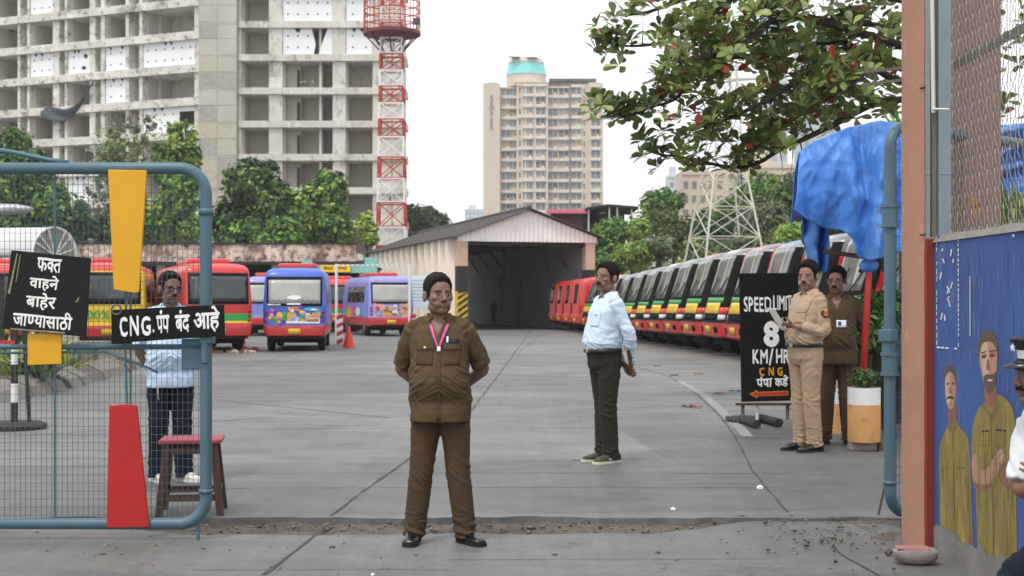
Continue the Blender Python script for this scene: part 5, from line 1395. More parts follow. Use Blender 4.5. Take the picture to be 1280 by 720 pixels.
# stick leaning on the pipe
o = MB(); o.tube([P(1098, 643, 9.0), P(1113, 575, 9.15)], .009, 6); tag(o.build('wooden_stick', M_wood), 'thin dark stick leaning behind the open gate pipe', 'stick')
# ------------------------------------------------------------------ speed board
Ysp = 16.2
SBt, f3 = board('speed_limit_board', 'tall black speed limit board with white lettering and a red arrow', [(927, 502.5), (1000, 500.5), (998, 341), (924, 341.5)], Ysp, M_bdb, .03, [
    ('SPEED', (.065, .53, .70, .815), M_let, .02), ('LIMIT', (.565, .88, .71, .825), M_let, .02), ('8', (.39, .66, .425, .625), M_let, .05), ('KM', (.20, .46, .295, .405), M_let, .02), ('/', (.475, .56, .28, .415), M_let, .02), ('HR', (.60, .83, .295, .405), M_let, .02),
    ('C', (.31, .40, .20, .265), M_ply, .035), ('N', (.47, .56, .20, .265), M_ply, .035), ('G', (.62, .71, .20, .265), M_ply, .035), ('पंपा', (.26, .53, .115, .195), M_let, .03), ('कडे', (.57, .80, .115, .205), M_let, .03)])
m_ = MB()
arw = [(.14, .06), (.27, .09), (.27, .075), (.80, .078), (.80, .042), (.27, .042), (.27, .025)]
m_.add([f3(x, z, .003) for x, z in arw], [tuple(range(len(arw)))[::-1]], 0)
cx_, cz_ = .45, .058
arw2 = [(.165, .06), (.262, .082), (.262, .071), (.79, .074), (.79, .046), (.262, .046), (.262, .034)]
m_.add([f3(x, z, .005) for x, z in arw2], [tuple(range(len(arw2)))[::-1]], 1)
m_.build('arrow', [M_ply, M_rdp], SBt)
m_ = MB(); a, b = P(920, 503.5, Ysp) - SBt.location, P(1003, 502, Ysp) - SBt.location; m_.box((a.x, -.03, a.z - .03), (b.x, .05, a.z - .003)); m_.build('foot_rail', M_wood, SBt)
gz_ = .03 - SBt.location.z
for px, mm in ((947, M_wht), (929, M_ang), (985, M_ang)):
    m_ = MB(); x = P(px, 503, Ysp).x - SBt.location.x; m_.tube([(x, .03, a.z - .03), (x, .03, gz_ + .05)], .022, 8); m_.build('leg', mm, SBt)
p = G(936, 527)
o = thing('round_base', 'rusty round cast plate under the speed board legs', 'base plate', (p.x, p.y, .03))
m_ = MB(); m_.lathe([(.26, 0), (.28, .02), (.26, .05), (.20, .06), (0, .06)], 28); m_.build('disc', M_blk, o, angle=40)
m_ = MB()
for k in range(28): an = 2 * PI * k / 28; m_.cbox((.27 * math.cos(an), .27 * math.sin(an), .035), (.02, .02, .05))
m_.build('toothed_rim', M_ang, o)
for (x0, y0_, x1, y1_, lab) in ((932, 534, 946, 536, 'short black pipe lying on the round base, nearer the camera'), (955, 533, 974, 534, 'short black pipe lying farther right under the speed board')):
    m_ = MB(); q0, q1 = G(x0, y0_ - 3), G(x1, y1_)
    m_.tube([q0 + Vector((0, .3, .05)), q1 + Vector((0, 0, .05))], .05, 12); tag(m_.build('pipe_offcut', M_blk, smooth=False), lab, 'pipe', 'pipes under the speed board')
# fallen leaves and litter
M_dry = mat('fallen_leaf', '#7d4f33', rough=.8, var=.35, vs=8)
for (px, py) in ((873, 468), (899, 493), (918, 490), (861, 509), (870, 510), (843, 470), (822, 458), (995, 512)):
    p = G(px, py); m_ = MB(); r = .095; a = random.uniform(0, 6)
    v = [(0, 0, .02)] + [(r * (1 if k % 2 else .55) * math.cos(a + k * PI / 4) * (1.3), r * .6 * math.sin(a + k * PI / 4), .008 + .03 * (k % 3 == 0)) for k in range(8)]
    m_.add(v, [(0, 1 + k, 1 + (k + 1) % 8) for k in range(8)]); o = m_.build('fallen_leaf', M_dry); o.location = (p.x, p.y, .03)
    tag(o, 'curled brown fallen leaf on the concrete near the speed board', 'leaf', 'fallen leaves on the yard')
for (px, py, s_) in ((950, 611, .03), (841, 638, .022), (466, 720, .02)):
    p = G(px, py, .03 if py < 640 else .01); m_ = MB(); stone(m_, (0, 0, .008), s_); o = m_.build('paper_scrap', M_wht); o.location = (p.x, p.y, .03 if py < 640 else .01); tag(o, 'tiny crumpled white paper scrap on the concrete', 'litter', 'paper scraps')
# ------------------------------------------------------------------ planters
M_plo = mat('planter_ochre', '#c4935c', rough=.75, var=.15, vs=3, dirt=[('#b17a44', .36, 2), ('#3f2c20', .36, 9)])
def planter(label, loc, r, h):
    t = thing('drum_planter', label, 'planter', loc, 0, 'painted drum planters')
    m_ = MB(); m_.lathe([(r * .98, 0), (r, .02), (r, h * .68), (r * .995, h * .685)], 28, 0); m_.lathe([(r * .997, h * .687), (r, h), (r * .95, h), (r * .94, h - .03), (0, h - .03)], 28, 1, cap=False)
    m_.build('drum', [M_plo, M_wht], t, angle=40); return t
pp = G(1080, 563)
br = thing('brick_support', 'grey brick propping the ochre and white drum planter', 'brick', (pp.x, pp.y, .03))
m_ = MB(); m_.box((-.15, -.06, 0), (.12, .06, .085)); m_.build('brick', M_cap, br, bevel=.01); m_ = MB(); m_.box((.125, -.08, 0), (.16, .06, .085)); m_.build('shim', M_wood, br)
pl1 = planter('ochre drum planter with white rim and chipped paint holding a red pole', (pp.x, pp.y, .118), .158, .53)
p2 = G(1041, 541); pl2 = planter('smaller ochre drum planter half hidden behind the two uniformed men', (p2.x + .1, p2.y, .03), .15, .48)
p3 = G(1118, 530); pl3 = planter('ochre drum planter beyond the blue pipe, partly hidden by it', (p3.x + .12, p3.y + .3, .03), .15, .9)
# ------------------------------------------------------------------ tarpaulin shelter
M_tarp = mat('blue_tarpaulin', '#4a86da', rough=.45, var=.2, vs=2.2, bump=.35, bs=10, dirt=[('#86b2ee', .46, 2.2), ('#2a5cb4', .42, 2.0), ('#9cc0ee', .34, 7)], dstretch=(1.2, 1.2, .4), trans=.15)
cp_ = thing('tarpaulin_shelter', 'bright blue tarpaulin draped over a pole shelter beside the gate pillar', 'shelter', (0, 0, 0))
Yf = 13.6
X0, X1 = P(1000, 180, Yf).x, 5.6
def topz(x):
    pts = [(990, 200), (1004, 186), (1018, 177), (1040, 168), (1062, 158), (1085, 154), (1130, 153), (1400, 158)]
    px = x / Yf * F + 640
    for (a, za), (b, zb2) in zip(pts, pts[1:]):
        if px <= b: py = za + (zb2 - za) * max(0, (px - a)) / (b - a); break
    else: py = 158
    return CZ + (HZ - py) / F * Yf
def botz(x):
    pts = [(985, 262), (990, 265), (1006, 273), (1012, 275), (1030, 284), (1050, 288), (1062, 300), (1070, 322), (1085, 326), (1105, 321), (1135, 312), (1400, 262)]
    px = x / Yf * F + 640
    for (a, za), (b, zb2) in zip(pts, pts[1:]):
        if px <= b: py = za + (zb2 - za) * max(0, (px - a)) / (b - a); break
    else: py = 262
    return CZ + (HZ - py) / F * Yf
nx, nz, nb = 200, 80, 30; v = []
def crease(a, b, c): return 1 - abs(noise.noise((a, b, c))) * 2.6
for j in range(nz + nb + 1):
    for i in range(nx + 1):
        u = i / nx
        if j <= nz:                              # front drape, bottom to top
            w = j / nz; flare = (1 - w)
            x = X0 + (X1 - X0) * u - .10 * flare * (1 - u) ** 3
            zt2, zb3 = topz(x), botz(x)
            z = zb3 + (zt2 - zb3) * w
            y = Yf - .10 * math.sin(w * PI) - .05 * flare
            fold = .075 * math.sin(x * 10 + 1.0 * math.sin(z * 2.2)) * (.35 + flare) + .03 * math.sin(x * 23 + 2 * noise.noise((x * 2, z, 1))) * (.3 + flare) + .05 * noise.noise((x * 5, z * 1.6, 0)) + .03 * noise.noise((x * 13, z * 5, 2)) + .10 * max(0, math.sin(x * 3.6 + .9)) ** 6
            fold += .045 * max(-.3, crease(x * 4.0 + z * .8, z * .7, 5)) + .016 * max(-.3, crease(x * 6 - z * 4, z * 2.5, 8)) + .012 * max(-.3, crease(x * 3 + z * 5, z * 2 - x * 3, 2)) + .003 * crease(x * 18, z * 10, 3)
            y -= fold - .06
            if abs(x - 3.62) < .10: y -= .10 * (1 - abs(x - 3.62) / .10)
        else:
            w = (j - nz) / nb; y = Yf + w * 3.4; x = X0 * (y + .4) / Yf + (X1 - X0) * u
            z = topz(min(X1, X0 + (X1 - X0) * u)) + .15 * math.sin(w * PI) + .06 * noise.noise((x * 2, y * 2, 0)) - .30 * w
        v.append((x, y, z))
W_ = nx + 1
f = [(j * W_ + i, j * W_ + i + 1, (j + 1) * W_ + i + 1, (j + 1) * W_ + i) for j in range(nz + nb) for i in range(nx)]
o = mesh_obj('tarpaulin', v, f, M_tarp, cp_, smooth=True); o.modifiers.new('s', 'SOLIDIFY').thickness = .006
# left side drape
v = []
for j in range(25):
    for i in range(41):
        w = j / 24; q = i / 40; y = Yf + q * 3.4
        zt2 = topz(X0) - .30 * q + .15 * math.sin(q * PI); zb3 = botz(X0) + .15 * math.sin(q * 7) - .1
        z = zb3 + (zt2 - zb3) * w
        v.append((X0 * (y + .4 * min(1, q * 4)) / Yf - .10 * (1 - w) * (1 - q) + .05 * noise.noise((y * 3, z * 2, 7)), y, z))
f = [(j * 41 + i, j * 41 + i + 1, (j + 1) * 41 + i + 1, (j + 1) * 41 + i) for j in range(24) for i in range(40)]
o = mesh_obj('side_drape', v, f, M_tarp, cp_, smooth=True); o.modifiers.new('s', 'SOLIDIFY').thickness = .006
# hanging loose end inside
v = []
for j in range(21):
    for i in range(13):
        w = j / 20; q = i / 12
        px = 1006 + (q - .1) * 34 * (1 - .55 * w) + 12 * w; py = 270 + 70 * w
        b_ = P(px, py, 14.3); b_.y += .12 * math.sin(q * 9 + w * 3) + .08 * noise.noise((q * 4, w * 4, 0)); v.append(b_)
f = [(j * 13 + i, j * 13 + i + 1, (j + 1) * 13 + i + 1, (j + 1) * 13 + i) for j in range(20) for i in range(12)]
o = mesh_obj('loose_flap', v, f, M_tarp, cp_, smooth=True); o.modifiers.new('s', 'SOLIDIFY').thickness = .006
m_ = MB(); m_.tube([P(1030, 314, 14.0), P(1078, 321, 13.75)], .025, 8); m_.tube([P(1085, 330, 13.75), P(1074, 340, 13.75)], .02, 6); m_.build('bamboo_rail', M_wood, cp_)
zt2 = 2.0
m_ = MB(); m_.tube([(pp.x - .02, pp.y + .02, .45), P(1086.5, 335, 13.72), P(1086, 270, 13.75), P(1086, 175, 13.8)], .032, 10); m_.build('pole', mat('pole_red', '#b52222', rough=.5, var=.12, dirt=('#7d1c1c', .15, 6)), cp_, smooth=True)
for (x, y) in ((X0 + .75, Yf + 3.0), (5.4, Yf + .3), (5.4, Yf + 3.0)):
    m_ = MB(); m_.tube([(x, y, 0.03), (x, y, 2.9)], .03, 8); m_.build('pole', M_ang, cp_)
m_ = MB()
v, f = sphere(P(1086, 332, 13.70), (.10, .07, .07), 14, 8); v = [tuple(Vector(q) + Vector((.02, .02, .02)) * noise.noise((q[0] * 20, q[1] * 20, q[2] * 20))) for q in v]; m_.add(v, f)
m_.build('tied_knot', M_tarp, cp_, smooth=True)
m_ = MB(); m_.box((X0 + .8, Yf + .9, 2.38), (5.3, Yf + 3.0, 2.42)); m_.build('inner_ceiling', M_tim, cp_)
# ------------------------------------------------------------------ people
def catm(pts, n):
    """smooth path through pts: list of (Vector, ra, rb)"""
    out = []
    K = len(pts)
    for i in range(K - 1):
        p0, p1, p2, p3 = pts[max(i - 1, 0)], pts[i], pts[i + 1], pts[min(i + 2, K - 1)]
        for s in range(n):
            t = s / n
            def c(a, b, cc, d): return .5 * ((2 * b) + (-a + cc) * t + (2 * a - 5 * b + 4 * cc - d) * t * t + (-a + 3 * b - 3 * cc + d) * t ** 3)
            out.append((Vector([c(p0[0][k], p1[0][k], p2[0][k], p3[0][k]) for k in range(3)]), c(p0[1], p1[1], p2[1], p3[1]), c(p0[2], p1[2], p2[2], p3[2])))
    out.append(pts[-1]); return out
def limb(pts, n=16, side=None, sub=5, round_ends=True):
    """closed tapered tube; pts (Vector, r) or (Vector, ra, rb): ra along 'side', rb across"""
    pts = [(Vector(p[0]), p[1], p[2] if len(p) > 2 else p[1]) for p in pts]
    L = catm(pts, sub); v = []; k = len(L); up = Vector(side) if side else None
    if round_ends:
        d0 = (L[0][0] - L[1][0]).normalized(); d1 = (L[-1][0] - L[-2][0]).normalized()
        L = [(L[0][0] + d0 * L[0][1] * .55, L[0][1] * .55, L[0][2] * .55)] + L + [(L[-1][0] + d1 * L[-1][1] * .55, L[-1][1] * .55, L[-1][2] * .55)]; k += 2
    for i in range(k):
        t = (L[min(i + 1, k - 1)][0] - L[max(i - 1, 0)][0]).normalized()
        if up is None: up = t.orthogonal()
        a = up - t * up.dot(t)
        if a.length < 1e-4: a = t.orthogonal()
        a.normalize(); b = t.cross(a); up = a
        for j in range(n):
            an = 2 * PI * j / n; v.append(L[i][0] + a * (L[i][1] * math.cos(an)) + b * (L[i][2] * math.sin(an)))
    f = [(i * n + j, i * n + (j + 1) % n, (i + 1) * n + (j + 1) % n, (i + 1) * n + j) for i in range(k - 1) for j in range(n)]
    f += [tuple(range(n - 1, -1, -1)), tuple((k - 1) * n + j for j in range(n))]
    return v, f
def rings(rows, n=28, ex=2.4):
    """rows: (centre Vector, rx, ry[, tilt about x]) -> closed loft of superellipses, bottom to top"""
    v = []; k = len(rows)
    for r in rows:
        c, rx, ry = Vector(r[0]), r[1], r[2]; tl = r[3] if len(r) > 3 else 0
        for j in range(n):
            an = 2 * PI * j / n; x = rx * math.copysign(abs(math.cos(an)) ** (2 / ex), math.cos(an)); y = ry * math.copysign(abs(math.sin(an)) ** (2 / ex), math.sin(an))
            v.append(c + Vector((x, y * math.cos(tl), y * math.sin(tl))))
    f = [(i * n + j, i * n + (j + 1) % n, (i + 1) * n + (j + 1) % n, (i + 1) * n + j) for i in range(k - 1) for j in range(n)]
    f += [tuple(range(n - 1, -1, -1)), tuple((k - 1) * n + j for j in range(n))]
    return v, f
def union(parts, voxel, smooth=2, name='tmp'):
    V, FF = [], []
    for v, f in parts:
        n = len(V); V += [tuple(q) for q in v]; FF += [tuple(i + n for i in q) for q in f]
    me = bpy.data.meshes.new(name); me.from_pydata(V, [], FF)
    bm = bmesh.new(); bm.from_mesh(me); bmesh.ops.recalc_face_normals(bm, faces=bm.faces[:]); bm.to_mesh(me); bm.free()
    ob = bpy.data.objects.new(name, me); COL.objects.link(ob)
    md = ob.modifiers.new('r', 'REMESH'); md.mode = 'VOXEL'; md.voxel_size = voxel; md.use_smooth_shade = True
    if smooth: s = ob.modifiers.new('s', 'SMOOTH'); s.factor = .5; s.iterations = smooth
    bpy.context.view_layer.update()
    out = bpy.data.meshes.new_from_object(ob.evaluated_get(bpy.context.evaluated_depsgraph_get()))
    bpy.data.objects.remove(ob); bpy.data.meshes.remove(me)
    return out
def coords(me):
    a = np.empty(len(me.vertices) * 3, np.float32); me.vertices.foreach_get('co', a); return a.reshape(-1, 3)
def setco(me, a): me.vertices.foreach_set('co', a.astype(np.float32).ravel()); me.update()
def normals(me):
    a = np.empty(len(me.vertices) * 3, np.float32); me.vertices.foreach_get('normal', a); return a.reshape(-1, 3)
def wrinkle(me, amp, fn):
    """displace along the normal by amp*fn(x, y, z)"""
    c = coords(me); n = normals(me)
    d = np.array([fn(*q) for q in c.tolist()]) * amp
    setco(me, c + n * d[:, None])
def delete_faces(me, pred):
    bm = bmesh.new(); bm.from_mesh(me)
    kill = [f for f in bm.faces if pred(f.calc_center_median())]
    bmesh.ops.delete(bm, geom=kill, context='FACES'); bm.to_mesh(me); bm.free(); me.update()
def addobj(name, me, mats, parent):
    me.materials.clear()
    for m in (mats if isinstance(mats, (list, tuple)) else [mats]): me.materials.append(m)
    me.name = name; me.polygons.foreach_set('use_smooth', np.ones(len(me.polygons), bool)); me.update()
    o = bpy.data.objects.new(name, me); COL.objects.link(o); o.parent = parent; return o
def nz_(x, y, z): return noise.noise((x, y, z))
def patch(name, me, org, right, up, into, w, h, m_, parent, off=.004, n=8, th=.002, shape=None):
    """small flat piece that follows the cloth underneath (pocket, badge, strip)"""
    bvh = BVHTree.FromPolygons([tuple(q.co) for q in me.vertices], [tuple(p.vertices) for p in me.polygons])
    org, right, up, into = Vector(org), Vector(right).normalized(), Vector(up).normalized(), Vector(into).normalized()
    v = []; ok = True
    for j in range(n + 1):
        for i in range(n + 1):
            a, b = (i / n - .5) * w, (j / n - .5) * h
            if shape: a, b = shape(i / n, j / n); a *= w; b *= h
            p = org + right * a + up * b - into * .35
            hit = bvh.ray_cast(p, into, 1.0)
            v.append(hit[0] - into * off if hit[0] is not None else org + right * a + up * b)
    f = [(j * (n + 1) + i, j * (n + 1) + i + 1, (j + 1) * (n + 1) + i + 1, (j + 1) * (n + 1) + i) for j in range(n) for i in range(n)]
    o = mesh_obj(name, v, f, m_, parent, smooth=True); s = o.modifiers.new('s', 'SOLIDIFY'); s.thickness = th; s.offset = 0
    return o
def hand(wr, d, nrm, thumb, curl=(.3, .3, .3, .3), scale=1.0, spread=.12, tcurl=.4):
    """closed lofts of a palm, four fingers and a thumb. d: wrist to knuckles, nrm: out of the palm, thumb: +-1 side"""
    wr, d, nrm = Vector(wr), Vector(d).normalized(), Vector(nrm).normalized(); nrm = (nrm - d * nrm.dot(d)).normalized()
    s = d.cross(nrm).normalized() * thumb; P_ = []
    pl = .088 * scale
    P_.append(limb([(wr - d * .015, .027 * scale, .020 * scale), (wr + d * pl * .35, .036 * scale, .017 * scale), (wr + d * pl * .8, .040 * scale, .014 * scale), (wr + d * pl, .038 * scale, .011 * scale)], 14, s, 4))
    for k, (o_, L_, r_) in enumerate(((.029, .072, .0088), (.0095, .080, .0092), (-.010, .074, .0088), (-.028, .058, .0076))):
        base = wr + d * (pl * (.92 if k != 3 else .86)) + s * o_ * scale
        dr = (d + s * spread * (1.2 - .8 * k)).normalized(); p = base; pts = [(base - dr * .02, r_ * scale * 1.05)]; c = curl[k]
        for q, fr in enumerate((.45, .32, .23)):
            pts.append((p, r_ * scale * (1 - .06 * q)))
            ax = dr.cross(nrm); dr = Matrix.Rotation(c * (.9 if q == 0 else 1.1), 3, ax) @ dr
            p = p + dr * L_ * fr * scale
        pts.append((p, r_ * scale * .78)); P_.append(limb(pts, 10, s, 3))
    tb = wr + d * .022 * scale + s * .026 * scale; td = (d * .62 + s * .62 + nrm * .3).normalized(); p2 = tb + td * .036 * scale
    ax = td.cross((d * .8 + nrm * .4 - s * .3).normalized()); td2 = Matrix.Rotation(tcurl, 3, ax.normalized() if ax.length > 1e-4 else d) @ td; p3 = p2 + td2 * .030 * scale; p4 = p3 + td2 * .022 * scale
    P_.append(limb([(tb - td * .015, .013 * scale), (p2, .0115 * scale), (p3, .0105 * scale), (p4, .0075 * scale)], 10, None, 3))
    return P_
def head_parts(hc, HR, fat=0.0):
    def T(vf): return [hc + HR @ Vector(q) for q in vf[0]], vf[1]
    E_ = lambda c, r, rx=0: T(sphere(c, r, 28, 18, Matrix.Rotation(rx, 3, 'X') if rx else None))
    f = fat
    P_ = [E_((0, .012, .030), (.0755, .097, .088)), E_((0, -.028, -.026), (.0625 + f, .062, .086)), E_((0, -.052, -.092), (.033 + f * .6, .034, .026)),
          E_((0, -.024, -.078), (.047 + f, .052, .034))]
    for s in (-1, 1):
        P_ += [E_((s * .036, -.012, -.068), (.026 + f, .048, .036), .35), E_((s * .030, -.078, .021), (.026, .013, .0085)), E_((s * .039, -.062, -.020), (.023 + f * .5, .020, .019)),
               E_((s * .081 + s * f * .4, .012, -.006), (.012, .020, .034), -.15), E_((s * .012, -.098, -.036), (.0095, .011, .0085)), E_((s * .024, -.068, -.056), (.026 + f * .6, .020, .026)),
               E_((s * .031, -.0755, .001), (.0135, .0125, .0095))]
    P_ += [E_((0, -.089, -.062), (.021, .0115, .0062)), E_((0, -.0875, -.0725), (.018, .012, .0068)), E_((0, -.1065, -.031), (.0125, .0135, .0115))]
    P_.append(T(limb([((0, -.083, .016), .0085), ((0, -.095, -.008), .0098), ((0, -.107, -.029), .0125)], 12, None, 3)))
    return P_
def paint_body(me, hc, HR, skin, lip, brow, hairc, stub=0.0, mous=True, noise_amp=.05, glasses=False, palm=None, shaved=None):
    c = coords(me); Hi = np.array(HR.inverted()); loc = (c - np.array(hc)) @ Hi.T
    col = np.tile(np.array(skin), (len(c), 1))
    nn = np.array([nz_(q[0] * 22, q[1] * 22, q[2] * 22) for q in c.tolist()])
    col *= (1 + noise_amp * nn)[:, None]
    x, y, z = loc[:, 0], loc[:, 1], loc[:, 2]; ax = np.abs(x); fr = y < -.045
    head = (np.abs(loc) < .16).all(1) & (z > -.14)
    def put(mask, cc, a=1.0): col[mask] = col[mask] * (1 - a) + np.array(cc) * a
    if stub: put(head & (z < -.02) & (z > -.12) & (y < .0) & (ax + (z + .02) * .2 > .0), tuple(k * .45 for k in skin), stub)
    put(head & fr & (np.abs(z + .0625) < .0052) & (ax < .021 - np.abs(z + .0625)) & (y < -.075), lip)
    put(head & fr & (np.abs(z + .0725) < .0058) & (ax < .019) & (y < -.075), tuple(k * 1.15 for k in lip))
    put(head & fr & (np.abs(z + .0672) < .0016) & (ax < .021) & (y < -.07), tuple(k * .35 for k in lip))
    arch = .0235 - 5.5 * (ax - .028) ** 2
    put(head & fr & (np.abs(z - arch) < .0042) & (ax > .010) & (ax < .049), brow)
    ez = np.abs(z - .0005); ew = np.abs(ax - .031)
    put(head & fr & (ez < .0085) & (ew < .0165), tuple(k * .75 for k in skin), .35)
    put(head & fr & (ez < .0046 - ew * ew * 16) & (ew < .0145), (.24, .20, .17))
    put(head & fr & (ez < .0046) & (ew < .0052), (.02, .014, .01))
    put(head & fr & (np.abs(z - .0052 + ew * ew * 10) < .0016) & (ew < .0155), (.02, .015, .012))
    put(head & fr & (np.abs(z + .0405) < .0022) & (np.abs(ax - .009) < .0035) & (y < -.09), (.02, .012, .01))
    at = me.color_attributes.new('Col', 'FLOAT_COLOR', 'POINT')
    rgba = np.concatenate([np.clip(col, 0, 1), np.ones((len(c), 1))], 1).astype(np.float32); at.data.foreach_set('color', rgba.ravel())
def hair_obj(hc, HR, m_, parent, style='short', vol=.0):
    n, mm = 84, 60; v = []; keep = []
    for i in range(mm + 1):
        ph_ = PI * i / mm
        for j in range(n):
            th = 2 * PI * j / n; d = Vector((math.sin(ph_) * math.cos(th), math.sin(ph_) * math.sin(th), math.cos(ph_)))
            p = Vector((d.x * .0755, d.y * .097 + .012, d.z * .088 + .030))
            y = p.y
            pts = [(-.2, .080), (-.066, .078), (-.054, .066), (-.044, .040), (-.036, .022), (-.030, -.010), (-.012, -.022), (-.006, .014), (.030, .018), (.040, .004), (.075, -.045), (.2, -.055)]
            if style == 'receding': pts = [(-.2, .088), (-.068, .084), (-.052, .066), (-.040, .048), (-.034, .016), (-.026, -.004), (-.012, -.010), (-.006, .014), (.030, .018), (.038, -.030), (.075, -.052), (.2, -.058)]
            for (a, za), (b, zb) in zip(pts, pts[1:]):
                if y <= b: hl = za + (zb - za) * max(0, (y - a)) / (b - a); break
            e = p.z - (hl + .005 * nz_(p.x * 60, p.y * 60, 1) + .005 * nz_(p.x * 190, p.y * 190, 4))
            t = min(1, max(0, e / .022)); thick = (.0025 + (.0035 + (vol + .010) * max(0, d.z) ** .8) * t) * (1 + .22 * nz_(p.x * 45, p.y * 45, p.z * 45)) + .0016 * nz_(p.x * 210, p.y * 90, p.z * 120)
            if e < .004: thick = .001
            v.append(hc + HR @ (p + d * thick)); keep.append(e > -.003)
    f = []
    for i in range(mm):
        for j in range(n):
            q = (i * n + j, i * n + (j + 1) % n, (i + 1) * n + (j + 1) % n, (i + 1) * n + j)
            if sum(keep[k] for k in q) >= 3: f.append(q)
    return mesh_obj('hair', v, f, m_, parent, smooth=True)
def moustache(hc, HR, m_, parent, w=.030, th=.0055):
    P_ = []
    for s in (-1, 1):
        P_.append(limb([((s * .002, -.100, -.0495), th * .9, .006), ((s * w * .5, -.0965, -.0515), th, .006), ((s * w, -.084, -.0585), th * .5, .004)], 10, (0, 0, 1), 3))
    V, FF = [], []
    for v, f in P_:
        n = len(V); V += [hc + HR @ Vector(q) for q in v]; FF += [tuple(i + n for i in q) for q in f]
    return mesh_obj('moustache', V, FF, m_, parent, smooth=True)
HAIR = mat('black_hair', '#100e0d', rough=.75, spec=.2, var=.4, vs=60, bump=.7, bs=150, stretch=(1, 1, .4))
HAIRG = mat('greying_hair', '#1d1a19', rough=.75, spec=.2, var=.55, vs=60, bump=.7, bs=150, stretch=(1, 1, .4))
SKIN = mat('skin', (1, 1, 1), rough=.48, var=.06, vs=30, attr=True, sss=.05, spec=.4, bump=.06, bs=220)
def cloth(name, col, var=.08, rough=.85, dirt=None):
    return mat(name, col, rough=rough, var=var, vs=14, bump=.18, bs=420, spec=.25, dirt=dirt)
def dl(p): return Vector(p)

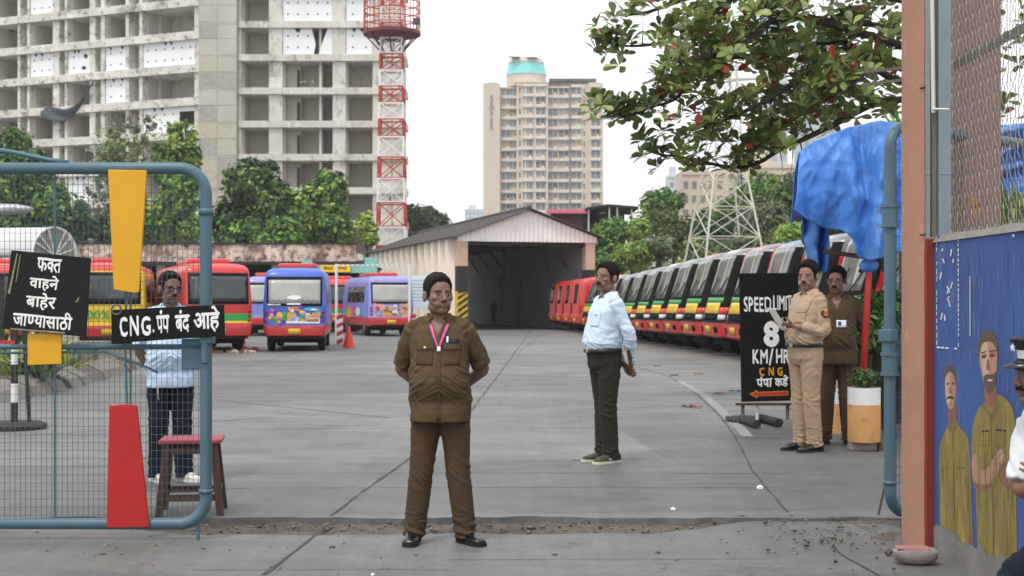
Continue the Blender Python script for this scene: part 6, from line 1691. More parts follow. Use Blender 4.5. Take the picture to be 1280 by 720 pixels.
def person(label, loc, yaw, h, ps, skin, shirt, trouser, shoe, sole=None, sleeve='short', untuck=False, hair=HAIR, hstyle='short', moust=None, stub=.3, belly=0., fat=0., belt=None, voxel=.006, cv=.0075, seated=False, group='people at the bus depot gate', wr_amp=1.0, vneck=.05, neckskin=True):
    k = h / 1.75
    t = thing('person', label, 'person', loc, yaw, group); t.scale = (k, k, k)
    g = lambda n: Vector(ps[n])
    lx, ly = ps.get('lean', (0, 0)); hz_ = ps.get('hipz', .90) - .90; hx_, hy_ = ps.get('hip', (0, 0)); tw = R(ps.get('twist', 0))
    def sp(z):                              # spine offset at height z
        q = max(0, min(1.15, (z - .9) / .6)); return Vector((hx_ + lx * q, hy_ + ly * q ** 1.2, hz_ + z))
    TR = [(.79, .13, .095, .012), (.86, .168, .120, .012), (.93, .172, .122, .008), (1.00, .160, .116, -.002), (1.06, .155, .114, -.006), (1.14, .158, .118, -.008), (1.24, .170, .121, -.004), (1.33, .178, .117, .002), (1.40, .160, .098, .010), (1.445, .110, .076, .014), (1.478, .066, .064, .014), (1.52, .056, .060, .006)]
    def torso(dx, dy, z0=0, z1=9, extra=None):
        r = []
        for z, rx, ry, cy in TR:
            if z < z0 or z > z1: continue
            b = belly * math.exp(-((z - 1.06) / .13) ** 2)
            r.append((sp(z) + Vector((0, cy - b * .75, 0)), rx + dx + b * .35, ry + dy + b * .6))
        return r
    # --- body
    HR = Euler((R(ps.get('hpitch', 0)), R(ps.get('hroll', 0)), R(ps.get('hyaw', 0))), 'XYZ').to_matrix() * ps.get('hsc', 1.10)
    hc = sp(1.622) + Vector((0, -.024, 0)) + Vector(ps.get('hoff', (0, 0, 0)))
    parts = [rings(torso(0, 0))]
    parts.append(limb([(sp(1.44) + Vector((0, .012, 0)), .066, .060), (sp(1.50) + Vector((0, .004, 0)), .061, .061), (hc + HR @ Vector((0, .012, -.060)), .053, .058), (hc + HR @ Vector((0, .01, -.02)), .05, .055)], 20, (1, 0, 0), 4))
    parts += head_parts(hc, HR, fat)
    J = {}
    for s, S_ in ((1, 'L'), (-1, 'R')):
        sh = sp(1.405) + Vector((s * .163 * math.cos(tw), s * .163 * math.sin(tw), 0)) + Vector(ps.get('sh' + S_, (0, 0, 0))); el, wr = g('el' + S_), g('wr' + S_)
        J[S_] = (sh, el, wr)
        ud = (el - sh).normalized(); fd = (wr - el).normalized()
        parts.append(limb([(sh, .041), (sh.lerp(el, .35), .043), (sh.lerp(el, .75), .043), (el, .040), (el.lerp(wr, .25), .041), (el.lerp(wr, .65), .033), (wr, .0255, .022)], 16, None, 4))
        hd = Vector(ps['hd' + S_]) if 'hd' + S_ in ps else fd
        parts += hand(wr, hd, Vector(ps.get('hn' + S_, (-s, 0, 0))), ps.get('th' + S_, -s), ps.get('cu' + S_, (.35, .4, .45, .5)), ps.get('hs', 1.0))
        hp = sp(.90) + Vector((s * .088, .01, -.02)); kn, an = g('kn' + S_), g('an' + S_); J['l' + S_] = (hp, kn, an)
        parts.append(limb([(hp, .088), (hp.lerp(kn, .4), .076), (kn, .056), (kn.lerp(an, .3), .054), (kn.lerp(an, .75), .040), (an, .036)], 18, None, 4))
        td = Vector((math.sin(R(ps.get('ft' + S_, 0))), -math.cos(R(ps.get('ft' + S_, 0))), 0)); fz = an.z - .055
        parts.append(limb([(an - td * .03 + Vector((0, 0, -.025)), .024), (an + td * .05 + Vector((0, 0, -.045)), .026, .018), (an + td * .13 + Vector((0, 0, -.052)), .03, .012)], 14, (1, 0, 0), 3))
    me = union(parts, voxel, 6)
    paint_body(me, hc, HR, skin, tuple(a * b for a, b in zip(skin, (.85, .72, .74))), (.018, .014, .012), None, stub)
    body = addobj('body', me, SKIN, t)
    hair_obj(hc, HR, hair, t, hstyle, ps.get('hvol', 0))
    if moust: moustache(hc, HR, hair, t, *moust)
    # --- shirt
    zlo = .80 if untuck else .94
    rows = torso(.017, .019, .92, 1.46)
    if untuck:
        b0 = belly
        rows = [(sp(.80) + Vector((0, .002 - b0 * .45, 0)), .196, .148 + b0 * .3), (sp(.86) + Vector((0, .004 - b0 * .5, 0)), .193, .146 + b0 * .35)] + [(q[0], q[1] + .012 * max(0, 1.25 - q[0].z) / .3, q[2] + .010 * max(0, 1.2 - q[0].z) / .3) for q in rows]
    else:
        rows = [(q[0], q[1] - (.016 if q[0].z - hz_ < 1.01 else 0), q[2] - (.016 if q[0].z - hz_ < 1.01 else 0)) for q in rows]
        rows = [(q[0], q[1] + .010 * math.exp(-((q[0].z - hz_ - 1.05) / .08) ** 2), q[2] + .012 * math.exp(-((q[0].z - hz_ - 1.04) / .07) ** 2)) for q in rows]
    sp_parts = [rings(rows, 40, 2.5)]
    for s, S_ in ((1, 'L'), (-1, 'R')):
        sh, el, wr = J[S_]
        nb = sp(1.46) + Vector((s * .05, .014, 0))
        sp_parts.append(limb([(nb, .040), (sh.lerp(nb, .5) + Vector((0, .004, .004)), .049), (sh, .064)], 20, None, 4))
        if sleeve == 'short': sp_parts.append(limb([(sh, .068), (sh.lerp(el, .3), .069), (sh.lerp(el, .6), .068), (sh.lerp(el, .90), .067)], 24, None, 5, False))
        elif sleeve == 'rolled': sp_parts.append(limb([(sh, .066), (sh.lerp(el, .5), .061), (el, .056), (el.lerp(wr, .45), .050), (el.lerp(wr, .72), .043)], 24, None, 5, False))
        else: sp_parts.append(limb([(sh, .066), (sh.lerp(el, .5), .059), (el, .054), (el.lerp(wr, .5), .047), (el.lerp(wr, .92), .038)], 24, None, 5, False))
    ms = union(sp_parts, cv, 5)
    seed = hash(label) % 97 * 1.0 if False else len(label) * 3.7
    def wf(x, y, z):
        a = .22 * nz_(x * 6 + seed, y * 6, z * 8) + .22 * nz_(x * 22, y * 22 + seed, z * 16)
        wz = max(0, 1 - abs(z - hz_ - (1.02 if not untuck else 1.06)) / .20)
        q = nz_(x * 7 + seed, y * 7, z * 28 + abs(x) * 18); a += 1.3 * wz * (abs(q) * 2 - .3)
        q = nz_(x * 11 + z * 9, y * 7, seed + z * 9 - abs(x) * 12); a += .8 * (abs(q) * 2 - .3) * min(1, max(0, abs(x) - .08) / .08)
        return a
    wrinkle(ms, .009 * wr_amp, wf)
    np_ = sp(1.478)
    fy = lambda c: c.y < np_.y + .03
    vtip = np_.z - vneck
    def cut(c):
        d = c - np_
        if (d.x / .070) ** 2 + ((d.y - .008) / .070) ** 2 < 1 and c.z > np_.z - .035: return True
        return c.y < np_.y - .02 and c.z > vtip and abs(d.x) < (c.z - vtip) * .42 and c.z < np_.z + .02
    delete_faces(ms, cut)
    if not untuck and not seated: delete_faces(ms, lambda c: c.z < .992 and abs(c.x) < .24 and c.y < .2 and (c - sp(.95)).length < .26)
    so_ = addobj('shirt', ms, shirt, t); so_.modifiers.new('s', 'SOLIDIFY').thickness = .003
    # collar: a turned-down band with two points
    v = []; n = 40
    for i in range(n + 1):
        a = -PI / 2 + .50 + (2 * PI - 1.0) * i / n; e = min(i, n - i) / n
        fr_ = max(0, 1 - e / .16)
        r0, r1 = .067, .077
        c0 = np_ + Vector((r0 * math.cos(a), r0 * math.sin(a) + .008, .022 - .030 * fr_))
        c1 = np_ + Vector((r1 * math.cos(a), r1 * math.sin(a) + .008, .028 - .030 * fr_))
        dn = Vector((math.cos(a) * (1 + .25 * fr_) + .25 * fr_ * math.copysign(1, math.cos(a)), math.sin(a), 0))
        c2 = np_ + Vector((.104 * dn.x, .096 * dn.y + .006, -.012 - .045 * fr_))
        v += [c0 - Vector((0, 0, .045)), c0, c1, c2]
    f = [(i * 4 + q, i * 4 + q + 1, i * 4 + 5 + q, i * 4 + 4 + q) for i in range(n) for q in range(3)]
    o = mesh_obj('collar', v, f, shirt, t, smooth=True); o.modifiers.new('s', 'SOLIDIFY').thickness = .003
    # --- trousers
    tp = []
    if not seated: tp.append(rings([(sp(.80) + Vector((0, .012, 0)), .145, .11), (sp(.86) + Vector((0, .012, 0)), .184, .136), (sp(.92) + Vector((0, .008, 0)), .184, .134), (sp(.965) + Vector((0, .003 - belly * .2, 0)), .179 + belly * .15, .130 + belly * .3), (sp(1.008) + Vector((0, -.002 - belly * .35, 0)), .178 + belly * .3, .131 + belly * .5)], 40, 2.4))
    else: tp.append(rings([(sp(.80) + Vector((0, -.02, 0)), .17, .15), (sp(.86), .19, .15), (sp(.92) + Vector((0, .008, 0)), .184, .134), (sp(1.0) + Vector((0, -.002, 0)), .172, .126)], 40, 2.4))
    ww = ps.get('leg_w', 1.0)
    for S_ in 'LR':
        hp, kn, an = J['l' + S_]; s = 1 if S_ == 'L' else -1
        hem = an + Vector((0, -.004, -.040))
        tp.append(limb([(hp + Vector((0, 0, .02)), .100), (hp.lerp(kn, .3), .098 * ww), (hp.lerp(kn, .7), .084 * ww), (kn, .078 * ww), (kn.lerp(hem, .4), .076 * ww), (kn.lerp(hem, .8), .070 * ww), (hem, .068 * ww, .080 * ww)], 28, (1, 0, 0), 5, False))
    mt_ = union(tp, cv, 2)
    ankz = min(J['lL'][2].z, J['lR'][2].z); knz = (J['lL'][1].z + J['lR'][1].z) / 2
    def wt(x, y, z):
        a = .22 * nz_(x * 5, y * 5 + seed, z * 4) + .22 * nz_(x * 24 + seed, y * 24, z * 9)
        lo = max(0, 1 - (z - ankz) / .20); kk = max(0, 1 - abs(z - knz) / .20); cr = max(0, 1 - abs(z - hz_ - .79) / .13)
        q = nz_(x * 11 + seed, y * 11, z * 34 + x * 12); a += 1.5 * lo * (abs(q) * 2 - .35)
        q = nz_(x * 10, y * 10 + seed, z * 24 + x * 18); a += 1.0 * kk * (abs(q) * 2 - .35)
        q = nz_(x * 10 + seed, y * 8, z * 20 - abs(x) * 26); a += 1.1 * cr * (abs(q) * 2 - .35)
        return a
    wrinkle(mt_, .0085 * wr_amp, wt)
    addobj('trousers', mt_, trouser, t)
    if belt:
        rr = []
        for z in (.968, 1.002): rr.append((sp(z) + Vector((0, -.001 - belly * .35, 0)), .185 + belly * .3, .138 + belly * .5))
        v, f = rings(rr, 48, 2.45); o = mesh_obj('belt', v, f[:-2], belt, t, smooth=True); o.modifiers.new('s', 'SOLIDIFY').thickness = .006
        m_ = MB(); c = sp(.985) + Vector((0, -.138 - belly * .85, 0)); m_.cbox(c, (.045, .012, .036)); m_.build('buckle', MATS['buckle'], t, bevel=.003)
    # --- shoes
    for S_ in 'LR':
        an = J['l' + S_][2]; a = R(ps.get('ft' + S_, 0)); M = Matrix.Translation((an.x, an.y, an.z - .085)) @ Matrix.Rotation(a, 4, 'Z')
        U = [(.082, .028, .080), (.066, .037, .10), (.02, .041, .108), (-.03, .043, .102), (-.08, .047, .076), (-.13, .049, .060), (-.17, .044, .050), (-.197, .028, .036)]
        v = []; n = 20
        for (y, hw, ht) in U:
            for j in range(n):
                an_ = 2 * PI * j / n; cx, cz = math.cos(an_), math.sin(an_)
                v.append(M @ Vector((hw * math.copysign(abs(cx) ** .75, cx), y, .012 + (ht - .012) * (.5 + .5 * math.copysign(abs(cz) ** .8, cz)))))
        f = [(i * n + j, i * n + (j + 1) % n, (i + 1) * n + (j + 1) % n, (i + 1) * n + j) for i in range(len(U) - 1) for j in range(n)] + [tuple(range(n)), tuple((len(U) - 1) * n + j for j in range(n))]
        sh_ = mesh_obj('shoe', v, f, shoe, t, smooth=True); sb = sh_.modifiers.new('s', 'SUBSURF'); sb.levels = sb.render_levels = 1
        so2 = []; 
        for z in (0, .022):
            for (y, hw) in [(.085, .022), (.07, .036), (.02, .037), (-.04, .040), (-.09, .049), (-.14, .052), (-.18, .045), (-.203, .024)]: so2.append((hw, y, z))
        v = []
        for z in (.0, .022):
            prf = [(.085, .022), (.07, .036), (.02, .038), (-.04, .041), (-.09, .049), (-.14, .052), (-.18, .046), (-.205, .024)]
            ring = [(-w, y) for y, w in prf] + [(w, y) for y, w in prf[::-1]]
            v += [M @ Vector((x, y, z)) for x, y in ring]
        q = 16
        mesh_obj('sole', v, [tuple(range(q)), tuple(range(2 * q - 1, q - 1, -1))] + [(i, (i + 1) % q, (i + 1) % q + q, i + q) for i in range(q)], sole or MATS['sole_black'], sh_)
    return t, dict(sp=sp, J=J, shirt=ms, trousers=mt_, hc=hc, HR=HR)
mat('buckle', '#b9b2a0', rough=.3, metal=.9); mat('sole_black', '#141313', rough=.8)
M_shoeb = mat('black_leather', '#0f0f10', rough=.28, var=.2, vs=20, coat=.3)
C_brown = cloth('brown_uniform', '#53432f', .10); C_brown2 = cloth('dark_brown_uniform', '#4c3d2f', .10)
C_btr = cloth('brown_trousers', '#4c3a2a', .10)
C_blue = cloth('pale_blue_shirt', '#c6d6e6', .05); C_olive = cloth('olive_black_trousers', '#2e2920', .14)
C_khaki = cloth('khaki_uniform', '#a8927b', .07); C_khtr = cloth('khaki_trousers', '#a38c74', .07)
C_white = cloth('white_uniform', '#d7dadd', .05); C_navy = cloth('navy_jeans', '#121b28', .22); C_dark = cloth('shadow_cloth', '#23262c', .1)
C_print = mat('blue_printed_shirt', '#b7cde6', rough=.85, var=.32, vs=16, bump=.15, bs=300, dirt=('#e9f0f7', .3, 18))
M_belt = mat('black_belt', '#101010', rough=.4); M_badge = mat('badge_white', '#dfe4ea', rough=.4, var=.05); M_dk = mat('pocket_dark', '#1b1714', rough=.7)
STAND = dict(knL=(.095, -.015, .49), anL=(.10, .02, .085), knR=(-.095, -.015, .49), anR=(-.10, .02, .085))
# 1. man in brown, hands clasped behind, looking to the picture's right
ps = dict(STAND, elL=(.272, .110, 1.135), wrL=(.10, .215, .985), elR=(-.278, .110, 1.135), wrR=(-.10, .225, .965), hdL=(-.8, .1, -.3), hdR=(.8, .1, -.3), hnL=(0, 1, 0), hnR=(0, 1, 0),
          knL=(.115, -.02, .48), anL=(.165, -.0, .085), knR=(-.125, -.02, .48), anR=(-.175, .0, .085), ftL=38, ftR=-4, hyaw=27, hpitch=-3, lean=(-.012, .0), leg_w=1.02, hvol=.008)
SK1 = (.20, .115, .080)
mp_ = G(551, 678, .01)
t1, d1 = person('man in brown uniform with a pink lanyard standing nearest, hands behind his back', (mp_.x, mp_.y, .012), R(-3), 1.63, ps, SK1, C_brown, C_btr, M_shoeb, untuck=True, hair=HAIRG, stub=.25, belly=.055, fat=.006, moust=None, voxel=.0045, cv=.006, vneck=.13)
F_ = (0, 1, 0); X_ = (1, 0, 0); Z_ = (0, 0, 1)
C_pock = cloth('brown_pocket', '#4a3a2c', .10)
for s in (-1, 1):
    o = patch('pocket', d1['shirt'], (s * .088, 0, 1.235), X_, Z_, F_, .108, .125, C_pock, t1, .0045, 8, .003)
    o = patch('pocket_flap', d1['shirt'], (s * .088, 0, 1.290), X_, Z_, F_, .114, .038, C_brown, t1, .009, 8, .004)
m_ = MB(); bvc = patch('name_tag', d1['shirt'], (.098, 0, 1.328), X_, Z_, F_, .062, .028, M_dk, t1, .012, 5, .003)
patch('pen', d1['shirt'], (.058, 0, 1.335), X_, Z_, F_, .012, .04, M_badge, t1, .013, 4, .004)
patch('button', d1['shirt'], (-.088, 0, 1.284), X_, Z_, F_, .016, .016, MATS['buckle'], t1, .015, 4, .004)
patch('placket', d1['shirt'], (.004, 0, 1.06), X_, Z_, F_, .030, .50, C_pock, t1, .0035, 14, .0025)
M_lp = mat('lanyard_pink', '#d8487f', rough=.5, var=.25, vs=60); M_lb = mat('lanyard_navy', '#2c3160', rough=.5)
for s in (-1, 1):
    for (mm, o_, w_) in ((M_lp, 0, .016), (M_lb, s * .013, .009)):
        patch('lanyard', d1['shirt'], (0, 0, 1.40), X_, Z_, F_, 1, 1, mm, t1, .010, 10, .002, (lambda s, o_, w_: (lambda a, b: (s * (.006 + .050 * b) + o_ * (.4 + .6 * b) + (a - .5) * w_, -.115 + .150 * b)))(s, o_, w_))
patch('lanyard_clip', d1['shirt'], (.004, 0, 1.275), X_, Z_, F_, .022, .03, M_badge, t1, .012, 4, .003)
# 2. man in the pale blue shirt, standing sideways
ps = dict(elL=(.235, .105, 1.11), wrL=(.085, .195, .865), elR=(-.235, .09, 1.11), wrR=(-.06, .195, .86), hdL=(-.65, .25, -.55), hdR=(.6, .25, -.6), hnL=(.2, 1, .1), hnR=(-.2, 1, .1), thL=1, thR=-1,
          knL=(.085, -.035, .49), anL=(.07, .01, .085), knR=(-.085, .0, .49), anR=(-.07, .0, .085), ftL=14, ftR=-10, hyaw=22, hpitch=-5, lean=(0, .045), hip=(0, -.035), hoff=(0, .0, 0), hvol=.012)
ps = {k: v for k, v in ps.items()}
q2 = G(759, 577.5)
t2, d2 = person('man in pale blue shirt standing sideways with hands behind him before the bus row', (q2.x, q2.y, .03), R(-68), 1.80, ps, (.215, .122, .080), C_blue, C_olive, mat('olive_trainer', '#3a3a2c', rough=.7), mat('cream_sole', '#c9c3ae', rough=.7), sleeve='long', moust=(.031, .0068), stub=.25, belly=.03, belt=M_belt, voxel=.005, cv=.0065, vneck=.06)
patch('pocket', d2['shirt'], (.080, 0, 1.26), X_, Z_, F_, .105, .12, C_blue, t2, .0045, 8, .003)
patch('pocket_emblem', d2['shirt'], (.080, 0, 1.30), X_, Z_, F_, .016, .012, MATS['lanyard_navy'], t2, .009, 4, .002)
# tick mark on the trainer
sh2 = [c for c in t2.children if c.name.startswith('shoe')]
for c_, S_ in zip(sh2, 'LR'):
    an = d2['J']['l' + S_][2]; a = R(14 if S_ == 'L' else -10); M = Matrix.Translation((an.x, an.y, an.z - .085)) @ Matrix.Rotation(a, 4, 'Z')
    s = 1
    m_ = MB(); m_.add([M @ Vector(p) for p in ((.0475, -.075, .048), (.046, -.055, .030), (.042, -.035, .033), (.040, .03, .062), (.0455, -.045, .043))], [(0, 1, 2, 4), (4, 2, 3)])
    o = m_.build('tick_mark', M_badge, c_); o.modifiers.new('s', 'SOLIDIFY').thickness = .004
# 3. policeman in khaki, sideways, reading a paper
ps = dict(elL=(.225, .02, 1.115), wrL=(.095, -.225, 1.165), elR=(-.215, .0, 1.12), wrR=(-.055, -.235, 1.17), hdL=(-.35, -.9, .12), hdR=(.3, -.9, .15), hnL=(-.6, -.1, .7), hnR=(.5, -.1, .8), thL=-1, thR=1, cuL=(.75, .8, .85, .9), cuR=(.7, .8, .85, .9),
          knL=(.09, -.02, .49), anL=(.085, .03, .085), knR=(-.09, -.02, .49), anR=(-.085, -.0, .085), ftL=6, ftR=-10, hyaw=30, hpitch=3, lean=(0, .055), hip=(0, -.03), hvol=.012)
q3 = G(1009, 563.5)
t3, d3 = person('policeman in khaki standing sideways beside the speed board, holding a white paper', (q3.x, q3.y, .03), R(-66), 1.84, ps, (.26, .15, .10), C_khaki, C_khtr, M_shoeb, sleeve='rolled', moust=(.024, .003), stub=.15, belly=.02, belt=M_belt, voxel=.0045, cv=.0065, vneck=.06)
patch('pocket', d3['shirt'], (.085, 0, 1.25), X_, Z_, F_, .11, .12, C_khaki, t3, .005, 8, .003)
patch('pocket_flap', d3['shirt'], (.085, 0, 1.305), X_, Z_, F_, .115, .035, C_khaki, t3, .009, 8, .004)
sl_, el_, wr_ = d3['J']['L']; pc3 = sl_.lerp(el_, .42)
M_emb = mat('emblem_dark', '#2b2420', rough=.7); M_embo = mat('emblem_orange', '#c8642a', rough=.6); M_emby = mat('emblem_yellow', '#c9a742', rough=.6)
UPA = (sl_ - el_).normalized()
shp = lambda a, b: ((a - .5) * (.45 + .55 * math.sin(PI * min(1, b * .9 + .12))), b - .5)
patch('sleeve_emblem', d3['shirt'], pc3, (0, 1, 0), UPA, (-1, .0, .0), .085, .088, M_emb, t3, .006, 8, .003, shp)
patch('sleeve_emblem_star', d3['shirt'], pc3 - UPA * .004, (0, 1, 0), UPA, (-1, .0, 0), .052, .05, M_embo, t3, .009, 6, .002, shp)
patch('sleeve_emblem_bar', d3['shirt'], pc3 + UPA * .030, (0, 1, 0), UPA, (-1, .0, 0), .06, .014, M_emby, t3, .010, 6, .002)
M_cord = mat('whistle_cord', '#9a8a4c', rough=.7)
for s in (1,):
    sh_ = d3['sp'](1.455) + Vector((s * .11, .01, .012))
    m_ = MB(); m_.cbox(sh_, (.11, .05, .012)); m_.build('shoulder_strap', C_khtr, t3, bevel=.004)
crd = []
bvh = BVHTree.FromPolygons([tuple(q.co) for q in d3['shirt'].vertices], [tuple(p.vertices) for p in d3['shirt'].polygons])
for i in range(15):
    a = i / 14; x, z = .15 - .10 * a + .03 * math.sin(a * PI), 1.40 - .17 * math.sin(a * PI * .85) 
    hit = bvh.ray_cast(Vector((x, -.6, z)), Vector((0, 1, 0)))
    if hit[0] is not None: crd.append(hit[0] - Vector((0, .006, 0)))
if len(crd) > 3:
    m_ = MB(); m_.tube(crd, .004, 6); m_.build('whistle_cord', M_cord, t3, smooth=True)
# the paper in his hands
RM = Matrix.Translation(t3.location) @ Matrix.Rotation(t3.rotation_euler.z, 4, 'Z') @ Matrix.Scale(t3.scale.x, 4)
wl_, wr2 = RM @ Vector(ps['wrL']), RM @ Vector(ps['wrR']); pcn = RM @ Vector((.02, -.345, 1.225))
pv = []
for j in range(7):
    for i in range(5):
        u, w = i / 4 - .5, j / 6 - .5; pv.append(RM.to_3x3() @ Vector((u * .11 + .0, -w * .17 - .02 * math.cos(u * 3), w * .19 + .012 * math.sin(w * 5))))
o = mesh_obj('paper_slip', pv, [(j * 5 + i, j * 5 + i + 1, j * 5 + i + 6, j * 5 + i + 5) for j in range(6) for i in range(4)], mat('paper_white', '#e6e6e2', rough=.7, var=.03), smooth=True)
o.location = pcn; o.modifiers.new('s', 'SOLIDIFY').thickness = .001
tag(o, 'folded white paper slip held by the khaki policeman', 'paper')
# 4. man in brown behind the policeman
ps = dict(STAND, elL=(.275, .10, 1.12), wrL=(.12, .20, .97), elR=(-.275, .10, 1.12), wrR=(-.10, .21, .95), hdL=(-.8, .1, -.3), hdR=(.8, .1, -.3), hnL=(0, 1, 0), hnR=(0, 1, 0), anL=(.12, .02, .085), anR=(-.12, .02, .085), ftL=20, ftR=-20, hyaw=-14, hpitch=2, hvol=.012)
q4 = G(1046, 555)
t4, d4 = person('man in dark brown uniform with spectacles and a white badge behind the policeman', (q4.x, q4.y, .03), R(-14), 1.80, ps, (.20, .108, .073), C_brown2, C_brown2, M_shoeb, untuck=True, moust=(.028, .005), stub=.25, belly=.03, voxel=.0055, cv=.0075, vneck=.14)
patch('name_badge', d4['shirt'], (.045, 0, 1.20), X_, Z_, F_, .095, .07, M_badge, t4, .010, 5, .003)
patch('badge_print', d4['shirt'], (.030, 0, 1.202), X_, Z_, F_, .03, .04, MATS['lanyard_navy'], t4, .014, 4, .001)
patch('pocket', d4['shirt'], (-.085, 0, 1.22), X_, Z_, F_, .105, .12, C_brown, t4, .005, 8, .003)
def spectacles(d, t, lens, dark=False):
    hc, HR = d['hc'], d['HR']; m_ = MB(); l_ = MB()
    for s in (-1, 1):
        c = Vector((s * .032, -.098, .002)); ring = [hc + HR @ (c + Vector((.024 * math.cos(a), .006 * abs(math.cos(a)) * (1 if s * math.cos(a) > 0 else .0), .0165 * math.sin(a)))) for a in np.linspace(0, 2 * PI, 17)]
        m_.tube(ring, .0022, 6, cap=False)
        m_.tube([hc + HR @ Vector((s * .056, -.092, .006)), hc + HR @ Vector((s * .076, -.05, .008)), hc + HR @ Vector((s * .082, .01, .006))], .002, 6)
        if dark: l_.add(ring[:-1], [tuple(range(16))])
    m_.tube([hc + HR @ Vector((-.009, -.103, .004)), hc + HR @ Vector((.009, -.103, .004))], .002, 6)
    o = m_.build('spectacles', lens, t, smooth=True)
    if dark: q = l_.build('dark_lens', lens, o); q.modifiers.new('s', 'SOLIDIFY').thickness = .002
M_spec = mat('black_frame', '#0c0c0d', rough=.15, coat=.4)
spectacles(d4, t4, M_spec)
# 5. man behind the gate
ps = dict(STAND, elL=(.255, .06, 1.12), wrL=(.15, -.02, .93), elR=(-.262, .09, 1.12), wrR=(-.16, .17, .90), hdL=(-.5, -.3, -.6), hdR=(.5, .3, -.6), hnL=(0, 1, 0), hnR=(0, 1, 0), anL=(.11, .02, .085), anR=(-.11, .02, .085), ftL=40, ftR=25, hyaw=22, hpitch=0, lean=(.0, .02), hvol=.01, leg_w=1.05)
q5 = G(213, 602)
t5, d5 = person('man in printed pale blue shirt and jeans standing behind the gate mesh, sunglasses on', (q5.x, q5.y, .03), R(14), 1.68, ps, (.18, .098, .066), C_print, C_navy, mat('white_trainer', '#c9c7c2', rough=.7, var=.1), mat('white_sole', '#d6d4cf', rough=.7), untuck=True, hstyle='receding', moust=(.030, .006), stub=.2, belly=.05, voxel=.0055, cv=.0075, vneck=.08)
spectacles(d5, t5, M_spec, True)
m_ = MB(); m_.tube([(-.10, -.165, .80), (-.10, -.17, .745), (-.095, -.165, .70)], .006, 6); m_.build('key_bunch', MATS['buckle'], t5)
# 6. seated guard at the right edge
ps = dict(hipz=.485, hip=(0, .02), lean=(-.06, -.05), hoff=(-.055, -.065, -.01), elL=(.225, -.12, .705), wrL=(-.02, -.265, .78), elR=(-.215, -.13, .705), wrR=(.06, -.235, .740), hdL=(-.75, .1, .35), hdR=(.75, -.10, -.1), hnL=(-.15, .9, -.2), hnR=(0, 1, 0), thL=1, thR=1, cuL=(.18, .15, .15, .2), cuR=(.3, .3, .3, .35),
          knL=(.12, -.36, .36), anL=(.12, -.08, .085), knR=(-.12, -.36, .36), anR=(-.12, -.08, .085), hyaw=-34, hpitch=-2)
YG = 5.68
t6, d6 = person('seated guard in white shirt and black peaked cap, arms folded, cut by the right edge', (2.385, YG, .01), R(-46), 1.70, ps, (.20, .105, .066), C_white, C_navy, M_shoeb, moust=(.028, .005), stub=.2, belly=.02, voxel=.0042, cv=.006, vneck=.05, seated=True)
hc, HR = d6['hc'], d6['HR']
HM4 = Matrix.Translation(hc) @ HR.to_4x4()
m_ = MB(); m_.lathe([(.088, .055), (.092, .095), (.094, .10), (.118, .128), (.120, .140), (.105, .150), (0, .156)], 36, 0, HM4 @ Matrix.Translation((0, .008, 0)) @ Matrix.Diagonal((.92, 1.13, 1, 1)), cap=False)
cap_ = m_.build('peaked_cap', mat('cap_black', '#17181b', rough=.6, var=.15), t6, angle=50)
m_ = MB(); m_.lathe([(.0895, .066), (.0935, .098)], 36, 0, HM4 @ Matrix.Translation((0, .008, 0)) @ Matrix.Diagonal((.925, 1.135, 1, 1)), cap=False); m_.build('white_band', M_wht, cap_, smooth=True)
v = []
for i in range(17):
    a = -PI / 2 + (i / 16 - .5) * 2.2
    v += [HM4 @ Vector((.083 * math.cos(a), .008 + .102 * math.sin(a), .062)), HM4 @ Vector((.086 * math.cos(a) * 1.02, .0 + .102 * math.sin(a) - .062 * max(0, math.cos((i / 16 - .5) * 3.0)), .030))]
o = mesh_obj('visor', v, [(2 * i, 2 * i + 1, 2 * i + 3, 2 * i + 2) for i in range(16)], M_shoeb, cap_, smooth=True); o.modifiers.new('s', 'SOLIDIFY').thickness = .004
def star(r):
    return [(r * (1 if k % 2 == 0 else .42) * math.sin(k * PI / 5), r * (1 if k % 2 == 0 else .42) * math.cos(k * PI / 5)) for k in range(10)]
m_ = MB(); m_.prism(star(.017), .006, 0, HM4 @ Matrix.Translation((-.012, -.122, .108))); m_.build('badge', M_badge, cap_)
for s in (-1, 1):
    m_ = MB(); c = d6['sp'](1.462) + Vector((s * .125, .012, .006)); m_.cbox(c, (.10, .05, .012)); m_.build('shoulder_strap', MATS['emblem_dark'], t6, bevel=.004)
st2 = thing('guard_stool', 'plain dark stool the white-shirted guard sits on by the mural', 'stool', (2.385, YG, .01), R(-46))
m_ = MB(); m_.box((-.19, -.19, .355), (.20, .19, .385)); m_.build('seat', M_wood, st2, bevel=.005)
for sx in (-1, 1):
    for sy in (-1, 1):
        m_ = MB(); m_.box((sx * .17 - .02, sy * .16 - .02, 0), (sx * .17 + .02, sy * .16 + .02, .355)); m_.build('leg', M_wood, st2)
# 7. small figure inside the shed
ps = dict(STAND, elL=(.25, .03, 1.13), wrL=(.26, -.06, .88), elR=(-.25, .03, 1.13), wrR=(-.24, -.08, .90))
t7, d7 = person('far dark figure standing inside the wash shed against the sooty wall', (-1.15, 86.0, .03), R(30), 1.62, ps, (.06, .035, .025), C_dark, C_dark, M_shoeb, voxel=.012, cv=.014, vneck=.05)  # silhouette: indoor shade put into the dark cloth and skin colours
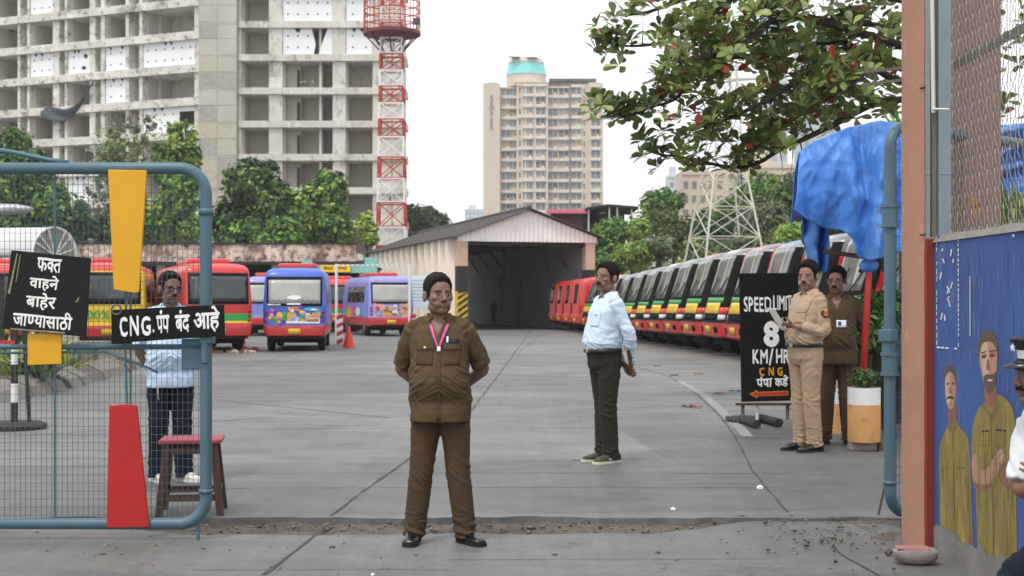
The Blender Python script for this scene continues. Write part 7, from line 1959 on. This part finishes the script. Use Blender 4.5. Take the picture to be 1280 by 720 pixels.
# ------------------------------------------------------------------ trees and plants
def leafm(n, c, tr=.25, var=.3):
    return mat(n, c, rough=.6, var=var, vs=.35, spec=.3, trans=tr)
L_dk = leafm('leaf_dark', '#446338'); L_md = leafm('leaf_mid', '#5f8442'); L_lt = leafm('leaf_light', '#88a650'); L_yl = leafm('leaf_yellow_green', '#b0bf52'); L_ol = leafm('leaf_olive', '#727856'); L_vd = leafm('leaf_very_dark', '#364e2e'); L_gy = leafm('leaf_grey_green', '#8a927e')
M_bark = mat('bark', '#5a5048', rough=.95, var=.3, vs=4, bump=.5, bs=20, stretch=(1, 1, .3))
def tree(label, base, blobs, n, size, mats, wts, group=None, name='tree', aspect=.55):
    n = int(n * 1.9); size *= .70
    """blobs in world coordinates; trunk and limbs rise from base to every blob"""
    t = thing(name, label, 'tree', base, 0, group); b = Vector(base)
    bl = [(tuple(Vector(c) - b), r) for c, r in blobs]
    top = max(c[2] for c, r in bl); h0 = max(.6, min(c[2] - r[2] * .6 for c, r in bl))
    tr = MB(); r0 = .05 * (top ** .8) * .5 + .05
    tr.tube([(0, 0, -.2), (.05 * r0, 0, h0 * .5), (0, .1 * r0, h0)], [r0 * 1.2, r0, r0 * .85], 8)
    for c, r in bl:
        e = Vector(c) + Vector((0, 0, r[2] * .3)); m = Vector((0, 0, h0)).lerp(e, .5) + Vector((random.uniform(-.2, .2), random.uniform(-.2, .2), .15 * top * .2))
        tr.tube([(0, 0, h0 * .9), m, e], [r0 * .7, r0 * .4, r0 * .15], 6)
    tr.build('trunk', M_bark, t, smooth=True)
    p, nn, tone = blob_points(bl, n)
    wts = np.cumsum(np.array(wts) / sum(wts)); mi = np.searchsorted(wts, np.clip(tone + np.random.normal(size=len(tone)) * .10, 0, .999))
    leaf_mesh('crown', p, nn, size, mats, np.clip(mi, 0, len(mats) - 1), t, aspect)
    return t
def PB(px, py, Y, rx, rz, ry=None):             # blob from picture position at distance Y; radii in pixels
    p = P(px, py, Y); s = Y / F
    return (tuple(p), (rx * s, (ry or rx) * s, rz * s))
Yq = 98.0
def base_of(px, Y, z=0): p = P(px, HZ, Y); return (p.x, Y, z)
GT = 'trees behind the depot building'
tree('dense dark-green round-topped tree in front of the derelict block, left of the blue gate corner', base_of(308, Yq), [PB(308, 232, Yq, 30, 34), PB(340, 262, Yq, 28, 40), PB(285, 280, Yq, 24, 34), PB(315, 300, Yq - 2, 40, 28), PB(335, 222, Yq, 16, 22)], 9500, .62, [L_vd, L_dk, L_md, L_lt], [4, 4, 2, 1], GT)
tree('tall mid-green drooping tree in front of the derelict block, right of the dark round one', base_of(398, Yq), [PB(407, 240, Yq, 22, 30), PB(425, 232, Yq, 12, 18), PB(385, 262, Yq, 26, 32), PB(412, 275, Yq, 26, 32), PB(372, 292, Yq, 24, 24), PB(428, 292, Yq, 16, 22)], 8000, .6, [L_dk, L_md, L_lt, L_yl], [3, 4, 3, 1], GT)
tree('low shrubby tree filling the gap between the two bigger trees', base_of(355, Yq - 4), [PB(355, 292, Yq - 4, 24, 22), PB(332, 302, Yq - 4, 22, 14)], 3000, .5, [L_vd, L_dk, L_md, L_lt], [2, 3, 3, 2], GT)
tree('small bright yellow-green tree at the foot of the lattice tower', base_of(457, 94), [PB(457, 280, 94, 12, 16), PB(462, 294, 94, 12, 14)], 2200, .42, [L_md, L_lt, L_yl], [1, 3, 4], GT)
tree('dark tree beyond the shed roof, right of the lattice tower', base_of(528, 150), [PB(528, 274, 150, 22, 18), PB(512, 270, 150, 14, 14), PB(548, 280, 150, 16, 14), PB(508, 292, 150, 20, 16)], 5000, .8, [L_vd, L_dk, L_ol], [4, 3, 2], GT)
tree('dark tree beyond the lattice tower, left of it', base_of(462, 150), [PB(463, 262, 150, 18, 14), PB(450, 275, 150, 16, 16), PB(485, 285, 150, 14, 18)], 3500, .8, [L_vd, L_dk, L_md], [3, 3, 1], GT)
tree('tall feathery light-green tree seen through the gate mesh near the blue corner', base_of(215, Yq), [PB(225, 175, Yq, 20, 26), PB(240, 205, Yq, 14, 40), PB(205, 205, Yq, 18, 30), PB(225, 245, Yq, 26, 34), PB(200, 275, Yq, 28, 30), PB(240, 285, Yq, 20, 24)], 8500, .5, [L_dk, L_md, L_lt, L_yl], [2, 4, 4, 1], GT)
tree('sparse grey-green leafless looking tree against the open bays', base_of(150, Yq + 6), [PB(150, 185, Yq + 6, 34, 40), PB(130, 215, Yq + 6, 30, 40), PB(165, 240, Yq + 6, 30, 40), PB(125, 262, Yq + 6, 28, 34), PB(185, 165, Yq + 6, 20, 24)], 2600, .42, [L_gy, L_ol, L_lt], [4, 3, 1], GT)
tree('broad dark-green drooping tree at the far left above the white canopy', base_of(30, Yq - 6), [PB(18, 190, Yq - 6, 24, 34), PB(40, 215, Yq - 6, 26, 32), PB(5, 235, Yq - 6, 30, 40), PB(55, 255, Yq - 6, 34, 34), PB(85, 272, Yq - 6, 28, 30), PB(25, 285, Yq - 6, 40, 30)], 9500, .6, [L_vd, L_dk, L_md, L_lt], [2, 4, 3, 2], GT)
tree('shadowy low tree behind the yellow tapered plate', base_of(140, Yq - 3), [PB(135, 288, Yq - 3, 34, 22), PB(170, 295, Yq - 3, 26, 18)], 3200, .5, [L_vd, L_dk, L_ol], [3, 3, 2], GT)
tree('tree glimpsed through the far end of the wash shed', base_of(590, 122), [PB(588, 340, 122, 24, 34), PB(575, 315, 122, 20, 26), PB(600, 365, 122, 16, 20)], 3200, .6, [L_vd, L_dk, L_md], [3, 3, 1], GT)
# hillside trees on the right, each rooted on the slope
GH = 'trees on the slope behind the parked buses'
HT = [('bushy mid-green tree at the left foot of the slope beside the wash shed', 765, 300, 92, 26, 30, [L_dk, L_md, L_lt], [2, 4, 3]),
      ('light-green leafy tree low on the slope, above the red tail-out buses', 790, 322, 84, 26, 20, [L_md, L_lt, L_yl], [3, 4, 2]),
      ('tallest green tree on the left shoulder of the slope against the sky', 822, 262, 100, 26, 26, [L_dk, L_md, L_lt], [3, 4, 2]),
      ('dark olive tree in the middle of the slope left of the pylon', 842, 290, 92, 28, 30, [L_vd, L_ol, L_dk], [2, 4, 2]),
      ('grey-green scrubby tree low on the slope left of the pylon', 825, 312, 86, 26, 18, [L_ol, L_gy, L_md], [3, 3, 2]),
      ('yellow-tipped shrub tree halfway up the slope', 800, 288, 96, 18, 18, [L_lt, L_yl, L_md], [3, 2, 2]),
      ('dark green tree seen through the middle of the pylon', 890, 285, 100, 30, 30, [L_vd, L_dk, L_md], [3, 4, 2]),
      ('light green low tree seen through the foot of the pylon', 880, 312, 88, 32, 18, [L_md, L_lt, L_dk], [3, 3, 2]),
      ('large olive grey tree on the slope right of the pylon', 955, 285, 92, 34, 42, [L_ol, L_gy, L_dk], [4, 3, 2]),
      ('fresh green tree on the upper slope right of the pylon', 950, 235, 104, 32, 22, [L_md, L_lt, L_dk], [3, 4, 2]),
      ('dark green tree behind the blue tarpaulin on the slope', 992, 250, 96, 32, 40, [L_dk, L_md, L_ol], [3, 3, 2]),
      ('bright green bush tree above the nearest bus roof', 992, 300, 70, 26, 24, [L_md, L_lt, L_yl], [2, 4, 2]),
      ('mid-green tree between the pylon legs at the top of the slope', 915, 262, 108, 22, 20, [L_dk, L_md, L_lt], [3, 3, 2]),
      ('dark spreading tree filling the slope behind the tarpaulin shelter', 1060, 260, 80, 50, 60, [L_vd, L_dk, L_md], [3, 4, 2]),
      ('green tree at the right end of the slope beyond the gate pillar', 1130, 230, 84, 60, 70, [L_vd, L_dk, L_md], [3, 4, 2]),
      ('slim dark tree peeking above the shelter roofs', 845, 250, 118, 14, 14, [L_dk, L_md], [1, 1]),
      ('low dense shrub tree right behind the row of buses, left part', 752, 330, 84, 20, 16, [L_dk, L_md, L_lt], [2, 4, 2]),
      ('low dense shrub tree right behind the row of buses, right part', 930, 312, 80, 40, 20, [L_vd, L_ol, L_md], [2, 4, 2])]
for (lab, px, py, Y, rx, rz, ms_, w_) in HT:
    p = P(px, HZ, Y); gz0 = hill_z(p.x, Y)
    bl = [PB(px + random.uniform(-.5, .5) * rx, py + random.uniform(-.45, .55) * rz, Y + random.uniform(-1.5, 1.5), rx * random.uniform(.5, .75), rz * random.uniform(.5, .75)) for _ in range(6)] + [PB(px, py, Y, rx * .95, rz * .95)]
    bz = min(gz0, min(c[2] for c, r in bl) - .8)
    tree(lab, (p.x, Y, max(0, bz)), bl, int(1500 + rx * rz * 3.2), .40, ms_, w_, GH)
# scrub on the slope: nobody could count it
pts = []; nn = []
while len(pts) < 26000:
    x = random.uniform(10, 60); y = random.uniform(46, 150); z = hill_z(x, y)
    if z < .6: continue
    hgt = 1.5 * max(0, nz_(x * .35, y * .35, 3.3) + .45)
    pts.append((x, y, z + random.random() * hgt)); nn.append((random.gauss(0, .5), random.gauss(-.3, .5), .8))
tone = np.array([nz_(p[0] * .5, p[1] * .5, 1) for p in pts]); mi = np.digitize(tone + np.random.normal(size=len(tone)) * .15, [-.2, .05, .3])
tag(leaf_mesh('slope_scrub', pts, nn, .5, [L_vd, L_ol, L_md, L_lt], mi), kind='stuff')
# far tree belt, one mass
pts = []; nn = []
for i in range(16000):
    x = random.uniform(-110, 120); y = 150 + random.uniform(-6, 14) + 20 * abs(nz_(x * .03, 0, 0)); h = 5.5 + 2.0 * nz_(x * .09, 1, 0)
    if -2 < x < 14: h *= .55
    z = random.random() ** .7 * h; pts.append((x, y, z)); nn.append((random.gauss(0, .5), -.5 + random.gauss(0, .5), .7))
tone = np.array([nz_(p[0] * .25, p[2] * .5, 1) for p in pts]); mi = np.digitize(tone + np.random.normal(size=len(tone)) * .1, [-.15, .15])
tag(leaf_mesh('far_wood', pts, nn, 1.1, [L_vd, L_dk, L_md], mi), kind='stuff')
# ------------------------------------------------------------------ almond tree reaching in from the right
A_dk = mat('almond_leaf_dark', '#5c6a37', rough=.38, var=.25, vs=3, spec=.5, trans=.32); A_md = mat('almond_leaf_green', '#7a8947', rough=.36, var=.22, vs=3, spec=.5, trans=.32); A_lt = mat('almond_leaf_light', '#a6b06c', rough=.4, var=.2, vs=3, trans=.32); A_rd = mat('almond_leaf_red', '#a53a2c', rough=.45, var=.3, vs=4, trans=.32); A_br = mat('almond_leaf_bronze', '#7a4d2c', rough=.45, var=.3, vs=4, trans=.32)
M_abark = mat('almond_bark', '#3d3530', rough=.95, var=.3, vs=5, bump=.5, bs=25)
Yal = 19.5
alm = thing('almond_tree', 'broad-leaved almond tree with some red leaves reaching over from the right', 'tree', (6.35, Yal, 0))
AB = Vector((6.35, Yal, 0))
limbs = [[(1180, 60, 0), (1105, 34, .1), (1071, 29, -.2), (1030, 24, -.4), (999, 21, -.6), (960, 14, -.8)],
         [(1190, 110, .1), (1120, 100, 0), (1075, 69, .2), (1061, 55, .3), (1026, 53, .4), (985, 65, .4), (913, 72, .6), (885, 82, .6), (861, 103, .5), (844, 124, .4), (813, 134, .3), (786, 144, .2), (752, 135, .1)],
         [(1160, 130, -.4), (1100, 128, -.5), (1044, 155, -.6), (1009, 172, -.5), (975, 187, -.4), (947, 204, -.3), (915, 209, -.2), (850, 196, -.1), (826, 194, 0)],
         [(1100, -40, .3), (1000, -30, .2), (910, 0, .0), (885, 17, -.1), (861, 45, -.2), (803, 57, -.2), (765, 56, -.2)],
         [(1060, 60, .0), (1000, 100, -.5), (950, 130, -.8), (905, 150, -.9), (880, 160, -.8)],
         [(1000, 22, -.5), (940, 45, -1.0), (890, 70, -1.2), (850, 75, -1.2)],
         [(1020, -20, .6), (940, -20, .9), (870, -5, .8), (810, 15, .5), (785, 18, .4)],
         [(1075, 69, .2), (1060, 110, .4), (1020, 130, .6), (990, 150, .7), (960, 150, .6)],
         [(1110, 34, .1), (1090, 80, -.9), (1060, 110, -1.2), (1040, 120, -1.3)]]
tk = MB()
root = Vector((0, 0, 0))
tk.tube([(0, 0, -.1), (.05, 0, 1.4), (-.05, .05, 2.6), (-.1, 0, 3.6), (-.2, 0, 4.6), (-.3, 0, 6.2)], [.24, .20, .18, .15, .11, .07], 12)
nodes = []
for lb_ in limbs:
    pts = [P(x, y, Yal + d) - AB for x, y, d in lb_]
    st_ = Vector((-.1, 0, max(2.6, pts[0].z - .5))); pts = [st_] + pts
    k = len(pts); rs = [.050 * (1 - i / (k - .3)) + .009 for i in range(k)]
    fine = [q for q in catm([(p, r, r) for p, r in zip(pts, rs)], 4)]
    tk.tube([q[0] + Vector((.02 * nz_(i, 1, 0), .03 * nz_(i, 2, 0), .02 * nz_(i, 3, 0))) for i, q in enumerate(fine)], [q[1] for q in fine], 7)
    nodes.append(fine)
ros = []
for fine in nodes:
    n = len(fine)
    for i in range(n // 4, n):
        p, r, _ = fine[i]; q = i / n
        for _ in range(random.choice((1, 2, 2, 3)) if q > .4 else random.choice((0, 1, 2))):
            L_ = random.uniform(.15, .75) * (1.1 - .35 * q)
            d_ = Vector((random.uniform(-1.0, .35), random.uniform(-1, 1), random.uniform(-.55, .65))).normalized()
            m_d = p + d_ * L_ * .5 + Vector((0, 0, random.uniform(-.05, .06))); e = p + d_ * L_ + Vector((0, 0, .06))
            tk.tube([p, m_d, e], [max(.006, min(r, .014)), .006, .004], 4); ros.append((e, d_))
            if random.random() < .5: ros.append((m_d, (d_ + Vector((random.uniform(-.6, .6),) * 3)).normalized()))
    ros.append((fine[-1][0], (fine[-1][0] - fine[-3][0]).normalized()))
def allowed(p):
    w = p + AB; px = 640 + w.x / w.y * F; py = HZ - (w.z - CZ) / w.y * F
    lo = [(700, 168), (760, 172), (800, 205), (830, 213), (930, 216), (990, 190), (1010, 162), (1060, 150), (1300, 150)]
    for (a, ya), (b, yb) in zip(lo, lo[1:]):
        if px <= b: lim = ya + (yb - ya) * max(0, px - a) / (b - a); break
    else: lim = 150
    hi = 125 if px < 735 else -400
    if 700 < px < 800 and 92 < py < 118: return False
    if 700 < px < 745 and py < 110: return False
    if px < 790 and py < 20: return False
    return py < lim and py > hi and px > 722
for _ in range(190):      # the dense heart of the crown
    px = random.choice((random.uniform(840, 1130), random.uniform(960, 1130))); py = random.uniform(-60, 150) if px > 900 else random.uniform(60, 190)
    ros.append((P(px, py, Yal + random.uniform(-1.3, 1.6)) - AB, Vector((random.uniform(-1, .3), random.uniform(-1, 1), random.uniform(-.4, .5))).normalized()))
for _ in range(110):
    ros.append((P(random.uniform(1150, 1340), random.uniform(-70, 150), Yal + random.uniform(-1.5, 1.5)) - AB, Vector((random.uniform(-.6, .6), random.uniform(-1, 1), random.uniform(-.4, .5))).normalized()))
lv = []; lf = []; lm_ = []
def almond_leaf(base, d, up, L_, mi):
    d = d.normalized(); s = d.cross(up).normalized(); u = s.cross(d).normalized(); w = L_ * .27; n0 = len(lv)
    prf = [(0, .06), (.3, .45), (.62, .95), (.82, .9), (.95, .5), (1.02, .0)]
    droop = random.uniform(.05, .3)
    for t, ww in prf:
        c = base + d * (L_ * t) - u * (L_ * droop * t * t)
        lv.extend([c - s * w * ww + u * w * .22 * ww, c, c + s * w * ww + u * w * .22 * ww])
    for i in range(len(prf) - 1):
        for k in (0, 1): lf.append((n0 + i * 3 + k, n0 + i * 3 + k + 1, n0 + i * 3 + 4 + k, n0 + i * 3 + 3 + k)); lm_.append(mi)
for (e, d_) in ros:
    if not allowed(e): continue
    ax_ = (d_ * .5 + Vector((0, 0, .75)) + Vector((random.gauss(0, .25), random.gauss(0, .25), 0))).normalized()
    a0 = random.uniform(0, 6.28); o1 = ax_.orthogonal().normalized(); o2 = ax_.cross(o1)
    nl = random.randint(6, 10); base_m = random.choices((0, 1, 2), (5, 5, .9))[0]
    for k in range(nl):
        an = a0 + 2.4 * k; el = random.uniform(-.15, .75) + k * .06
        dd = (o1 * math.cos(an) + o2 * math.sin(an)) * math.cos(el) + ax_ * math.sin(el)
        mi = base_m if random.random() < .75 else random.choice((0, 1, 1, 2))
        rr = random.random()
        if rr < .018: mi = 3
        elif rr < .05: mi = 4
        almond_leaf(e + dd * .02, dd, ax_, random.uniform(.13, .235), mi)
tk.build('trunk', M_abark, alm, smooth=True)
mesh_obj('crown', lv, lf, [A_dk, A_md, A_lt, A_rd, A_br], alm, lm_, smooth=True)
print('almond leaves', len(lf) // 10)
# ------------------------------------------------------------------ small plants
def clump(name, label, cat, base, n, L_, w, mats, group=None, spread=.5, up=.8, bush=0.0):
    """plant of strap or oval leaves growing from one base"""
    t = thing(name, label, cat, base, 0, group); v = []; f = []; mi = []; st_ = MB()
    for k in range(n):
        a = random.uniform(0, 6.28); r = random.random() ** .6 * spread
        o_ = Vector((0, 0, random.random() * bush)) + Vector((math.cos(a), math.sin(a), 0)) * r * .35 * (1 if bush else .2)
        d = Vector((math.cos(a) * r, math.sin(a) * r, up)).normalized(); s = d.cross(Vector((0, 0, 1))).normalized(); l_ = L_ * random.uniform(.6, 1.15); n0 = len(v)
        for q, (tt, ww) in enumerate(((0, .25), (.35, .9), (.7, .8), (1, .02))):
            c = o_ + d * l_ * tt + Vector((math.cos(a), math.sin(a), -1.0)) * l_ * .35 * tt * tt * min(1, r * 1.6)
            v += [c - s * w * ww * .5, c + s * w * ww * .5]
        f += [(n0 + 2 * i, n0 + 2 * i + 1, n0 + 2 * i + 3, n0 + 2 * i + 2) for i in range(3)]; mi += [random.randrange(len(mats))] * 3
    mesh_obj('foliage', v, f, mats, t, mi, smooth=True)
    for k in range(4):
        a = k * 1.6; st_.tube([(0, 0, -.03), (math.cos(a) * spread * .12, math.sin(a) * spread * .12, max(.12, bush * .8))], [.012, .006], 5)
    st_.build('stem', M_bark, t)
    return t
G_dk = mat('pot_leaf_dark', '#3d5230', rough=.55, var=.3, vs=10, trans=.15); G_md = mat('pot_leaf_green', '#5f8a47', rough=.5, var=.25, vs=8, trans=.2); G_lt = mat('pot_leaf_light', '#98b86a', rough=.5, var=.2, vs=8, trans=.25); G_yl = mat('pot_leaf_yellow', '#b4b04e', rough=.5, var=.2, vs=8, trans=.25); G_br = mat('pot_leaf_olive_brown', '#4d4a2c', rough=.6, var=.3, vs=10)
def bushy(name, label, base, rad, n, L_, mats, group='potted plants'):
    t = thing(name, label, 'plant', base, 0, group); rx, rz = rad
    st_ = MB()
    for k in range(7):
        a = k * .9; e = (math.cos(a) * rx * .5, math.sin(a) * rx * .5, rz * random.uniform(.9, 1.5)); st_.tube([(0, 0, -.06), (e[0] * .5, e[1] * .5, e[2] * .5), e], [.012, .008, .005], 5)
    st_.build('stem', M_bark, t)
    p, nn, tone = blob_points([((0, 0, rz), (rx, rx, rz)), ((rx * .4, -rx * .2, rz * 1.3), (rx * .6, rx * .6, rz * .7)), ((-rx * .45, rx * .1, rz * 1.15), (rx * .55, rx * .6, rz * .7))], n)
    leaf_mesh('foliage', p, nn, L_, mats, np.clip((tone * len(mats)).astype(int), 0, len(mats) - 1), t, .45); return t
bushy('potted_bush', 'small dark rounded bush growing in the nearest ochre drum planter', (pp.x, pp.y, .62), (.155, .11), 1500, .040, [G_dk, G_dk, G_br, G_md])
for (px, py, Y, n, L_, lab) in ((1070, 440, 15.4, 210, .36, 'leafy light-green plant between the red pole and the man in dark brown'), (1092, 432, 15.7, 230, .38, 'leafy light-green plant between the red pole and the blue gate pipe'), (1113, 425, 16.4, 190, .40, 'leafy light-green plant just behind the blue gate pipe')):
    p = P(px, py, Y); 
    tk_ = thing('plant_pot', 'dark plastic pot under the ' + lab.split(' just')[0].split(' between')[0].replace('leafy ', '') + (' beside the man in dark brown' if px == 1070 else ' left of the blue pipe' if px == 1092 else ' hidden by the blue pipe'), 'pot', (p.x, Y, .03), 0, 'plant pots under the shelter')
    m_ = MB(); m_.lathe([(.13, 0), (.18, p.z - .1), (.19, p.z - .06), (.17, p.z - .06), (.16, p.z - .1), (0, p.z - .1)], 20); m_.build('pot_wall', M_blk, tk_, angle=40)
    bushy('leafy_plant', lab, (p.x, Y, p.z - .1), (.30, .36), n * 7, .11, [G_dk, G_md, G_md, G_lt])
for (px, py, Y, n, L_, mm, lab) in ((10, 452, 24, 120, .5, [G_md, G_lt, G_yl], 'yellow-green leafy plant at the left end of the island'), (32, 462, 22.5, 120, .4, [G_md, G_dk, G_yl], 'bushy plant with yellow leaves behind the striped stand'), (52, 470, 22, 90, .32, [G_dk, G_md, G_br], 'dark low plant on the island right of the striped stand'), (62, 440, 26, 120, .55, [G_md, G_lt, G_yl], 'tall leafy plant behind the small yellow plate'), (30, 430, 28, 140, .7, [G_md, G_dk], 'taller dark plant at the back of the planted island'), (86, 452, 25, 70, .35, [G_yl, G_md, G_br], 'small brownish plant on the island left of the stone bench')):
    p = P(px, 470, Y); clump('island_plant', lab, 'plant', (p.x, Y, .2), n, L_, .07, mm, 'plants on the island', 1.0, .9, .3)
# long strap leaves seen past the pillar
for (px, py, Y, n, lab) in ((1262, 290, 10.6, 60, 'strap-leaved palm plant behind the chain-link fence beside the column'), (1125, 175, 17.0, 46, 'strap-leaved pale plant sticking up beside the pillar above the tarpaulin')):
    p = P(px, py, Y)
    t = thing('palm_plant', lab, 'plant', (p.x, Y, 0.03), 0, 'strap-leaved palms'); v = []; f = []; mi = []
    st_ = MB(); st_.tube([(0, 0, 0), (.05, 0, p.z * .5), (0, 0, p.z)], [.06, .05, .03], 8); st_.build('stem', M_bark, t)
    for k in range(n):
        a = random.uniform(0, 6.28); tilt = random.uniform(.2, 1.2); l_ = random.uniform(.5, .95); d = Vector((math.cos(a) * math.sin(tilt), math.sin(a) * math.sin(tilt), math.cos(tilt))); s = d.cross(Vector((0, 0, 1))).normalized(); n0 = len(v)
        for (tt, ww) in ((0, .4), (.3, 1), (.65, .8), (1, .05)):
            c = Vector((0, 0, p.z + random.uniform(-.02, .02))) + d * l_ * tt + Vector((0, 0, -l_ * .55 * tt * tt)); v += [c - s * .028 * ww, c + s * .028 * ww]
        f += [(n0 + 2 * i, n0 + 2 * i + 1, n0 + 2 * i + 3, n0 + 2 * i + 2) for i in range(3)]; mi += [random.randrange(3)] * 3
    mesh_obj('foliage', v, f, [G_lt, G_yl, G_md], t, mi, smooth=True)
# blue sheet seen through the fence on the far right
v = []
for j in range(15):
    for i in range(25):
        px = 1235 + i * 3.6; py = 158 + j * 5.0 + 3 * math.sin(i * .5 + j); q = P(px, py, 11.6); q.y += .10 * math.sin(j * 1.5 + i * .3) + .06 * nz_(i * .4, j * .4, 0); v.append(q)
o = mesh_obj('blue_sheet', v, [(j * 25 + i, j * 25 + i + 1, (j + 1) * 25 + i + 1, (j + 1) * 25 + i) for j in range(14) for i in range(24)], M_tarp, smooth=True); o.modifiers.new('s', 'SOLIDIFY').thickness = .006
tag(o, 'crumpled blue sheet visible through the chain-link fence beside the column', 'sheet')
# thin overhead lines in the sky
for (lab, a, b) in (('thin overhead cable crossing the sky above the wash shed, higher one', P(500, 96, 120), P(900, -30, 120)), ('thin overhead cable crossing the sky above the wash shed, lower one', P(500, 135, 120), P(960, 10, 120))):
    m_ = MB(); m_.tube([a.lerp(b, i / 16) - Vector((0, 0, 2.0 * math.sin(PI * i / 16))) for i in range(17)], .012, 4); tag(m_.build('overhead_cable', mat('cable_grey', '#9a9a9a') if 'cable_grey' not in MATS else MATS['cable_grey']), lab, 'cable', 'overhead cables')
# ------------------------------------------------------------------ haze: pale air over the whole place
HAZE = 0.00042
hb = MB(); hb.box((-620, -80, -1.2), (620, 1220, 97))
hm = bpy.data.materials.new('haze_air'); hm.use_nodes = True; hn = hm.node_tree
for q in list(hn.nodes):
    if q.type != 'OUTPUT_MATERIAL': hn.nodes.remove(q)
pv_ = hn.nodes.new('ShaderNodeVolumePrincipled'); pv_.inputs['Color'].default_value = (.93, .95, .97, 1); pv_.inputs['Density'].default_value = HAZE; pv_.inputs['Anisotropy'].default_value = .2
hn.links.new(pv_.outputs[0], hn.nodes['Material Output'].inputs['Volume'])
o = hb.build('haze', hm); tag(o, kind='stuff')
